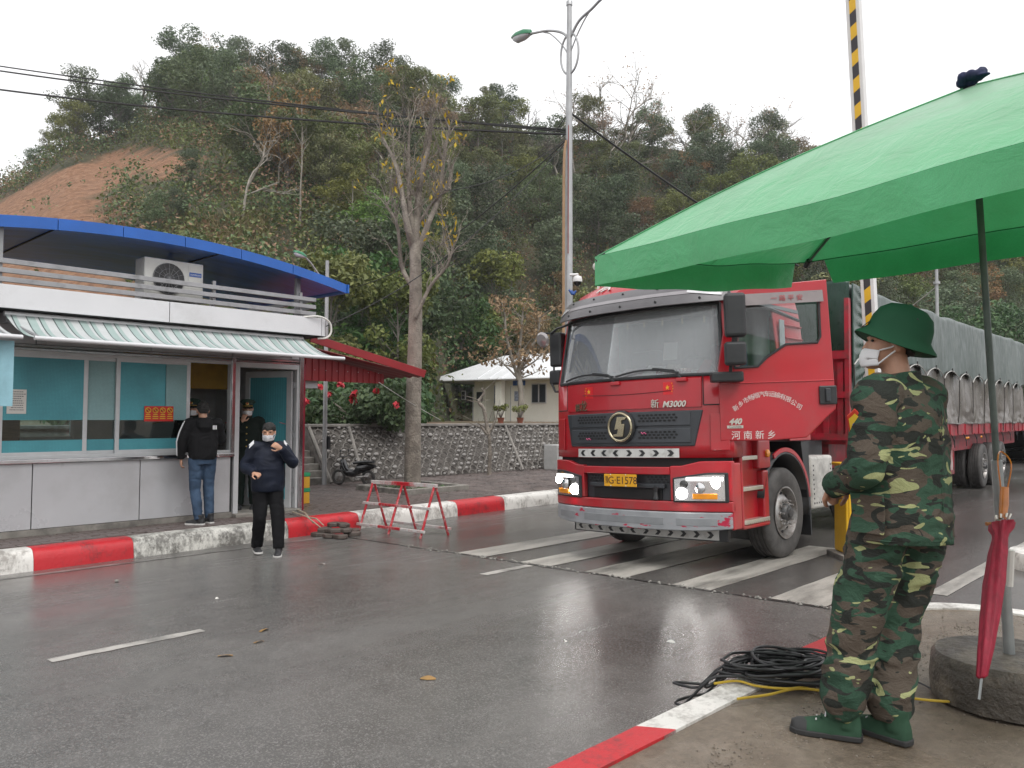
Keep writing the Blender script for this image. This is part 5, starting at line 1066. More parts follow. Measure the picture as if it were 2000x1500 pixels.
def person(name, label, loc, rotz, s, J, looks, vox=.012, group=None):
    """J: joints for a 1.72 m figure facing +Y (left = -X); looks: materials and options"""
    P = empty(name, loc, rotz, label=label, cat='person', group=group); P.scale = (s, s, s)
    j = {k: V(v) for k, v in J.items()}
    nk = j['neck']; HM = Matrix.Translation(j['head']) @ Matrix.Rotation(looks.get('yaw', 0), 4, 'Z') @ Matrix.Rotation(looks.get('pitch', 0), 4, 'X')
    # body: one continuous skin surface (head, neck, trunk, limbs, hands)
    g = G(); head_geo(g, HM); g.tube([nk-V((0, .0, .08)), nk, HM @ V((0, -.02, .03)), HM @ V((0, -.01, .09))], [.065, .056, .056, .05], 14)
    osec(g, [((j['pelvis'].x, j['pelvis'].y, j['pelvis'].z-.06), .12, .085), (j['pelvis'], .15, .105), (j['pelvis'].lerp(j['chest'], .5), .135, .095), (j['chest'], .155, .105), (nk-V((0, 0, .07)), .12, .07), (nk-V((0, 0, .03)), .06, .05)])
    for S in 'LR':
        limb(g, [nk.lerp(j['sh'+S], .4)-V((0, 0, .05)), j['sh'+S], j['el'+S], j['wr'+S]], [.06, .055, .04, .026]); sg = -1 if S == 'L' else 1
        limb(g, [j['hip'+S]+V((0, 0, .04)), j['kn'+S], j['an'+S]], [.075, .05, .035])
        hd = looks.get('hand'+S); 
        if hd: hand(g, j['wr'+S], hd[0], hd[1], hd[2], hd[3])
    link_mesh('body', remesh(g, looks.get('bvox', .0075), 'body', M_SKIN, 2), P)
    # trousers
    g = G(); tr = looks['tr']; pv = j['pelvis']
    osec(g, [(pv+V((0, 0, -.09)), .155*tr[0], .115*tr[0]), (pv, .172*tr[0], .128*tr[0]), (pv+V((0, 0, .12)), .160*tr[0], .118*tr[0])])
    for S in 'LR':
        h, k, a = j['hip'+S], j['kn'+S], j['an'+S]; r = tr[1]
        limb(g, [h+V((0, 0, .03)), h.lerp(k, .45), k, k.lerp(a, .5), k.lerp(a, .86), a+V((0, 0, -.01))], r)
    link_mesh('trousers', remesh(g, vox, 'trousers', looks['trm'], 4, looks.get('trw', (.007, 9, 3))), P)
    # jacket
    g = G(); jk = looks['jk']
    osec(g, [(V(c), w, d) for c, w, d in jk(j)])
    for S in 'LR':
        r = looks['sl']; d = (j['el'+S]-j['sh'+S]).normalized()
        limb(g, [nk.lerp(j['sh'+S], .45)-V((0, 0, .045)), j['sh'+S], j['sh'+S].lerp(j['el'+S], .5), j['el'+S], j['el'+S].lerp(j['wr'+S], .55), j['wr'+S]], r)
    if looks.get('hood'): osec(g, [((0, -.13, nk.z-.16), .05, .02), ((0, -.13, nk.z-.10), .10, .05), ((0, -.105, nk.z-.02), .105, .06), ((0, -.07, nk.z+.03), .085, .05)])
    jo = link_mesh('jacket', remesh(g, vox, 'jacket', looks['jkm'], 4, looks.get('jkw', (.007, 8, 7))), P)
    g = G(); cn = looks.get('collar')   # stand collar
    if cn:
        g.loft([[V((nk.x+r*math.cos(t), nk.y-.012+r*1.05*math.sin(t), nk.z+z+.012*(-math.sin(t)))) for t in [2*PI*k/24 for k in range(24)]] for r, z in ((.082, -.05), (.070, .035), (.064, .035), (.066, -.03))], cap=False); g.obj('collar', looks['jkm'], P, smooth=60)
    # shoes
    for S in 'LR':
        a = j['an'+S]; FM = Matrix.Translation((a.x, a.y, a.z-.085)) @ Matrix.Rotation(looks.get('ft'+S, 0), 4, 'Z') @ Matrix.Rotation(looks.get('fp'+S, 0), 4, 'X')
        prof = [(-.085, .020, .055), (-.078, .034, .085), (-.03, .040, .105), (.02, .042, .095), (.07, .046, .068), (.125, .050, .052), (.165, .043, .045), (.188, .02, .032)]
        g = G(); g.loft([[FM @ V((w*math.cos(t), y, .012+h*max(0, math.sin(t))-(.002 if math.sin(t) < 0 else 0))) for t in [PI*k/12 for k in range(13)]] for y, w, h in prof]); g.tube([FM @ V((0, -.025, .05)), FM @ V((0, -.03, .145))], [.047, .050], 14)
        so = link_mesh('shoe', remesh(g, .007, 'shoe', looks['shm'], 3), P)
        g = G(); out = [(-.09, .018), (-.082, .036), (-.03, .043), (.03, .042), (.08, .050), (.13, .055), (.172, .046), (.196, .022)]; ring = [(w, y) for y, w in out]+[(-w, y) for y, w in reversed(out)]
        g.prism(ring, lambda u, v, d: FM @ V((u, v, d)), 0, .024); g.obj('sole', looks['som'], so, bevel=.005)
        if looks.get('toe'):
            g = G(); g.loft([[FM @ V((w*1.06*math.cos(t), y, .012+h*1.08*math.sin(t))) for t in [PI*k/12 for k in range(13)]] for y, w, h in ((.125, .050, .047), (.165, .044, .043), (.189, .024, .033))]); g.obj('toe_cap', looks['som'], so, smooth=60)
            for k in range(5):
                g = G(); g.tube([FM @ V((-.026, .035+.018*k, .098-.010*k)), FM @ V((.026, .035+.018*k, .098-.010*k))], .0035, 5); g.obj('lace', M_MASK if k % 2 else looks['shm'], so)
    # eyes, hair, mask
    for s_ in (-1, 1):
        g = G(); g.lathe([(0, -.009), (.007, -.006), (.0095, 0), (.007, .006), (0, .009)], 10, HM @ Matrix.Translation((s_*.032, .0775, .112)) @ Matrix.Diagonal((1.3, .8, .6, 1))); g.obj('eye', M_EYE, P, smooth=180)
    if looks.get('hair', True):
        g = G(); k = looks.get('hairk', 1.07)
        g.loft([[HM @ V((w*k*math.cos(t), (yf+yb)/2+(yf-yb)/2*k*math.sin(t)-.006, z)) for t in [2*PI*q/22 for q in range(22)]] for z, w, yf, yb in ((.062, .05, -.055, -.085), (.09, .064, -.02, -.092), (.112, .0715, .0, -.098), (.128, .0735, .06, -.101), (.140, .0755, .092, -.103), (.187, .069, .076, -.096), (.216, .050, .045, -.067), (.236, .018, .01, -.03))])
        link_mesh('hair', remesh(g, .007, 'hair', M_HAIR, 1, (.008, 30, 2)), P)
    if looks.get('mask', True): mask_geo(HM, looks.get('maskm', M_MASK), P)
    return P, HM, j, jo
def stand(**kw):
    J = dict(pelvis=(0, 0, .92), chest=(0, .01, 1.25), neck=(0, -.01, 1.455), head=(0, .01, 1.492), shL=(-.185, -.01, 1.405), shR=(.185, -.01, 1.405), elL=(-.26, -.03, 1.14), elR=(.26, -.03, 1.14), wrL=(-.25, .06, .90), wrR=(.25, .06, .90),
             hipL=(-.09, 0, .90), hipR=(.09, 0, .90), knL=(-.10, .02, .49), knR=(.10, .02, .49), anL=(-.11, 0, .085), anR=(.11, 0, .085)); J.update(kw); return J
# ---- soldier under the parasol
CAMO = camo(); M_SHOE_G = fabric('green_canvas', (.030, .070, .042), .8, .15, 12, .15); M_SOLE_D = mat('dark_rubber', (.022, .022, .022), .6); M_HELM = fabric('helmet_green', (.016, .070, .036), .8, .08, 8, .06)
J = stand(pelvis=(0, .0, .93), chest=(0, .0, 1.26), neck=(0, .01, 1.475), head=(-.012, .05, 1.535), shL=(-.20, .0, 1.415), shR=(.20, .0, 1.415), elL=(-.285, .005, 1.125), elR=(.27, .05, 1.13), wrL=(-.125, .245, 1.03), wrR=(.05, .27, 1.04),
          hipL=(-.095, .03, .90), hipR=(.095, -.02, .90), knL=(-.16, .12, .49), knR=(.03, .05, .49), anL=(-.225, .165, .085), anR=(-.075, .03, .085))
def sol_jk(j):
    z = j['pelvis'].z
    return [((0, .0, z-.115), .243, .175), ((0, 0, z-.04), .238, .170), ((0, 0, z+.10), .222, .156), ((0, 0, z+.25), .226, .156), ((0, -.005, z+.38), .220, .148), ((0, -.01, z+.46), .20, .12), ((0, -.005, z+.515), .125, .085), ((0, 0, z+.545), .075, .068)]
looks = dict(tr=(1.15, [.124, .118, .104, .096, .094, .058]), trm=CAMO, trw=(.015, 8, 4), jk=sol_jk, sl=[.086, .090, .084, .074, .066, .056], jkm=CAMO, jkw=(.013, 7.5, 9), shm=M_SHOE_G, som=M_SOLE_D, toe=True, collar=True,
             handL=((.75, .55, -.35), (-.3, .5, .6), -1, .75), handR=((-.7, .35, -.4), (.2, .8, .3), 1, .7), pitch=.10, yaw=math.radians(38), ftL=math.radians(28), ftR=math.radians(-2), bvox=.006, hairk=1.03)
SOL, HM, j, jo = person('person', 'person in camouflage uniform, green pith helmet and white mask by the kerb', (3.842, 1.174, ZNEAR-.008), math.radians(-10), 1.07, J, looks, .0085)
g = G(); EL = lambda r, z, k: [HM @ V((r*math.cos(t)*.82, -.008+r*1.04*math.sin(t)*k, z+(.0 if r < .14 else -.010*math.cos(2*t)-.0))) for t in [2*PI*q/40 for q in range(40)]]
HMb = HM; HM = HM @ Matrix.Translation((0, -.012, .118)) @ Matrix.Rotation(math.radians(15), 4, 'X')
g.loft([EL(.160, -.014, 1), EL(.164, -.018, 1), EL(.159, -.008, 1), EL(.141, .008, 1), EL(.127, .034, 1), EL(.121, .085, 1), EL(.106, .125, 1), EL(.074, .152, 1), EL(.032, .163, 1), EL(.004, .165, 1)]); g.loft([EL(.149, -.018, 1), EL(.118, .01, 1), EL(.105, .03, 1)]); hel = g.obj('helmet', M_HELM, SOL, smooth=60)
g = G(); g.lathe([(.014, 0), (.016, .008), (.006, .014), (0, .014)], 12, HM @ Matrix.Translation((0, -.01, .157))); g.obj('helmet_knob', M_HELM, hel, smooth=50)
for s in (-1, 1):
    g = G(); g.lathe([(.005, 0), (.003, .003)], 8, HM @ Matrix.Translation((s*.088, -.04, .105)) @ Matrix.Rotation(s*1.2, 4, 'Y')); g.obj('vent', M_SOLE_D, hel)
M_STRAP = mat('strap_brown', (.03, .022, .015), .6); g = G(); g.sheet(lambda u, v: HM @ V(((-.03+.06*u), .145-.02*v+.0, .012+.035*v)), 4, 3, .004, (0, 0, 1)); g.obj('helmet_strap', M_STRAP, hel)
HM = HMb
# sleeve patch, cuff, watch strap, pocket flaps
c = j['shL'].lerp(j['elL'], .38)+V((-.074, .030, .0)); M_PR = mat('patch_red', (.45, .03, .012), .6); M_PY = mat('patch_yellow', (.62, .42, .03), .6); M_PB = mat('patch_blue', (.04, .07, .28), .5)
pm = frame_mat(c, V((-.45, -.9, 0)) if False else V((.42, -.9, .05)), V((-.28, -.03, .95)))
shp = [(-.026, -.05), (.026, -.05), (.030, .03), (.012, .045), (0, .058), (-.012, .045), (-.030, .03)]
g = G(); g.prism(shp, lambda u, v, d: pm @ V((-u, v, d)), -.012, .006); pa = g.obj('sleeve_patch', M_PR, SOL, bevel=.002); g = G(); g.prism([(u*.78, v*.78-.004) for u, v in shp], lambda u, v, d: pm @ V((-u, v, d)), .0065, .0085); g.obj('patch_field', M_PY, pa)
g = G(); g.lathe([(.012, .009), (.012, .0105), (0, .0105)], 14, pm @ Matrix.Translation((0, -.008, 0))); g.obj('patch_emblem', M_PB, pa)
g = G(); g.tube([j['wrL']+V((-.012, -.012, .01)), j['wrL']+V((.01, .006, -.002))], [.036, .034], 14); g.obj('wrist_band', M_PB, SOL, smooth=50)
for x, z, sx in ((-.14, .88, .07), ):
    g = G(); g.sheet(lambda u, v: (-.245+.012*math.sin(PI*v)-.014, -.05+.14*u, .86+.16*v), 4, 4, .012, (-1, 0, 0)); g.obj('pocket', CAMO, SOL, bevel=.004)
g = G(); g.tube([V((.235*math.cos(t)*1.03, .168*math.sin(t)*1.04, .835)) for t in np.linspace(0, 2*PI, 40)], .0035, 5, cap=False); g.obj('hem_seam', CAMO, SOL)
g = G(); g.tube([V((0, -.158-.006*math.sin(k), .84+.06*k)) for k in range(10)], .003, 5); g.obj('back_seam', CAMO, SOL)
# ---- man in hooded jacket at the booth window (seen from behind)
M_HOOD = fabric('black_jacket', (.007, .007, .008), .8, .25, 7, .3); M_JEAN = fabric('blue_jeans', (.045, .075, .125), .85, .45, 5, .3); M_SNK = mat('black_shoe', (.02, .02, .022), .6); M_SOLEW = mat('white_sole', (.55, .54, .52), .6)
def hood_jk(j):
    z = j['pelvis'].z; return [((0, 0, z-.02), .175, .135), ((0, 0, z+.03), .190, .145), ((0, 0, z+.16), .20, .15), ((0, 0, z+.32), .20, .145), ((0, -.01, z+.42), .175, .12), ((0, -.01, z+.49), .12, .085), ((0, -.01, z+.52), .078, .07)]
J = stand(head=(.0, .045, 1.475), neck=(0, .02, 1.45), chest=(0, .02, 1.25), elL=(-.275, -.02, 1.15), wrL=(-.275, .03, .91), elR=(.27, .08, 1.15), wrR=(.17, .26, 1.18), anL=(-.05, -.06, .085), knL=(-.085, .03, .49), anR=(.12, .06, .085), knR=(.10, .07, .5))
looks = dict(tr=(.95, [.100, .088, .074, .068, .062, .058]), trm=M_JEAN, trw=(.008, 9, 1), jk=hood_jk, sl=[.072, .078, .074, .068, .062, .050], jkm=M_HOOD, shm=M_SNK, som=M_SOLEW, hood=True, mask=False,
             handL=((0, .1, -1), (-1, 0, 0), 1, .6), handR=((0, .8, .3), (0, -.2, 1), -1, .5), ftL=math.radians(48), ftR=math.radians(15), pitch=-.08, hairk=1.09)
p = at_z(393, 1024, ZFAR); MAN, HM, j, jo = person('person', 'person in black hooded jacket and blue jeans at the booth window, back turned', (p.x, p.y, ZFAR+.0), math.radians(-14), 1.015, J, looks, .011)
for k in range(3):
    g = G(); a, b, c_ = j['shL'], j['elL'], j['wrL']; off = V((-.088, -.03+.022*k, 0)); g.tube([a+off+V((.02, 0, .03)), a.lerp(b, .5)+off+V((.0, 0, .0)), b+off*.86, b.lerp(c_, .8)+off*.68], .005, 5); g.obj('sleeve_stripe', M_MASK, MAN)
    g = G(); g.cbox((.10+.022*k, -.158+.012*k, 1.345), (.012, .006, .055), Matrix.Rotation(.0, 4, 'Z')); g.obj('back_stripe', M_MASK, MAN)
# ---- man walking across in navy jacket
M_NAVY = fabric('navy_jacket', (.008, .011, .022), .6, .3, 7, .35); M_BLKTR = fabric('black_trousers', (.006, .006, .007), .85, .25, 6, .3); M_MASKG = mat('mask_grey', (.46, .46, .48), .8, var=.15, vscale=30)
J = stand(pelvis=(0, 0, .91), neck=(0, .02, 1.44), head=(-.0, .05, 1.47), shL=(-.178, .0, 1.375), shR=(.178, 0, 1.375), elL=(-.31, .07, 1.17), wrL=(-.13, .20, 1.37), elR=(.28, -.01, 1.13), wrR=(.20, .22, 1.06), hipL=(-.09, 0, .89), hipR=(.09, 0, .89),
          knL=(-.12, .10, .50), anL=(-.13, .17, .10), knR=(.10, .06, .48), anR=(.11, -.10, .10))
def nav_jk(j):
    z = j['pelvis'].z; return [((0, 0, z-.10), .20, .15), ((0, 0, z-.04), .215, .165), ((0, 0, z+.10), .22, .17), ((0, 0, z+.28), .205, .155), ((0, -.0, z+.41), .180, .12), ((0, .0, z+.48), .13, .09), ((0, .01, z+.535), .085, .078)]
looks = dict(tr=(1.0, [.108, .098, .086, .080, .076, .074]), trm=M_BLKTR, jk=nav_jk, sl=[.074, .082, .080, .074, .066, .052], jkm=M_NAVY, jkw=(.010, 7, 5), shm=M_SNK, som=M_SOLEW, collar=True, maskm=M_MASKG, yaw=math.radians(-18), pitch=-.10, hairk=1.12,
             handL=((.75, -.0, .45), (-.2, .9, .1), -1, .9), handR=((-.45, .6, -.1), (.0, .5, .8), 1, 1.25), ftL=math.radians(-14), fpL=-.10, ftR=math.radians(4))
p = at_road(512, 1083); WLK, HM, j, jo = person('person', 'person in navy jacket and black trousers walking on the road, hand at grey mask', (p.x+.06, p.y, zroad(p.y)), math.radians(157), .985, J, looks, .010)
for s in (-1, 1):
    g = G(); g.sheet(lambda u, v: (s*(.19+.055*u), .055+.03*v-.02*u, 1.475-.06*u-.045*v), 4, 4, .006, (s*.5, .6, .6)); g.obj('shoulder_patch', M_MASK, WLK)
# ---- two officers in peaked caps inside the booth
M_UNI = fabric('dark_green_uniform', (.006, .012, .009), .7, .2, 7, .25); M_CAPG = mat('cap_green', (.008, .035, .022), .6); M_BRASS = mat('brass', (.55, .38, .08), .35, metal=.5); M_CRED = mat('cap_red', (.42, .02, .015), .5); M_PEAK = mat('cap_peak', (.012, .012, .012), .2)
def peaked_cap(HM, P):
    B = HM @ Matrix.Translation((0, -.006, .148)); e = lambda r, z, dy=0: [B @ V((r*math.cos(t)*.84, r*math.sin(t)*1.04+dy, z+.035*math.sin(t)*(1 if r > .1 else .25))) for t in [2*PI*q/32 for q in range(32)]]
    g = G(); g.loft([e(.097, -.01), e(.098, .03), e(.138, .062), e(.142, .070), e(.132, .082), e(.06, .090), e(.005, .092)]); c = g.obj('peaked_cap', M_CAPG, P, smooth=50)
    g = G(); g.loft([e(.0985, -.008), e(.100, -.008), e(.100, .024), e(.0985, .024)], cap=False); g.obj('cap_band', M_PEAK, c, smooth=50)
    g = G(); g.sheet(lambda u, v: B @ V((math.sin(-1.05+2.1*u)*(.084+.012*v), math.cos(-1.05+2.1*u)*(.102+.055*v*math.cos(-1.05+2.1*u)), -.004-.026*v)), 16, 4, .004, (0, 0, 1)); g.obj('cap_peak', M_PEAK, c, smooth=60)
    g = G(); g.tube([B @ V((math.sin(a)*.088, math.cos(a)*.110, .006)) for a in np.linspace(-1.1, 1.1, 14)], .006, 6); g.obj('cap_cord', M_BRASS, c)
    g = G(); g.lathe([(.026, 0), (.024, .006), (.016, .008), (0, .009)], 18, B @ Matrix.Translation((0, .112, .044)) @ Matrix.Rotation(-PI/2+.35, 4, 'X')); bq = g.obj('cap_badge', M_BRASS, c); g = G(); g.lathe([(.015, .009), (.014, .011), (0, .011)], 14, B @ Matrix.Translation((0, .112, .044)) @ Matrix.Rotation(-PI/2+.35, 4, 'X')); g.obj('badge_field', M_CRED, bq)
def uni_jk(j):
    z = j['pelvis'].z; return [((0, 0, z-.14), .20, .145), ((0, 0, z), .195, .14), ((0, 0, z+.12), .182, .13), ((0, 0, z+.30), .205, .14), ((0, -.01, z+.42), .195, .12), ((0, -.01, z+.49), .12, .085), ((0, -.01, z+.53), .075, .068)]
for lab, pos, rz, JJ, hl, yaw in (
    ('person in dark uniform and peaked cap standing in the booth doorway, hand at mask', (6.5, 11.86), math.radians(146), dict(elR=(.29, .10, 1.17), wrR=(.07, .20, 1.40)), dict(handR=((-.4, -.1, .9), (.3, .9, .1), 1, .6), handL=((0, .1, -1), (-1, 0, 0), 1, .5)), 0),
    ('person in dark uniform and peaked cap inside the booth behind the sliding window', (5.66, 12.0), math.radians(140), dict(), dict(handR=((0, .1, -1), (1, 0, 0), -1, .5), handL=((0, .1, -1), (-1, 0, 0), 1, .5)), 0)):
    looks = dict(tr=(.98, [.10, .092, .08, .074, .07, .066]), trm=M_UNI, jk=uni_jk, sl=[.07, .075, .07, .064, .058, .050], jkm=M_UNI, shm=M_SNK, som=M_SOLE_D, collar=True, hairk=1.03, pitch=-.05, yaw=yaw, **hl)
    P, HM, j, jo = person('person', lab, (*pos, ZFAR+.045), rz, 1.0, stand(**JJ), looks, .012, group='officers in the booth'); peaked_cap(HM, P)
    for z in (1.30, 1.20, 1.10, 1.0):
        g = G(); g.lathe([(.011, 0), (.008, .006), (0, .007)], 10, Matrix.Translation((.0, .150, z)) @ Matrix.Rotation(-PI/2, 4, 'X')); g.obj('button', M_BRASS, P)
    for s in (-1, 1):
        g = G(); g.cbox((s*.14, .02, 1.462), (.10, .05, .008), Matrix.Rotation(s*.28, 4, 'Y') @ Matrix.Translation((0, 0, s*.0))); g.obj('shoulder_board', M_BRASS if s > 0 else M_CRED, P, bevel=.003)

# ================================================================== HILL, TREES, HOUSE
NPR = np.random.RandomState(7)
def interp(t, tab):
    if t <= tab[0][0]: return tab[0][1]
    for a, b in zip(tab[:-1], tab[1:]):
        if t <= b[0]: return a[1]+(b[1]-a[1])*(t-a[0])/(b[0]-a[0])
    return tab[-1][1]
CREST = [(-900, 760), (-500, 640), (-200, 450), (0, 335), (60, 290), (130, 225), (200, 210), (330, 118), (450, 100), (560, 92), (700, 105), (850, 128), (950, 160), (1100, 190), (1250, 205), (1400, 232), (1550, 268), (1700, 320), (1850, 395), (2000, 430), (2400, 520), (3200, 700)]
FOOT = [(-900, 34), (0, 33), (500, 34), (650, 37), (820, 40), (900, 60), (1150, 62), (1400, 62), (1700, 60), (2000, 66), (3000, 70)]
VC = 105.0; TREEH = [(0, 1.8), (120, 3.2), (230, 4.6), (400, 5.6), (1000, 5.4), (1200, 4.4), (2000, 4.4)]
def hill(u, v):
    px = 1000+1560*u/max(v, 5); vf = interp(px, FOOT); hc = 1.67+(812-interp(px, CREST))/1560*VC-interp(px, TREEH); s = (v-vf)/(VC-vf)
    if s <= 0: return 1.25
    n = mnoise.noise(V((u*.045, v*.045, 1)))*2.2+mnoise.noise(V((u*.14, v*.14, 4)))*.8
    if s > 1: return hc-(s-1)*18+n*.6
    return 1.25+(hc-1.25)*(s**.92)+n*min(1, s*3)*min(1, (1-s)*4+.3)
def wpos(u, v, z=0): return RT*u+FH*v+V((0, 0, z))
def proj(p):
    d = p-EYE; D = d.dot(_f); return 1000+F_PX*d.dot(_xr)/D, 750-F_PX*d.dot(_ur)/D
BARE = [(-80, 600), (-80, 440), (0, 395), (80, 352), (160, 318), (230, 297), (310, 291), (395, 308), (405, 328), (335, 338), (300, 352), (262, 335), (222, 365), (205, 400), (218, 445), (265, 520), (280, 600)]
def inpoly(x, y, P):
    c = False
    for i in range(len(P)):
        x0, y0 = P[i]; x1, y1 = P[i-1]
        if (y0 > y) != (y1 > y) and x < (x1-x0)*(y-y0)/(y1-y0)+x0: c = not c
    return c
us = np.linspace(-130, 170, 151); vs_ = np.concatenate([np.linspace(30, 112, 83), np.linspace(116, 260, 20)])
verts = []; bare = []
for v in vs_:
    for u in us:
        z = hill(u, v); p = wpos(u, v, z); x, y = proj(p); verts.append(p); jx = 14*mnoise.noise(p*.25); bare.append(1.0 if inpoly(x+jx, y+jx, BARE) else 0.0)
nu = len(us); faces = [(j*nu+i, j*nu+i+1, (j+1)*nu+i+1, (j+1)*nu+i) for j in range(len(vs_)-1) for i in range(nu-1)]
def hill_mat():
    m, nt, bs, nd, lk = new_mat('hillside_soil'); at = nd.new('ShaderNodeAttribute'); at.attribute_name = 'bare'
    n = noise_tex(nt, .35, 8, .65); n2 = noise_tex(nt, 1.6, 8, .7)
    g_ = ramp(nt, n.outputs[0], [(.3, (.035, .04, .018)), (.7, (.085, .075, .04))]).outputs[0]; e = ramp(nt, n2.outputs[0], [(.3, (.12, .06, .034)), (.5, (.25, .125, .066)), (.72, (.35, .21, .13))]).outputs[0]
    lk.new(mixc(nt, at.outputs['Fac'], g_, e), bs.inputs['Base Color']); bs.inputs['Roughness'].default_value = .95; bump(nt, bs, n2.outputs[0], .9, .5); return m
g = G(); g.add(verts, faces); o = g.obj('hillside', hill_mat(), smooth=180, kind='structure', fix=False)
a = o.data.attributes.new('bare', 'FLOAT', 'POINT'); a.data.foreach_set('value', bare)

def leaf_mat(name, c, c2, trans=.25):
    m, nt, bs, nd, lk = new_mat(name); oi = nd.new('ShaderNodeObjectInfo'); ge = nd.new('ShaderNodeNewGeometry')
    col = ramp(nt, ge.outputs['Random Per Island'], [(0, tuple(x*.62 for x in c)), (.6, c), (1, c2)]).outputs[0]
    hv = nd.new('ShaderNodeHueSaturation'); lk.new(col, hv.inputs['Color'])
    for sock, lo, hi in (('Hue', .475, .515), ('Value', .82, 1.6), ('Saturation', .85, 1.2)):
        mr = nd.new('ShaderNodeMapRange'); mr.inputs[3].default_value = lo; mr.inputs[4].default_value = hi
        if sock != 'Hue':
            mu = nd.new('ShaderNodeMath'); mu.operation = 'MULTIPLY'; mu.inputs[1].default_value = 7.31 if sock == 'Value' else 13.7; fr = nd.new('ShaderNodeMath'); fr.operation = 'FRACT'; lk.new(oi.outputs['Random'], mu.inputs[0]); lk.new(mu.outputs[0], fr.inputs[0]); lk.new(fr.outputs[0], mr.inputs[0])
        else: lk.new(oi.outputs['Random'], mr.inputs[0])
        lk.new(mr.outputs[0], hv.inputs[sock])
    lk.new(hv.outputs[0], bs.inputs['Base Color']); bs.inputs['Roughness'].default_value = .55; bs.inputs['Specular IOR Level'].default_value = .35
    if trans:
        tl = nd.new('ShaderNodeBsdfTranslucent'); lk.new(hv.outputs[0], tl.inputs[0]); ms = nd.new('ShaderNodeMixShader'); ms.inputs[0].default_value = trans; out = nd['Material Output']; lk.new(bs.outputs[0], ms.inputs[1]); lk.new(tl.outputs[0], ms.inputs[2]); lk.new(ms.outputs[0], out.inputs[0])
    return m
LF_DARK = leaf_mat('leaves_dark_green', (.075, .110, .055), (.12, .155, .08)); LF_OLIVE = leaf_mat('leaves_olive', (.125, .145, .05), (.18, .19, .07)); LF_BROWN = leaf_mat('leaves_brown', (.20, .135, .07), (.26, .18, .09)); LF_BRIGHT = leaf_mat('leaves_bright_green', (.11, .17, .055), (.17, .225, .075))
LF_YEL = leaf_mat('leaves_yellow', (.40, .31, .06), (.52, .43, .12)); LF_SHRUB = leaf_mat('leaves_shrub', (.055, .115, .04), (.10, .165, .055)); LF_STRAW = leaf_mat('dry_grass_blades', (.22, .18, .085), (.30, .25, .13))
BARK = mat('bark_grey', (.13, .115, .10), .9, var=.35, vscale=3, bumps=(12, .8, .03), stretch=(1, 1, .3)); BARKP = mat('bark_pale', (.26, .235, .20), .85, var=.35, vscale=4, bumps=(14, .7, .02), stretch=(1, 1, .4)); BARKT = mat('bark_street_tree', (.22, .19, .16), .9, var=.4, vscale=3.5, bumps=(26, 1.0, .04), stretch=(1, 1, .5), dirt=((.40, .36, .30), 3.2, .56, .7))
def leaves(centers, radii, n, size, rs, flat=.75, hang=0.0, asp=.55):
    """n small leaf faces spread through clumps; returns a G"""
    k = rs.choice(len(centers), n, p=np.array(radii)**2/np.sum(np.array(radii)**2)); C = np.array(centers)[k]; R = np.array(radii)[k][:, None]
    d = rs.normal(size=(n, 3)); d /= np.linalg.norm(d, axis=1)[:, None]; rr = rs.uniform(.35, 1.05, (n, 1))**.6; P = C+d*R*rr*np.array([1, 1, flat])
    nrm = d+rs.normal(size=(n, 3))*.75+np.array([0, 0, .45]); nrm /= np.linalg.norm(nrm, axis=1)[:, None]
    t = np.cross(nrm, rs.normal(size=(n, 3))); t[:, 2] -= hang; t /= np.linalg.norm(t, axis=1)[:, None]; b = np.cross(nrm, t); s = size*rs.uniform(.6, 1.35, (n, 1)); a_ = asp
    q = np.stack([P-t*s*.5, P+b*s*a_*.5+nrm*s*.06, P+t*s*.5, P-b*s*a_*.5+nrm*s*.06], 1).reshape(-1, 3)
    g = G(); g.v = [tuple(x) for x in q]; g.f = [(4*i, 4*i+1, 4*i+2, 4*i+3) for i in range(n)]; g.m = [0]*n; return g
def skeleton(rs, H, r0, fork, targets, bend=.08, n=6, lean=(0, 0)):
    g = G(); top = V((lean[0], lean[1], H)); tr = [V((0, 0, -.3)).lerp(top, t)+V((rs.normal()*bend*H*.1*t, rs.normal()*bend*H*.1*t, 0)) for t in np.linspace(0, 1, 7)]
    g.tube(tr, [r0*(1.25 if i == 0 else 1-.8*i/6) for i in range(7)], n)
    for c in targets:
        c = V(c); zf = min(.9*H, max(fork*H, c.z-(.9+.6*rs.random_sample())*((c.x**2+c.y**2)**.5+.3))); t = zf/H; k = min(5, int(t*6)); st = tr[k].lerp(tr[k+1], t*6-k)
        mid = st.lerp(c, .5)+V((rs.normal(), rs.normal(), rs.normal()*.6))*.07*(c-st).length; rr = r0*(1-.75*t)*.5; g.tube([st, mid, c], [rr, rr*.6, rr*.2], 5)
        for q in range(2): e = c+V((rs.normal(), rs.normal(), rs.normal()*.6+.3))*.45; g.tube([mid.lerp(c, .5), e], [rr*.4, rr*.1], 4)
    return g
def crown_proto(name, seed, H, R, nclump, nleaf, size, lm, bm=BARK, low=.35, r0=.13, flat=.8, spread=1.0, ps=.55):
    rs = np.random.RandomState(seed); cs = []; rad = []
    for i in range(nclump):
        z = H*(low+(1-low)*rs.random_sample()**.8); w = R*math.sin(PI*min(1, max(.05, (z/H-low*.7)/(1.12-low*.7))))**.7; a = rs.random_sample()*2*PI; r = w*spread*rs.random_sample()**.5
        cs.append((r*math.cos(a), r*math.sin(a), z)); rad.append(R*rs.uniform(.26, .46))
    return skeleton(rs, H*.9, r0, .22, cs).mesh(name+'_trunk', bm, 60), leaves(cs, rad, nleaf, size, rs, flat, asp=ps).mesh(name+'_crown', lm, None, False)
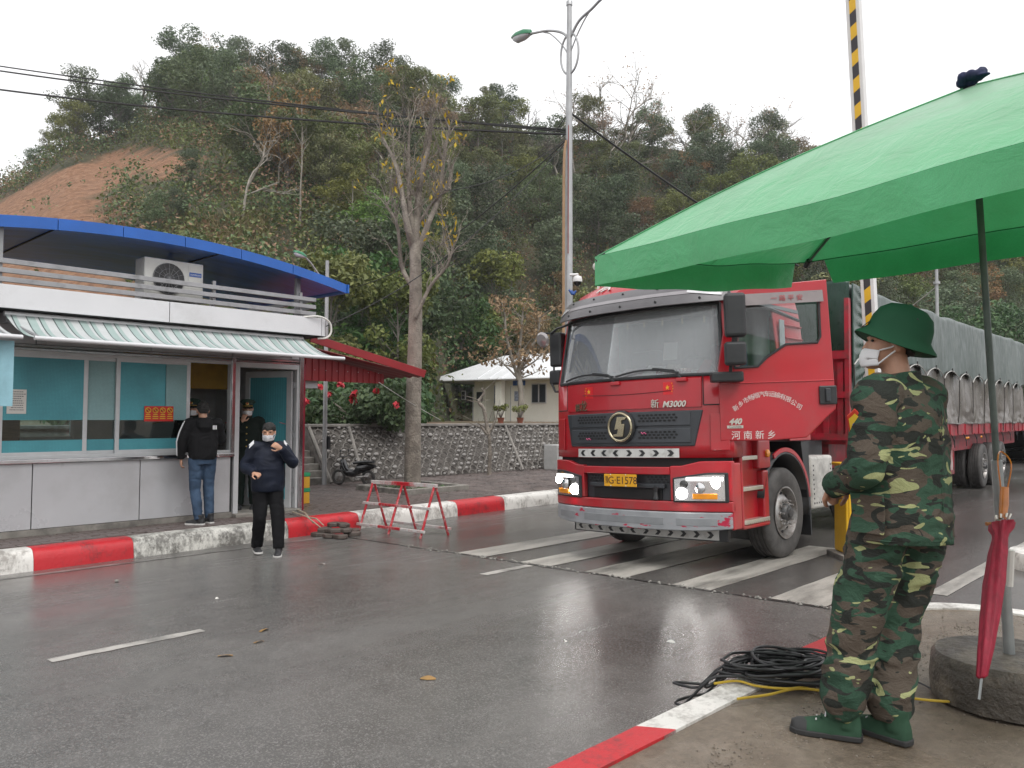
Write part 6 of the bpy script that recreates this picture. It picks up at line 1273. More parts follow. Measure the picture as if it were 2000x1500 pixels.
def bare_proto(name, seed, H, bm, r0=.11, lv_=4, spread=.55, leafn=0, lm=None, lsize=.3, up=.5):
    rs = np.random.RandomState(seed); g = G(); tips = []
    def br(p, d, L, r, k):
        q = p; pts = [p]; dd = d
        for i in range(3):
            dd = (dd+V((rs.normal(), rs.normal(), rs.normal()+up*.4))*.14).normalized(); q = q+dd*L/3; pts.append(q)
        g.tube(pts, [r, r*.85, r*.72, r*.6], 6 if k > 2 else 4)
        if k == 0: tips.append(q); return
        for i in range(3 if k > 1 else 3):
            t = rs.uniform(.45, 1) if i else 1.0; st = pts[0].lerp(q, t) if t < 1 else q
            nd = (dd+V((rs.normal(), rs.normal(), rs.normal()*.5+up*.5))*spread).normalized(); br(st, nd, L*rs.uniform(.55, .78), r*.58, k-1)
    br(V((0, 0, -.3)), V((0, 0, 1)), H*.42, r0, lv_); me = g.mesh(name+'_trunk', bm, 60); lf = None
    if leafn: lf = leaves([tuple(t) for t in tips], [.55]*len(tips), leafn, lsize, rs, .8, .3).mesh(name+'_crown', lm, None, False)
    return me, lf
PROT = {}
for i in range(3): PROT['dark%d' % i] = crown_proto('dark', 10+i, 9.5+i, 3.1+.3*i, 26, 5200, .29, LF_DARK, low=.25)
for i in range(3): PROT['olive%d' % i] = crown_proto('olive', 20+i, 8+i, 2.9, 22, 4200, .28, LF_OLIVE, low=.28)
for i in range(2): PROT['bright%d' % i] = crown_proto('bright', 30+i, 7.5+i, 2.9, 20, 4200, .29, LF_BRIGHT, low=.25)
for i in range(2): PROT['brown%d' % i] = crown_proto('brown', 40+i, 7.5+i, 2.6, 22, 3000, .26, LF_BROWN, low=.3)
for i in range(3): PROT['bare%d' % i] = bare_proto('bare', 50+i, 9.5+i, BARKP if i else BARK, .20, 4, .6, 160 if i == 2 else 0, LF_BROWN)
for i in range(2): PROT['slim%d' % i] = crown_proto('slim', 60+i, 12, 1.7, 12, 1600, .27, LF_OLIVE, BARKP, low=.55, r0=.10)
KIND = {'dark': ('dark green broadleaf tree in the hillside wood', 'evergreen_tree'), 'olive': ('olive green bushy tree in the hillside wood', 'broadleaf_tree'), 'bright': ('fresh light green tree in the hillside wood', 'broadleaf_tree'), 'brown': ('brown half-bare tree with withered leaves in the hillside wood', 'withered_tree'), 'bare': ('leafless pale-branched tree on the wooded hill', 'bare_tree'), 'slim': ('tall slim tree with pale bare stem on the hill', 'slim_tree')}
def plant(kind, p, s, rz, label=None, name=None, group=None, sx=1.0):
    tm, cm = PROT[kind]; kd = kind.rstrip('0123456789'); t = empty(name or KIND[kd][1], p, rz, label=label or KIND[kd][0], cat='tree', group=group or ('hillside '+kd+' trees')); t.scale = (s*sx, s*sx, s)
    link_mesh('trunk', tm, t)
    if cm: link_mesh('crown', cm, t)
    return t
rs = np.random.RandomState(99); cand = []
cell = 4.7
for i in range(int(190/cell)):
    for k in range(int(84/cell)):
        u = -75+i*cell+rs.uniform(-2.2, 2.2); v = 32+k*cell+rs.uniform(-2.2, 2.2); px = 1000+1560*u/v; vf = interp(px, FOOT)
        if v < vf+1.5 or v > VC+5 or px < -160 or px > 2200: continue
        p = wpos(u, v, hill(u, v)); x, y = proj(p)
        if inpoly(x, y-10, BARE) or inpoly(x, y+12, BARE): continue
        if x < 640 and v < 52 and y > 470: continue
        if x < 320 and y > 335 and rs.random_sample() < .8: continue
        cand.append((v, u, p, x, y))
cand.sort(key=lambda c: c[0]); ntree = 0
for v, u, p, x, y in cand:
    q = rs.random_sample(); ridge = v > 94
    if x < 460: tab = (('dark', .66), ('olive', .84), ('bare', .92), ('bright', .97), ('brown', 1))
    elif x < 1050: tab = (('dark', .24), ('olive', .54), ('brown', .76), ('bright', .86), ('bare', .95), ('slim', 1))
    elif ridge: tab = (('bare', .40), ('dark', .62), ('olive', .85), ('brown', 1))
    else: tab = (('dark', .36), ('olive', .64), ('brown', .80), ('bright', .90), ('bare', 1))
    kd = next(k for k, w in tab if q <= w); n = {'dark': 3, 'olive': 3, 'bright': 2, 'brown': 2, 'bare': 3, 'slim': 2}[kd]
    s = rs.uniform(.62, 1.0)*(.72 if v < 55 else .85)*(.62+.38*min(1, max(0, (x-40)/260)))*(.5 if 170 < x < 440 and y > 325 else 1); ntree += 1
    if ntree > 298: break
    look = {'dark': 'dark green broadleaf tree', 'olive': 'olive green bushy tree', 'bright': 'light green tree', 'brown': 'brown half-bare tree', 'bare': 'leafless pale-branched tree', 'slim': 'tall slim pale-stemmed tree'}[kd]
    band = 'on the skyline' if v > 97 else 'high on the hill' if v > 82 else 'halfway up the hill' if v > 64 else 'low on the hill'
    side = next(w for lim, w in ((130, 'at the left edge'), (330, 'above the bare earth slope'), (520, 'above the booth roof'), (680, 'left of the street tree'), (840, 'behind the street tree'), (980, 'right of the street tree'), (1080, 'left of the lamp post'), (1180, 'right of the lamp post'), (1300, 'above the truck cab'), (1450, 'left of the parasol'), (1650, 'by the parasol edge'), (1850, 'by the boom arm'), (9999, 'at the right edge')) if x < lim)
    plant(kd+str(rs.randint(n)), p-V((0, 0, .2)), s, rs.random_sample()*6.28, sx=rs.uniform(.95, 1.35), label=look+' '+band+', '+side)
# hand-placed silhouettes on the skyline and in front of the wood
for px, py, D, kd, s, lab in ((355, 185, 100, 'dark1', .95, 'tallest dark green tree on the left skyline of the hill'), (455, 170, 101, 'dark0', .95, 'dark ragged tree on the skyline beside the tallest one'), (150, 290, 96, 'dark2', .85, 'dark round tree at the left end of the ridge'), (225, 280, 97, 'dark0', .8, 'dark tree with pale stems above the earth slope'), (575, 120, 104, 'slim1', .6, 'thin wispy tree standing above the hilltop'),
                             (1022, 215, 104, 'bare0', .75, 'leafless tree on the skyline left of the lamp post'), (1215, 240, 103, 'bare2', .95, 'spreading flat-topped bare tree on the skyline right of the lamp post'), (1530, 305, 102, 'bare1', .9, 'leafless tree on the skyline just left of the parasol'), (1440, 290, 100, 'bare1', .75, 'second leafless tree on the skyline near the parasol'), (560, 460, 62, 'brown1', 1.0, 'brown withered tree beside pale slim stems on the slope'),
                             (585, 490, 56, 'slim0', .85, 'pair of pale slim stems above the booth roof'), (640, 480, 60, 'olive1', .7, 'olive tree right of the slim pale stems'), (440, 250, 92, 'bright0', .9, 'pale green round tree below the left skyline'), (1060, 620, 64, 'brown0', .8, 'rust-brown leafy tree behind the white house')):
    p = at_d(px, py, D); pz = hill((p-EYE).dot(RT), (p-EYE).dot(FH)); plant(kd, V((p.x, p.y, pz-.2)), s, px*.01, label=lab)
rs = np.random.RandomState(41); k = 0
for px in list(range(1010, 1690, 30)):
    v = rs.uniform(94, 104); u = (px+rs.uniform(-12, 12)-1000)/1560*v; kd = ('olive0', 'bare0', 'dark1', 'brown0', 'bare2', 'olive2', 'bare1')[k % 7]; k += 1
    near_ = 'just left of the lamp post' if px < 1100 else 'just right of the lamp post' if px < 1230 else 'midway between lamp post and parasol' if px < 1400 else 'near the parasol slope' if px < 1560 else 'half behind the parasol'
    plant(kd, wpos(u, v, hill(u, v)-.3), rs.uniform(.45, .68), px*.02, label={'o': 'small olive tree', 'b': 'small wiry bare tree', 'd': 'small dark tree'}[kd[0]]+(' with brown leaves' if kd[:3] == 'bro' else '')+' filling the ridge, '+near_, sx=1.4)
# undergrowth on the slope, grass, bushes at the foot: nobody could count it
rs = np.random.RandomState(5); cs = {0: [], 1: [], 2: [], 3: []}; rd = {0: [], 1: [], 2: [], 3: []}
for i in range(7600):
    v = rs.uniform(31, 106); px = rs.uniform(-200, 2200); u = (px-1000)/1560*v; vf = interp(px, FOOT)
    if v < vf-1: continue
    p = wpos(u, v, hill(u, v)); x, y = proj(p); inb = inpoly(x, y, BARE)
    if (inb or (inpoly(x, y-22, BARE) and y < 420)) and rs.random_sample() < .94: continue
    if x < 640 and y > 600: continue
    k = rs.choice(4, p=(.36, .32, .22, .10)); r = rs.uniform(.7, 2.1)*(1 if not inb else .4); cs[k].append((p.x, p.y, p.z+r*.45)); rd[k].append(r)
for k, (nm, lm, n, sz, lab) in enumerate((('undergrowth', LF_DARK, 84000, .30, 'dense dark undergrowth covering the hillside'), ('scrub', LF_OLIVE, 66000, .30, 'olive scrub between the hillside trees'), ('brushwood', LF_BROWN, 42000, .28, 'brown dry brush on the hillside'), ('fresh_scrub', LF_BRIGHT, 20000, .30, 'light green bushes on the hillside'))):
    leaves(cs[k], rd[k], n, sz, rs, .8).obj(nm, lm, kind='stuff', label=lab, fix=False)
# tall dry grass below the bare slope and ground cover at the terrace edge
cs_ = []; 
for i in range(420):
    x = rs.uniform(330, 520); y = rs.uniform(395, 500); v = 46; 
    for _ in range(6):
        p = at_d(x, y, v); hz = hill((p-EYE).dot(RT), (p-EYE).dot(FH)); v += (hz-p.z)*-.5
        v = min(max(v, 36), 70)
    p = at_d(x, y, v); cs_.append((p.x, p.y, hill((p-EYE).dot(RT), (p-EYE).dot(FH))+.3))
leaves(cs_, [.6]*len(cs_), 6000, .7, rs, 1.2, 1.5, .12).obj('tall_grass', LF_STRAW, kind='stuff', label='tall dry plumed grass on the slope behind the booth', fix=False)
cs_ = []; rd_ = []
for i in range(260): cs_.append((rs.uniform(6.5, 12.2), rs.uniform(17.5, 22), 1.5+rs.uniform(0, .35))); rd_.append(rs.uniform(.25, .6))
for i in range(240):
    px = rs.uniform(560, 815); v = rs.uniform(24, 40); p = wpos((px-1000)/1560*v, v, 1.4); cs_.append((p.x, p.y, 1.35+rs.uniform(.1, 1.0+(v-24)*.09))); rd_.append(rs.uniform(.4, 1.0))
leaves(cs_, rd_, 26000, .26, rs, .85).obj('terrace_bushes', LF_SHRUB, kind='stuff', label='dense green bushes on the terrace behind the stone wall', fix=False)
PROT['fol0'] = crown_proto('fol', 70, 8, 3.0, 26, 5200, .30, LF_SHRUB, low=.12); PROT['fol1'] = crown_proto('fol', 71, 8.5, 2.6, 24, 4600, .30, LF_OLIVE, low=.15); KIND['fol'] = ('leafy tree behind the terrace', 'broadleaf_tree')
for px, D, kd, s, lab in ((645, 34, 'fol1', .85, 'olive leafy tree right of the booth roof'), (705, 38, 'fol0', 1.0, 'dark leafy tree behind the red lean-to roof'), (775, 36, 'fol1', .8, 'yellowing leafy tree behind the thick street trunk'), (812, 44, 'fol0', 1.05, 'dense green creeper-covered tree left of the white house'), (900, 60, 'fol0', 1.1, 'green tree rising behind the white house roof'), (1180, 63, 'fol1', 1.1, 'light green bushy tree right of the lamp post'), (1240, 60, 'fol0', 1.0, 'dark leafy tree behind the truck roof'), (960, 64, 'fol1', 1.1, 'brownish leafy tree behind the white house'), (1780, 52, 'fol1', .7, 'olive scrub tree beyond the tarpaulin top'), (1900, 48, 'fol0', .9, 'dark leafy tree beyond the trailer'), (1985, 50, 'fol0', .9, 'dark leafy tree at the right edge beyond the trailer'), (1760, 48, 'bright1', .6, 'small light green tree beyond the boom barrier')):
    v = D; u = (px-1000)/1560*v; plant(kd, wpos(u, v, max(1.2, hill(u, v))-.2), s, px*.013, label=lab, group='trees at the foot of the hill')
# ---- street tree with few yellow leaves, standing in a kerbed bed
stree = empty('street_tree', (10.87, 12.97, ZFAR), 0, label='tall nearly bare street tree with thick trunk and few yellow leaves', cat='tree')
rs = np.random.RandomState(17); g = G(); B0 = V((10.87, 12.97, ZFAR)); tips = []
def tp_(px, py, D=16.8): return at_d(px, py, D)-B0
g.tube(bez([V((0, 0, -.2)), tp_(806, 900), tp_(807, 800), tp_(811, 650), tp_(812, 560), tp_(810, 470)], 5), [.25]+[.178-.001*i for i in range(8)]+[.168-.0035*i for i in range(17)], 16)
def limb_t(pts, r0, r1):
    P = bez(pts, 5); g.tube(P, [r0+(r1-r0)*i/(len(P)-1) for i in range(len(P))], 7); return P
main = [([(808, 490), (795, 440), (785, 380), (772, 320), (748, 270)], .085), ([(810, 480), (815, 420), (822, 350), (838, 280), (843, 230)], .10), ([(812, 500), (835, 440), (858, 380), (868, 300), (878, 250)], .075), ([(808, 470), (800, 400), (798, 320), (799, 255)], .075), ([(806, 560), (785, 520), (776, 440), (755, 400)], .06), ([(812, 620), (840, 560), (872, 520), (890, 470)], .045), ([(815, 440), (850, 390), (880, 370)], .04)]
def twig(p, d, L, r, k):
    pts = [p]; q = p
    for i in range(3): d = (d+V((rs.normal(), rs.normal(), rs.normal()+.35))*.22).normalized(); q = q+d*L/3; pts.append(q)
    g.tube(pts, [r, r*.75, r*.55, r*.35], 4)
    if k == 0: tips.append(q); return
    for i in range(3): twig(pts[rs.randint(1, 4)], (d+V((rs.normal(), rs.normal(), rs.normal()*.6+.25))*.55).normalized(), L*.62, r*.5, k-1)
for px, r in main:
    dj = [rs.normal()*.12 for _ in px]; P = limb_t([tp_(x, y, 16.8+sum(dj[:i+1])) for i, (x, y) in enumerate(px)], r, r*.3)
    for q in range(14): i = rs.randint(4, len(P)); twig(P[i], (V((rs.normal()*.5, rs.normal()*.5, 1.3+rs.random_sample()))).normalized(), rs.uniform(.5, 1.0), .015, 2)
g.obj('trunk', BARKT, stree, smooth=60)
tl = [tuple(t) for t in tips]; sel = rs.choice(len(tl), 46, replace=False)
leaves([tl[i] for i in sel], [.15]*46, 260, .115, rs, 1, 1.2, .45).obj('crown', LF_YEL, stree, fix=False)
bed = wempty('tree_bed', (10.8, 12.95, ZFAR), label='square planting bed with low concrete kerb round the street tree', cat='planter'); b0, b1, b2, b3 = 10.02, 11.72, 12.14, 13.78
for x0, x1, y0, y1 in ((b0, b1, b2, b2+.12), (b0, b1, b3-.12, b3), (b0, b0+.12, b2+.122, b3-.122), (b1-.12, b1, b2+.122, b3-.122)):
    g = G(); g.box(x0, x1, y0, y1, ZFAR-.05, ZFAR+.10); g.obj('kerb_stone', M_CONC, bed, bevel=.012)
g = G(); g.sheet(lambda u, v: (b0+.1+(b1-b0-.2)*u, b2+.1+(b3-b2-.2)*v, ZFAR+.03+.03*mnoise.noise(V((u*5, v*5, 0)))), 12, 12); g.obj('soil', mat('dark_soil', (.035, .026, .02), .9, var=.3, vscale=10, bumps=(20, .8, .03)), bed)
leaves([(rs.uniform(b0+.2, b1-.2), rs.uniform(b2+.2, b3-.2), ZFAR+.05) for i in range(40)], [.08]*40, 300, .07, rs, .4).obj('weeds', LF_SHRUB, bed, fix=False, kind='stuff')
# ---- flowering shrub tree at the wall foot
bp_ = at_z(706, 928, ZFAR); sh_ = empty('flowering_shrub', bp_, 0, label='leafy shrub tree with red flowers beside the stone wall stairs', cat='shrub'); rs = np.random.RandomState(23)
D_ = (bp_-EYE).dot(_f); q_ = lambda px, py, dd=0: at_d(px, py, D_+dd)-bp_
g = G(); P = bez([V((0, 0, -.1)), q_(700, 905), q_(713, 880), q_(706, 850), q_(705, 830)], 5); g.tube(P, [.11-.003*i for i in range(len(P))], 8); cc = []; rr_ = []
for i in range(42):
    px, py = rs.uniform(592, 800), rs.uniform(752, 838)
    if ((px-698)/110)**2+((py-800)/55)**2 > 1: continue
    c = q_(px, py, rs.uniform(-1.0, 1.2)); cc.append(tuple(c)); rr_.append(rs.uniform(.25, .5)); g.tube([V(P[-1]), V(P[-1]).lerp(c, .5)+V((0, 0, .05)), c], [.04, .025, .01], 5)
g.obj('stem', BARKT, sh_, smooth=60); leaves(cc, rr_, 5200, .15, rs, .8, .2, .6).obj('foliage', LF_SHRUB, sh_, fix=False)
M_FLOW = mat('red_flower', (.50, .02, .035), .5)
for px, py in ((625, 755), (665, 750), (693, 767), (735, 763), (693, 782), (598, 783), (690, 775), (775, 790), (640, 770)):
    g = leaves([tuple(q_(px, py, -1.05))], [.08], 16, .13, rs, .7, 0, .8); g.obj('flower', M_FLOW, sh_, fix=False)
# ---- gnarled pruned trees
def gnarled(px, py, D, pts, r, lab, twigs, lm=None, ln=0, seed=3, parentcol=BARKT):
    b = at_d(px, py, D); t = empty('pruned_tree', b, 0, label=lab, cat='tree'); g = G(); rs = np.random.RandomState(seed); ends = []
    for chain, rad in pts:
        P = bez([at_d(x, y, D)-b+V((0, 0, -.05 if i == 0 else 0)) for i, (x, y) in enumerate(chain)], 5); g.tube(P, [rad*(1-.55*i/(len(P)-1))*(1+.12*math.sin(i*1.9)) for i in range(len(P))], 8); ends.append(P[-1])
        for q in range(twigs):
            s_ = P[rs.randint(len(P)//2, len(P))]; d = V((rs.normal(), rs.normal(), abs(rs.normal())*.8+.2)).normalized(); L = rs.uniform(.3, .8)*(D/22); m_ = s_+d*L*.5+V((rs.normal(), rs.normal(), rs.normal()))*.06*L; e = m_+d*L*.5; g.tube([s_, m_, e], [rad*.22, rad*.14, rad*.05], 4); ends.append(e)
    g.obj('trunk', parentcol, t, smooth=60)
    if lm: leaves([tuple(e) for e in ends], [.35*D/38]*len(ends), ln, .19*D/38, rs, .8).obj('crown', lm, t, fix=False)
gnarled(955, 927, (at_z(955, 927, ZFAR)-EYE).dot(_f), [([(955, 927), (957, 880), (954, 842), (948, 815)], .06), ([(954, 845), (945, 800), (935, 785), (945, 768), (940, 758)], .055), ([(953, 845), (938, 832)], .05), ([(956, 840), (966, 825), (970, 815)], .04)], .07, 'small gnarled pruned tree without leaves at the wall foot', 5)
gnarled(1017, 826, 38, [([(1017, 826), (1018, 780), (1014, 730), (1012, 690)], .17), ([(1013, 740), (1000, 700), (990, 660), (985, 610)], .10), ([(1014, 720), (1030, 690), (1048, 660), (1055, 620)], .09), ([(1013, 700), (1018, 650), (1022, 600)], .08), ([(1010, 735), (988, 715), (970, 700)], .05), ([(1018, 720), (1045, 705), (1058, 690)], .05)], .2, 'pale forked tree with brown leaves in front of the white house', 14, LF_BROWN, 1500, 5, BARKP)
# ---- white house
A = at_d(856, 822, 52); Bq = at_d(1088, 826, 46.5); fz = 1.33; A.z = Bq.z = fz; hx = (Bq-A); Lh = hx.length; hx.normalize(); hy = V((-hx.y, hx.x, 0)); 
if hy.dot(FH) < 0: hy = -hy
house = empty('house', A, math.atan2(hx.y, hx.x), label='low white house with pale metal roof and porch columns on the terrace', cat='house'); sgn = 1 if V((-math.sin(math.atan2(hx.y, hx.x)), math.cos(math.atan2(hx.y, hx.x)), 0)).dot(hy) > 0 else -1
W_WALL = mat('house_wall', (.88, .86, .77), .8, var=.05, vscale=1); W_ROOF = mat('house_roof', (.70, .71, .72), .4, var=.06, vscale=1.5); W_WIN = mat('house_window', (.03, .035, .045), .15); W_CUR = mat('house_curtain', (.30, .34, .45), .7, var=.6, vscale=9); LEN = Lh+6
hxp = lambda px: (lambda t: t)((px-856)/(1088-856)*Lh)
g = G(); g.box(2.6, LEN, sgn*.5, sgn*6.5, 0, 2.75); g.obj('wall', W_WALL, house); g = G(); g.box(-.3, LEN+.3, sgn*-.2, sgn*6.6, -.25, 0.0); g.obj('floor', M_CONC, house)
for px in (856, 983, 1130):
    x = hxp(px); g = G(); g.box(x-.22, x+.22, -.22, .22, 0, 2.55); g.obj('column', W_WALL, house, bevel=.01)
def roofp(x, y, z): return V((x, sgn*y, z))
g = G(); ez = 2.62; rz = 4.35; x0, x1 = -.5, LEN+.8
g.add([roofp(x0, -.45, ez), roofp(x1, -.45, ez), roofp(x1, 7.4, ez), roofp(x0, 7.4, ez), roofp(x0+3.3, 3.4, rz), roofp(x1-3.3, 3.4, rz), roofp(x0, -.45, ez-.12), roofp(x1, -.45, ez-.12), roofp(x1, 7.4, ez-.12), roofp(x0, 7.4, ez-.12)], [(0, 1, 5, 4), (1, 2, 5), (2, 3, 4, 5), (3, 0, 4), (6, 9, 8, 7), (0, 6, 7, 1), (1, 7, 8, 2), (2, 8, 9, 3), (3, 9, 6, 0)]); rf = g.obj('roof', W_ROOF, house)
for k in range(18):
    t = (k+.5)/18; g = G(); xa = x0+(x1-x0)*t; 
    if not x0+3.3 < xa < x1-3.3: continue
    g.tube([roofp(xa, -.45, ez+.02), roofp(xa, 3.4, rz+.02)], .03, 4); g.obj('roof_seam', W_ROOF, rf)
g = G(); g.tube([roofp(x0, -.48, ez-.06), roofp(x1, -.48, ez-.06)], .06, 6); g.obj('gutter', W_ROOF, rf)
def hwin(px0, px1, z0, z1, m, nm='window', bars=1):
    a, b = hxp(px0), hxp(px1); g = G(); g.box(a, b, sgn*.45, sgn*.49, z0, z1); w = g.obj(nm, M_ALUW, house); n = bars+1
    for k in range(n): g = G(); s = (b-a)/n; g.box(a+s*k+.06, a+s*(k+1)-.05, sgn*.42, sgn*.445, z0+.07, z1-.07); g.obj('pane', m, w)
hwin(895, 904, 1.35, 1.95, W_WIN, bars=0); hwin(962, 980, 1.1, 2.25, W_CUR); hwin(1034, 1061, 1.1, 2.3, W_WIN)
for px in (921, 996): g = G(); a = hxp(px); g.box(a, a+.95, sgn*.45, sgn*.485, 0, 2.1); d = g.obj('door', W_WALL, house); g = G(); g.box(a+.25, a+.75, sgn*.43, sgn*.445, 1.25, 1.85); g.obj('pane', W_CUR if px > 950 else W_WIN, d); g = G(); g.box(a-.08, a-.002, sgn*.44, sgn*.49, 0, 2.18); g.obj('door_frame', M_FRAME, d)
g = G(); a = hxp(1000); g.box(a, a+.9, sgn*.4, sgn*.44, 2.2, 2.5); g.obj('blue_plate', M_ACB, house); g = G(); a = hxp(1086); g.box(a, a+.05, sgn*.44, sgn*.49, 0, 2.6); g.obj('panel_joint', M_RAIL, house)
# potted plants on the wall coping
M_POT = mat('terracotta', (.25, .08, .045), .8)
for px, lab in ((978, 'potted plant on the stone wall, left of the pale forked tree'), (1016, 'potted plant on the stone wall at the pale forked tree')):
    b = at_y(px, 834, 16.42); b.z = WZ1+.03; t = empty('potted_plant', b, 0, label=lab, cat='plant', group='potted plants on the wall'); g = G(); g.lathe([(.07, 0), (.11, .16), (.12, .17), (.10, .165), (.09, .14)], 14); g.obj('pot', M_POT, t, smooth=40)
    g = G(); cc = []
    for k in range(9): a_ = k*2.4; e = V((math.cos(a_)*.17, math.sin(a_)*.17, .42+.04*(k % 3))); g.tube([V((0, 0, .12)), e*.55+V((0, 0, .08)), e], [.012, .009, .006], 5); cc.append(tuple(e))
    g.obj('stem', BARK, t); leaves(cc, [.09]*9, 160, .10, rs, .8).obj('foliage', LF_OLIVE, t, fix=False)
# utility cabinet by the wall
b = at_z(1088, 918, ZFAR); ub = wempty('utility_cabinet', (b.x, b.y, ZFAR), label='grey metal utility cabinet at the wall foot, half hidden by the truck', cat='cabinet'); g = G(); g.box(b.x-.12, b.x+.9, b.y-.1, b.y+.4, ZFAR, ZFAR+.72); g.obj('casing', mat('cabinet_grey', (.40, .40, .39), .5, var=.1), ub, bevel=.015); g = G(); g.box(b.x-.06, b.x+.84, b.y-.112, b.y-.101, ZFAR+.06, ZFAR+.66); g.obj('door', mat('cabinet_door', (.44, .44, .43), .45, var=.1), ub, bevel=.006)

# ================================================================== STREET FURNITURE AND SMALL THINGS
# ---- green market parasol in a concrete foot
def parasol_mat():
    m, nt, bs, nd, lk = new_mat('parasol_cloth'); n = noise_tex(nt, 2.5, 5, .6); w = noise_tex(nt, 260, 2)
    c = ramp(nt, n.outputs[0], [(.28, (.036, .34, .11)), (.5, (.050, .42, .145)), (.72, (.068, .47, .18))]).outputs[0]; c = mixc(nt, 1.0, c, ramp(nt, w.outputs[0], [(.3, .85), (.7, 1.1)]).outputs[0], 'MULTIPLY')
    lk.new(c, bs.inputs['Base Color']); bs.inputs['Roughness'].default_value = .33; bs.inputs['Specular IOR Level'].default_value = .9; bs.inputs['Sheen Weight'].default_value = .9; bs.inputs['Sheen Roughness'].default_value = .4
    tl = nd.new('ShaderNodeBsdfTranslucent'); lk.new(c, tl.inputs[0]); ms = nd.new('ShaderNodeMixShader'); ms.inputs[0].default_value = .22; lk.new(bs.outputs[0], ms.inputs[1]); lk.new(tl.outputs[0], ms.inputs[2]); lk.new(ms.outputs[0], nd['Material Output'].inputs[0])
    f = noise_tex(nt, 5, 5, .6, dist=.8); bump(nt, bs, f.outputs[0], .25, .04); return m
P_CL = parasol_mat(); P_HEM = mat('parasol_hem', (.012, .15, .045), .7, spec=.2); P_POLE = mat('parasol_pole', (.10, .12, .11), .45, metal=.4, var=.3, vscale=6); P_ZINC = mat('zinc_tube', (.32, .34, .34), .4, metal=.7, var=.2)
fb = at_z(1975, 1272, .5); FB = V((fb.x, fb.y, ZNEAR-.01))
APX = at_d(1898, 168, 4.05); cA = at_d(1166, 502, 4.85); cB = at_d(1574, 512, 5.75); mid = V((APX.x, APX.y, 0)); cC = V((2*APX.x-cB.x, 2*APX.y-cB.y, 2.78)); cD = V((2*APX.x-cA.x, 2*APX.y-cA.y, 2.86))
par = wempty('parasol', FB, label='large green parasol over the near pavement, ropes and valance showing', cat='parasol'); par['label'] = 'large green parasol with hanging valance leaning over the near pavement'
corners = [cA, cB, cD, cC]
def hipc(c, t): p = APX.lerp(c, t); p.z += .05*math.sin(PI*t); return p
for i in range(4):
    a, b = corners[i], corners[(i+1) % 4]
    def f(u, v):
        p = hipc(a, max(v, .002)).lerp(hipc(b, max(v, .002)), u); p.z -= .03*math.sin(PI*u)*v+.012*math.sin(u*17+v*5)*v*math.sin(PI*u)*.6; return p
    g = G(); g.sheet(f, 26, 22); g.obj('canopy_panel', P_CL, par, smooth=180)
    out = ((a+b)/2-V((APX.x, APX.y, (a.z+b.z)/2))); out.z = 0; out.normalize(); t0, t1 = (.04 if i == 1 else 0.0), (.95 if i == 0 else 1.0)
    def fv(u, v):
        q = t0+(t1-t0)*u; p = f(q, 1.0); sw = .03*math.sin(q*9+i)+.012*math.sin(q*31); gap = .02*v*(((1-u)**14 if i == 1 else 0)-((u)**14 if i == 0 else 0)); return p+V((0, 0, -.175*v))+out*(.012+.02*v*sw*3+.004)+(b-a)*gap
    g = G(); g.sheet(fv, 40, 5); g.obj('valance', P_CL, par, smooth=180)
    for us_ in ((0.0,) if i else (0.0, .5)):
        g = G(); g.tube([f(us_, t)+V((0, 0, .003)) for t in np.linspace(.02, 1, 16)], .0045, 4); g.obj('seam', P_CL, par)
    g = G(); g.tube([f(u, 1.0)+out*.006 for u in np.linspace(0, 1, 24)], .006, 5); g.obj('hem', P_HEM, par)
    g = G(); g.tube([hipc(a, t)-V((0, 0, .025)) for t in np.linspace(.02, .97, 14)], .010, 6); g.obj('rib', P_POLE, par); g = G(); g.tube([hipc(a, .97)-V((0, 0, .02)), hipc(a, 1.0)-V((0, 0, .03))], .022, 8); g.obj('rib_end', M_BLACK, par)
p0 = FB+V((0, 0, .05)); jn = p0.lerp(APX, .38)
g = G(); g.tube([jn-(APX-p0).normalized()*.05, APX-V((0, 0, .01))], .0165, 12); g.obj('pole', P_POLE, par, smooth=50); g = G(); g.tube([p0, jn], .026, 12); g.obj('lower_pole', P_ZINC, par, smooth=50)
pn = p0.lerp(APX, .275); g = G(); g.tube([pn+RT*.03, pn-RT*.075], .010, 6); g.obj('locking_pin', mat('rusty_pin', (.35, .12, .03), .6), par)
M_NAVYC = mat('navy_cloth', (.008, .014, .06), .8, var=.3, bumps=(20, .5, .02))
g = G(); c0 = APX+V((0, 0, .012)); 
for k in range(9): d = V((math.cos(k*2.4)*(.045 if k else 0), math.sin(k*2.4)*.045, .012+.018*(k % 3))); r_ = .030+.007*math.sin(k*3.1); g.lathe([(.001, -r_), (r_*.75, -r_*.6), (r_, 0), (r_*.7, r_*.7), (.001, r_*.95)], 9, Matrix.Translation(c0+d) @ Matrix.Rotation(k*.7, 4, 'X'))
for k in (2, 5): d = V((math.cos(k*2.1), math.sin(k*2.1), .3)); g.tube([c0, c0+d*.06, c0+d*.10-V((0, 0, .015))], [.02, .028, .016], 7, flat=.4)
link_mesh('cloth_knot', remesh(g, .006, 'cloth_knot', M_NAVYC, 2), None, label='navy cloth knotted on the peak of the green parasol', cat='cloth')
g = G(); rings = []; rs = np.random.RandomState(2); R0 = .365
for r, z in ((.335, 0), (R0, .012), (R0+.012, .10), (R0, .205), (R0-.02, .235), (.2, .240), (.03, .242)): rings.append([FB+V(((r+.012*mnoise.noise(V((math.cos(t)*2, math.sin(t)*2, z*9)))*(r > .3))*math.cos(t), (r+.012*mnoise.noise(V((math.cos(t)*2, math.sin(t)*2, z*9+5)))*(r > .3))*math.sin(t), z)) for t in [2*PI*k/48 for k in range(48)]])
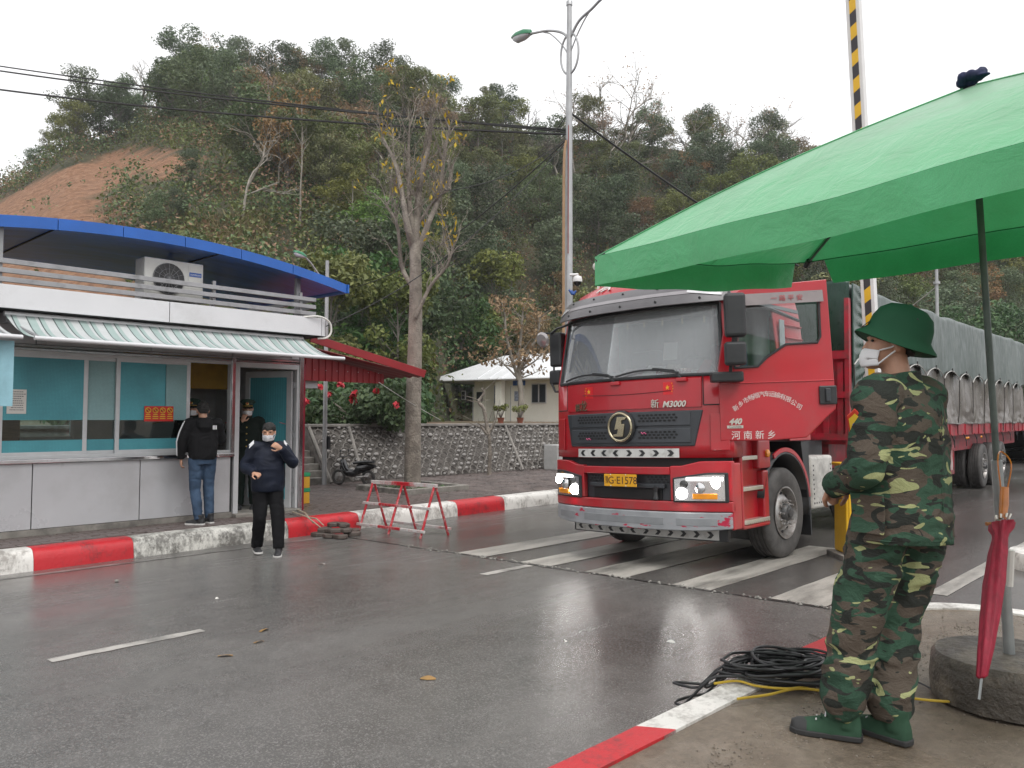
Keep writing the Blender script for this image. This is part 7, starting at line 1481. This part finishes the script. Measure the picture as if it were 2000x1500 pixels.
M_FOOT = mat('parasol_foot_concrete', (.15, .125, .095), .5, var=.4, vscale=5, bumps=(22, 1.0, .03), dirt=((.045, .038, .03), 4, .47, .85), rvar=.2)
g.loft(rings); g.obj('concrete_foot', M_FOOT, smooth=50, label='round rough concrete block holding the parasol pole', cat='block')
# folded red umbrella hanging from the pole
fu = wempty('folded_umbrella', FB+V((0, 0, .24)), label='folded dark red umbrella with orange wooden handle hung on the parasol pole', cat='umbrella')
t_ = lambda px, py, D=3.93: at_d(px, py, D)
M_UMB = mat('umbrella_red', (.30, .012, .035), .6, var=.25, vscale=14, stretch=(3, 3, .4), bumps=(30, .4, .01)); M_HAND = mat('orange_wood', (.55, .17, .02), .3, coat=.4, var=.2, vscale=10)
top_, bot = t_(1958, 1018, 3.85), t_(1917, 1325, 3.52); ax = (bot-top_).normalized(); sx = RT; sy = ax.cross(RT).normalized(); rings = []
for t, r in ((0, .022), (.012, .050), (.05, .048), (.09, .034), (.12, .032), (.22, .040), (.42, .044), (.62, .040), (.82, .032), (.985, .022), (1, .012)):
    c = top_.lerp(bot, t); rings.append([c+(sx*math.cos(a)+sy*math.sin(a))*r*(1+(.13 if t > .06 else .22)*math.sin(a*7+t*6)) for a in [2*PI*k/42 for k in range(42)]])
g = G(); g.loft(rings); g.obj('folded_canopy', M_UMB, fu, smooth=60); g = G(); g.tube([t_(1960, 1000, 3.86), bot, t_(1912, 1366, 3.50)], .006, 6); g.obj('shaft', P_ZINC, fu)
g = G(); g.tube([t_(1962, 952, 3.9), t_(1961, 985, 3.88), t_(1958, 1014, 3.855)], [.019, .021, .017], 10); g.obj('handle', M_HAND, fu, smooth=50)
g = G(); g.tube(bez([t_(1955, 955), t_(1949, 900), t_(1955, 882, 4.0), t_(1975, 905), t_(1968, 955)], 5), .004, 5); g.obj('wrist_loop', M_HAND, fu)
g = G(); 
for k in range(8): a = 2*PI*k/8; c = top_-ax*.012; g.tube([c+(sx*math.cos(a)+sy*math.sin(a))*.028, c+(sx*math.cos(a)+sy*math.sin(a))*.034-ax*.02], .005, 5)
g.obj('rib_tips', M_SILV if False else T_SILVER, fu); g = G(); g.tube([t_(1975, 1075), t_(1972, 1145)], .016, 8); g.obj('tape_wrap', M_PAPER, par)
# ---- raised boom barrier
bb0 = at_d(1712, 1090, 9.5); by = V((bb0.x, bb0.y, zroad(bb0.y))); bar = wempty('boom_barrier', by, label='yellow boom barrier with black and yellow striped arm raised upright', cat='barrier')
M_BYEL = mat('barrier_yellow', (.72, .42, .015), .4, var=.08); M_BBLK = mat('stripe_black', (.035, .03, .035), .5); M_BWH = mat('boom_white', (.66, .65, .64), .4, var=.05)
g = G(); cx = at_d(1668, 1000, 9.5); g.box(cx.x-.0, cx.x+.36, cx.y-.36, cx.y, by.z, by.z+1.0) if False else None
BMx = Matrix.Translation(by) @ Matrix.Rotation(YAW-PI/2, 4, 'Z')
def bbx(nm, m, x0, x1, y0, y1, z0, z1, bev=.01, parent=bar): g = G(); g.box(x0, x1, y0, y1, z0, z1, BMx); return g.obj(nm, m, parent, bevel=bev)
bbx('housing', M_BYEL, -.43, -.07, -.18, .18, .06, 1.08, .02); bbx('housing_lid', M_BYEL, -.45, -.05, -.2, .2, 1.081, 1.12, .012); bbx('plinth', M_CONC, -.5, 0, -.25, .25, -.05, .055, .01); bbx('housing_door', M_BYEL, -.40, -.10, -.192, -.181, .15, .95, .004)
b0 = at_d(1708, 780, 9.45); b1_ = at_d(1664, -60, 9.45); bd_ = (b1_-b0).normalized(); bx_ = (RT*.80-FH*.60).normalized(); bx_ = (bx_-bd_*bx_.dot(bd_)).normalized(); by_ = bd_.cross(bx_)
def boom(s, u, w): return b0+bd_*s+bx_*u+by_*w
Lb = (b1_-b0).length; bw = .075
g = G(); g.hexa([boom(0, -bw, -bw), boom(0, bw, -bw), boom(0, bw, bw), boom(0, -bw, bw), boom(Lb, -bw, -bw), boom(Lb, bw, -bw), boom(Lb, bw, bw), boom(Lb, -bw, bw)]); bo = g.obj('boom', M_BWH, bar, bevel=.008)
fs_ = []                                    # the boom face that looks most towards the road
nrm = max(((-bx_, 'a'), (bx_, 'b'), (by_, 'c'), (-by_, 'd')), key=lambda q: q[0].dot((-FH*.85-RT*.5))); nv_ = nrm[0]; tv = bd_.cross(nv_).normalized(); k = 0; s_ = .05
while s_ < Lb-.2:
    hh = .155; sk = .05
    q = [(s_, -.036), (s_+sk, .036), (s_+sk+hh, .036), (s_+hh, -.036)]
    g = G(); g.prism(q, lambda a_, b_, d_: b0+bd_*a_+tv*b_+nv_*(bw+d_), 0, .003); g.obj('stripe', M_BYEL if k % 2 else M_BBLK, bo); s_ += hh; k += 1
g = G(); g.tube([boom(.05, 0, 0), V((by.x, by.y, by.z))+V((-.0, 0, .98))], .05, 8); g.obj('boom_hub', M_RAIL, bar)
# ---- big double-arm lamp post
LX, LY = 13.48, 10.9; lp = wempty('street_lamp', (LX, LY, ZFAR), label='tall grey double-arm street lamp with green head above the truck', cat='street lamp')
M_GALV = mat('galvanised', (.38, .385, .39), .45, metal=.5, var=.15, vscale=4); M_LGRN = mat('lamp_green', (.02, .17, .075), .4); M_BOWL = mat('lamp_bowl', (.62, .64, .66), .2)
lx = lambda px, py: at_x(px, py, LX)
g = G(); g.tube([(LX, LY, ZFAR), (LX, LY, 4), (LX, LY, 8), (LX, LY, 10.75)], [.105, .09, .072, .055], 12); g.lathe([(.07, 0), (.07, .09), (.05, .11), (0, .11)], 12, Matrix.Translation((LX, LY, 10.73))); g.obj('pole', M_GALV, lp, smooth=50)
g = G(); g.tube(bez([lx(1112, 78), lx(1098, 64), lx(1070, 60), lx(1036, 66)], 6), .028, 8); g.obj('arm', M_GALV, lp, smooth=50); g = G(); g.tube(bez([lx(1112, 110), lx(1098, 88), lx(1076, 67), lx(1062, 63)], 6), .016, 6); g.obj('arm_brace', M_GALV, lp)
g = G(); g.tube(bez([lx(1112, 78), lx(1130, 42), lx(1155, 18), lx(1180, -6), lx(1215, -20)], 6), .03, 8); g.obj('arm', M_GALV, lp, smooth=50); g = G(); g.tube(bez([lx(1113, 105), lx(1130, 62), lx(1150, 25), lx(1172, 0)], 6), .016, 6); g.obj('arm_brace', M_GALV, lp)
g = G(); c = lx(1112.5, 105); ry = abs(lx(1130, 105).y-c.y); rz_ = lx(1112, 66).z-c.z; g.tube([c+V((.0, math.cos(t)*ry, math.sin(t)*rz_-.0)) for t in np.linspace(0, 2*PI, 33)], .024, 8, cap=False); g.obj('ring', M_GALV, lp, smooth=50)
def lamp_head(par, tip, d, s=1.0):
    d = V(d).normalized(); sd_ = d.cross(V((0, 0, 1))).normalized(); up = sd_.cross(d); g = G()
    g.loft([[tip+d*(x*s)+sd_*(w*s*math.cos(t))+up*(h*s*max(0, math.sin(t))-.0) for t in [PI*k/10 for k in range(11)]] for x, w, h in ((-.02, .03, .05), (.0, .07, .10), (.2, .12, .15), (.42, .115, .13), (.55, .07, .08), (.58, .02, .03))]); h = g.obj('lamp_head', M_LGRN, par, smooth=50)
    g = G(); g.loft([[tip+d*(x*s)+sd_*(w*s*math.cos(t))-up*(hh*s*math.sin(t)+.002) for t in [PI*k/10 for k in range(11)]] for x, w, hh in ((.02, .06, .03), (.2, .11, .10), (.40, .105, .13), (.52, .06, .06))]); g.obj('bowl', M_BOWL, h, smooth=60)
lamp_head(lp, lx(1036, 66), lx(988, 80)-lx(1036, 66), 1.0); lamp_head(lp, lx(1215, -20), (0, -1, -.1), 1.0)
for k, (off, m) in enumerate(((-.125, mat('tan_cable', (.36, .23, .13), .7)), (-.10, mat('tan_cable', (.36, .23, .13), .7)), (-.02, mat('red_cable', (.22, .05, .04), .7)))):
    g = G(); o_ = RT*off-FH*.09; zt = 7.7 if k < 2 else 8.1; zb = 2.5 if k < 2 else 5.2; g.tube(bez([V((LX, LY, zt))+o_*.6, V((LX, LY, zt-.5))+o_, V((LX, LY, (zt+zb)/2))+o_*1.05, V((LX, LY, zb))+o_], 5), .018 if k < 2 else .012, 6); g.obj('cable', m, lp)
cc = wempty('security_camera', (LX, LY, 4.6), label='white dome security camera bracketed to the tall lamp post', cat='camera'); q0 = at_d(1113, 537, 17.0); q1 = at_d(1128, 536, 17.0); q2 = at_d(1128, 545, 17.0)
g = G(); g.tube([q0, q1, q2], .03, 8); g.obj('bracket', M_BWH, cc); g = G(); g.lathe([(.10, -.06), (.10, .0), (.085, .05), (.04, .07), (0, .072)], 16, Matrix.Translation(q2)); g.obj('housing', M_BWH, cc, smooth=50); g = G(); g.lathe([(.0, -.15), (.05, -.14), (.08, -.10), (.085, -.062), (0, -.062)], 16, Matrix.Translation(q2)); g.obj('dome', M_PEAK, cc, smooth=60)
M_GLV = mat('blue_glove', (.015, .07, .28), .6); g = G(); b = at_d(1119, 575, 16.95); 
for dx_, dz_ in ((-.09, .10), (.0, .06), (.07, .08), (-.03, .09)): g.tube([b, b+RT*dx_+V((0, 0, dz_))], [.04, .018], 7)
link_mesh('blue_rag', remesh(g, .01, 'blue_rag', M_GLV, 1), None, label='blue cloth tied to the lamp post behind the truck roof', cat='cloth')
# ---- small lamp post by the stairs, far pole on the right
q = at_y(633, 945, 15.2); sp_ = wempty('street_lamp', (q.x, 15.2, ZFAR), label='slender lamp post with small green head rising behind the booth', cat='street lamp'); zt = at_y(633, 508, 15.2).z
g = G(); g.tube([(q.x, 15.2, ZFAR), (q.x, 15.2, zt)], [.055, .04], 10); g.obj('pole', M_GALV, sp_, smooth=50); g = G(); sx_ = lambda px, py: at_y(px, py, 15.2); g.tube(bez([sx_(633, 545), sx_(622, 535), sx_(608, 515), sx_(597, 503)], 5), .02, 7); g.obj('arm', M_GALV, sp_); lamp_head(sp_, sx_(597, 503), sx_(573, 492)-sx_(597, 503), .55)
g = G(); g.box(q.x+.04, q.x+.10, 15.12, 15.2, .9, 1.2); g.obj('switch_box', M_BLACK, sp_)
q = at_d(1829, 516, 40); pp = wempty('utility_pole', (q.x, q.y, 0), label='thin grey pole beyond the trailer tarpaulin', cat='pole'); g = G(); g.tube([(q.x, q.y, -.2), (q.x, q.y, q.z)], [.10, .075], 8); g.obj('shaft', M_GALV, pp); g = G(); g.lathe([(.16, 0), (.16, .12)], 8, Matrix.Translation((q.x, q.y, q.z-1.0))); g.obj('clamp', M_GALV, pp)
# ---- overhead wires
M_WIRE = mat('wire_black', (.018, .018, .018), .6)
AT = V((LX, LY, 7.9))
for k, (a, b, sag, r, lab) in enumerate((((AT+V((0, 0, 0))), at_d(-400, 62, 26), .25, .020, 'upper overhead cable from the lamp post to the left edge'), (AT+V((0, 0, .05)), at_d(-400, 72, 26), .30, .024, 'thicker twin of the upper overhead cable'), (AT-V((0, 0, .05)), at_d(-400, 112, 26), .38, .028, 'lower thick overhead cable from the lamp post to the left edge'),
     (V((LX, LY, 8.35)), at_d(1560, 520, 21), .12, .026, 'cable sloping down from the lamp post to the right'), (AT-V((0, 0, .1)), at_d(868, 372, 16.4), .25, .012, 'thin wire from the lamp post to the street tree'), (AT-V((0, 0, .15)), at_d(630, 640, 15.5), .5, .012, 'thin wire from the lamp post down to the red lean-to roof'), (AT-V((0, 0, .12)), at_d(610, 560, 40), 1.2, .016, 'thin wire sagging from the lamp post behind the street tree'), (at_d(740, 747, 15), at_d(860, 820, 18), .02, .008, 'pale guy wire below the red lean-to roof'), (at_d(1829, 560, 40), at_d(1640, 690, 50), .2, .03, 'yellowish wire from the far pole'))):
    g = G(); g.tube(catenary(a, b, sag, 40), r*(1.0 if r > .015 else .9), 5); g.obj('overhead_wire', M_WIRE if k < 7 else M_ROPE, label=lab, cat='wire', group='overhead wires')
g = G(); g.tube([AT-RT*.32-V((0, 0, .02)), V((LX, LY, 8.35))], .012, 5); g.obj('stay_wire', M_WIRE, label='short stay wire bracing the cables at the lamp post', cat='wire')
# ---- red and white trestle barrier
tb_ = wempty('trestle_barrier', (7.8, 9.5, zroad(9.5)), label='red and white painted steel trestle barrier standing by the far kerb', cat='barrier')
M_TRED = kerb_paint('trestle_red', (.50, .018, .03), (.55, .50, .48), .8, .60); M_TWH = kerb_paint('trestle_white', (.62, .60, .58), (.40, .05, .05), .8, .58)
yA, yB = 8.76, 10.30; zt = lambda y: zroad(y)+.74
def segbar(p, q, cols, r, nm='rail'):
    n = len(cols)
    for k, c in enumerate(cols):
        a, b = V(p).lerp(V(q), k/n), V(p).lerp(V(q), (k+1)/n); d = (b-a).normalized(); up = V((0, 0, 1)); s2 = d.cross(up).normalized(); g = G()
        g.loft([[e+s2*(x*r)+up*(z*r*1.1) for x, z in ((-1, -1), (1, -1), (1, 1), (-1, 1))] for e in (a+d*.001, b-d*.001)]); g.obj(nm, M_TRED if c == 'r' else M_TWH, tb_, bevel=.003)
segbar((7.80, yB, zt(yB)), (7.80, yA, zt(yA)), 'wrw', .024, 'top_bar')
for s, dx_ in ((-1, -.27), (1, .27)):
    for y in (yA+.04, (yA+yB)/2, yB-.04):
        g = G(); g.tube([(7.80+dx_*.06, y, zt(y)-.02), (7.80+dx_, y, zroad(y)+.002)], .019, 6); g.obj('leg', M_TRED, tb_)
    ly = lambda h: 7.80+dx_*(1-h/.74)
    segbar((ly(.10)-.022*(1 if s < 0 else -1), yB+.03, zroad(yB)+.10), (ly(.10)-.022*(1 if s < 0 else -1), yA-.03, zroad(yA)+.10), 'wrw' if s < 0 else 'ww', .017)
    if s < 0: segbar((ly(.42)-.022, yB+.03, zroad(yB)+.42), (ly(.42)-.022, yA-.03, zroad(yA)+.42), 'wrrw', .017)
# ---- heap of pavers, sticks
hp = at_road(650, 1046); rs = np.random.RandomState(4); M_OLDP = mat('old_paver', (.085, .068, .058), .55, var=.3, vscale=9, bumps=(30, .7, .01), rvar=.2); k = 0
gp_ = G(); gp_.lathe([(.105, 0), (.115, .012), (.115, .05), (.10, .06), (0, .06)], 6); me_op = gp_.mesh('loose_paver', M_OLDP)
for px, py, h, lab in ((622, 1047, 0, 'bottom left'), (640, 1050, 0, 'bottom, second from left'), (663, 1052, 0, 'bottom middle'), (686, 1046, 0, 'bottom right'), (632, 1046, 1, 'upper left'), (652, 1048, 1, 'upper middle'), (672, 1047, 1, 'upper right'), (650, 1044, 2, 'third layer left'), (668, 1045, 2, 'third layer right'), (620, 1036, .0, 'half hidden at the back'), (690, 1040, .0, 'far right by the trestle')):
    p = at_road(px, py); link_mesh('loose_paver', me_op, None, (p.x, p.y-.03, zroad(p.y)+.062*h+.001), (rs.normal()*.05, rs.normal()*.05, rs.random_sample()*6), (1.15, .8, 1), label='loose concrete paver in the heap by the red kerb, '+lab, cat='paver', group='loose pavers heaped at the kerb'); k += 1
for a, b, lab in (((572, 1000), (626, 1030), 'longest pale stick lying across the red kerb'), ((580, 995), (612, 1022), 'short pale stick on the red kerb'), ((600, 1010), (632, 1026), 'pale stick on the paver heap')):
    p, q = at_z(*a, ZFAR+.03), at_z(*b, ZFAR+.02); g = G(); m_ = p.lerp(q, .5)+V((.03, .02, .03)); g.tube([p, m_, q], [.012, .011, .007], 6); g.obj('stick', mat('pale_stick', (.38, .32, .24), .8), label=lab, cat='stick', group='sticks on the kerb')
# ---- yellow and green crates behind the booth
bq = at_z(596, 984, ZFAR)
M_CY = mat('crate_yellow', (.62, .33, .03), .5, var=.1); M_CG = mat('crate_green', (.02, .28, .12), .5)
for k in range(2):
    t = wempty('crate', (bq.x, bq.y+.2, ZFAR+.27*k), label=('upper' if k else 'lower')+' yellow crate with green lid stacked behind the booth corner', cat='crate'); z = ZFAR+.27*k
    g = G(); g.box(bq.x-.3, bq.x+.09, bq.y, bq.y+.4, z, z+.20); g.obj('body', M_CY, t, bevel=.01); g = G(); g.box(bq.x-.305, bq.x+.095, bq.y-.005, bq.y+.405, z+.2005, z+.268); g.obj('lid', M_CG, t, bevel=.01)
# ---- parked motorbike behind the tree bed
mp_ = at_z(690, 948, ZFAR); mb = empty('motorbike', mp_+V((0, 0, 0)), math.radians(200), label='small dark motor scooter parked behind the tree bed', cat='motorbike'); mb.scale = (.66, .66, .66); M_MB = mat('scooter_black', (.012, .012, .014), .25, coat=.5)
for y, nm in ((-.58, 'front_wheel'), (.58, 'rear_wheel')):
    g = G(); g.tube([V((0, y+math.cos(t)*.22, .27+math.sin(t)*.22)) for t in np.linspace(0, 2*PI, 25)], .05, 8, cap=False); w_ = g.obj(nm, T_RUB, mb, smooth=60); g = G(); g.lathe([(.17, -.02), (.17, .02), (.05, .04), (0, .04)], 16, Matrix.Translation((0, y, .27)) @ Matrix.Rotation(PI/2, 4, 'Y')); g.obj('rim', T_RIM, w_)
g = G(); g.loft([[V((w*math.cos(t), y, z+h*math.sin(t))) for t in [2*PI*k/12 for k in range(12)]] for y, w, z, h in ((-.5, .06, .75, .12), (-.35, .14, .62, .24), (-.22, .12, .42, .14), (.05, .13, .40, .12), (.2, .15, .55, .18), (.55, .14, .62, .13), (.85, .06, .66, .05))]); g.obj('body', M_MB, mb, smooth=60)
g = G(); g.loft([[V((w*math.cos(t), y, z+.05*math.sin(t))) for t in [2*PI*k/10 for k in range(10)]] for y, w, z in ((.02, .08, .74), (.15, .13, .77), (.5, .13, .80), (.78, .09, .80))]); g.obj('seat', T_BLK, mb, smooth=60)
g = G(); g.tube([(-.32, -.33, .98), (-.12, -.42, .95), (.12, -.42, .95), (.32, -.33, .98)], .016, 6); g.tube([(0, -.42, .95), (0, -.58, .30)], .025, 6); g.obj('handlebar', T_BLK, mb); g = G(); g.tube([(.15, .2, .28), (.17, .75, .34)], [.035, .05], 8); g.obj('exhaust', T_RIM, mb)
for s in (-1, 1): g = G(); g.tube([(s*.2, -.38, .97), (s*.24, -.36, 1.12)], .008, 5); g.lathe([(.05, 0), (.05, .012), (0, .014)], 10, Matrix.Translation((s*.24, -.36, 1.15)) @ Matrix.Rotation(PI/2, 4, 'X')); g.obj('mirror', T_BLK, mb)
g = G(); g.box(-.09, .09, .86, .87, .45, .56); g.obj('number_plate', T_WHITE, mb)
g = G(); g.lathe([(.06, 0), (.055, .03), (0, .04)], 12, Matrix.Translation((0, -.50, .84)) @ Matrix.Rotation(PI/2, 4, 'X')); g.obj('headlamp', T_SILVER, mb)
# ---- black cable coil and yellow cord on the near kerb
rs = np.random.RandomState(12); cz = ZNEAR+.012; cc_ = at_z(1535, 1318, cz); pts = []; M_CAB = mat('cable_black', (.016, .016, .017), .4)
for k in range(24):
    ra, rb = rs.uniform(.14, .36), rs.uniform(.09, .19); ox, oy = rs.normal()*.05, rs.normal()*.03; ph = rs.normal()*.25; zz = cz+.004+.0035*k+abs(rs.normal())*.008
    if k in (5, 13): ra = .48; ox -= .10
    for q in range(18):
        t = 2*PI*q/18; e = V((math.cos(t)*ra, math.sin(t)*rb, 0)); e = Matrix.Rotation(ph, 3, 'Z') @ e; p = RT*(e.x+ox)+FH*(e.y*1.05+oy); pts.append(cc_+p+V((0, 0, zz-cz+.010*math.sin(t*2+k))))
P = bez(pts, 3)
for p in P:
    if p.y > 2.14: p.z = max(zroad(p.y)+.012, p.z-min(.16, (p.y-2.14)*1.2))
g = G(); g.tube(P, .0078, 6); g.obj('cable_coil', M_CAB, smooth=60, label='tangled coil of black cable lying on the white kerb', cat='cable')
M_YC = mat('yellow_cord', (.50, .34, .03), .5)
g = G(); g.tube(bez([at_z(x, y, ZNEAR+.015) for x, y in ((1440, 1365), (1500, 1357), (1560, 1345), (1640, 1352), (1700, 1345), (1770, 1362), (1850, 1370), (1905, 1368))], 8), .0065, 6); g.tube(bez([at_z(x, y, ZNEAR+.02) for x, y in ((1395, 1335), (1440, 1330), (1480, 1340), (1540, 1345), (1600, 1338), (1660, 1345), (1720, 1352))], 8), .0065, 6); g.obj('yellow_cord', M_YC, smooth=60, label='thin yellow electric cord trailing past the soldier boots', cat='cord')
g = G(); g.tube(bez([at_z(x, y, ZNEAR+.015) for x, y in ((1680, 1355), (1730, 1350), (1780, 1330), (1830, 1350))], 6), .005, 5); g.obj('grey_cord', M_CAB, label='thin dark cord lying behind the soldier boots', cat='cord')
# ---- litter on the road
M_LFD = mat('fallen_leaf', (.30, .17, .05), .6, var=.3); rs = np.random.RandomState(6)
for px, py, s, m, nm, lab in ((836, 1327, .05, M_LFD, 'fallen_leaf', 'yellow-brown leaf lying on the wet road in the foreground'), (628, 1102, .045, M_PAPER, 'paper_scrap', 'white scrap of paper on the road right of the walking person'), (228, 1137, .03, M_CRUMB, 'pebble', 'dark pebble on the road near the red kerb'), (1310, 1255, .03, M_PAPER, 'paper_scrap', 'tiny white scrap on the road in front of the truck'), (424, 1170, .02, M_PAPER, 'paper_scrap', 'tiny white speck of paper on the left lane'), (1105, 1254, .022, M_PAPER, 'paper_scrap', 'small white scrap in the headlight reflection'), (515, 1232, .05, M_LFD, 'fallen_leaf', 'dark leaf lying past the lane dash'), (505, 1255, .04, M_LFD, 'fallen_leaf', 'second dark leaf lying past the lane dash'), (440, 1282, .05, M_LFD, 'fallen_leaf', 'dark leaf right of the lane dash end')):
    p = at_road(px, py); g = G(); 
    if nm == 'pebble': g.lathe([(s*.4, 0), (s*.8, s*.4), (s*.5, s*.9), (0, s)], 7, Matrix.Translation(p))
    else: a_ = rs.random_sample()*6; g.sheet(lambda u, v: p+V((math.cos(a_)*(u-.5)*2*s-math.sin(a_)*(v-.5)*s*(1-.5*abs(2*u-1)), math.sin(a_)*(u-.5)*2*s+math.cos(a_)*(v-.5)*s*(1-.5*abs(2*u-1)), .006+.012*math.sin(PI*u)*v)), 6, 3, .001, (0, 0, 1))
    g.obj(nm, m, label=lab, cat=nm.split('_')[-1])
g = G(); g.tube([at_z(1580, 1238, zroad(2.4)+.01), at_z(1618, 1252, zroad(2.4)+.012)], .004, 5); g.obj('twig', BARK, label='thin dead twig on the road by the near kerb', cat='twig')

# ---- damp air over the valley
hz = bpy.data.materials.new('haze_air'); hz.use_nodes = True; hn = hz.node_tree.nodes; hn.clear(); ho = hn.new('ShaderNodeOutputMaterial'); hv_ = hn.new('ShaderNodeVolumePrincipled'); hv_.inputs['Color'].default_value = (.93, .95, .97, 1); hv_.inputs['Density'].default_value = .0005; hv_.inputs['Anisotropy'].default_value = .2
hz.node_tree.links.new(hv_.outputs[0], ho.inputs['Volume']); g = G(); g.box(-710, 910, -710, 910, -2.2, 80); g.obj('haze', hz, kind='stuff', label='thin damp haze filling the valley air')
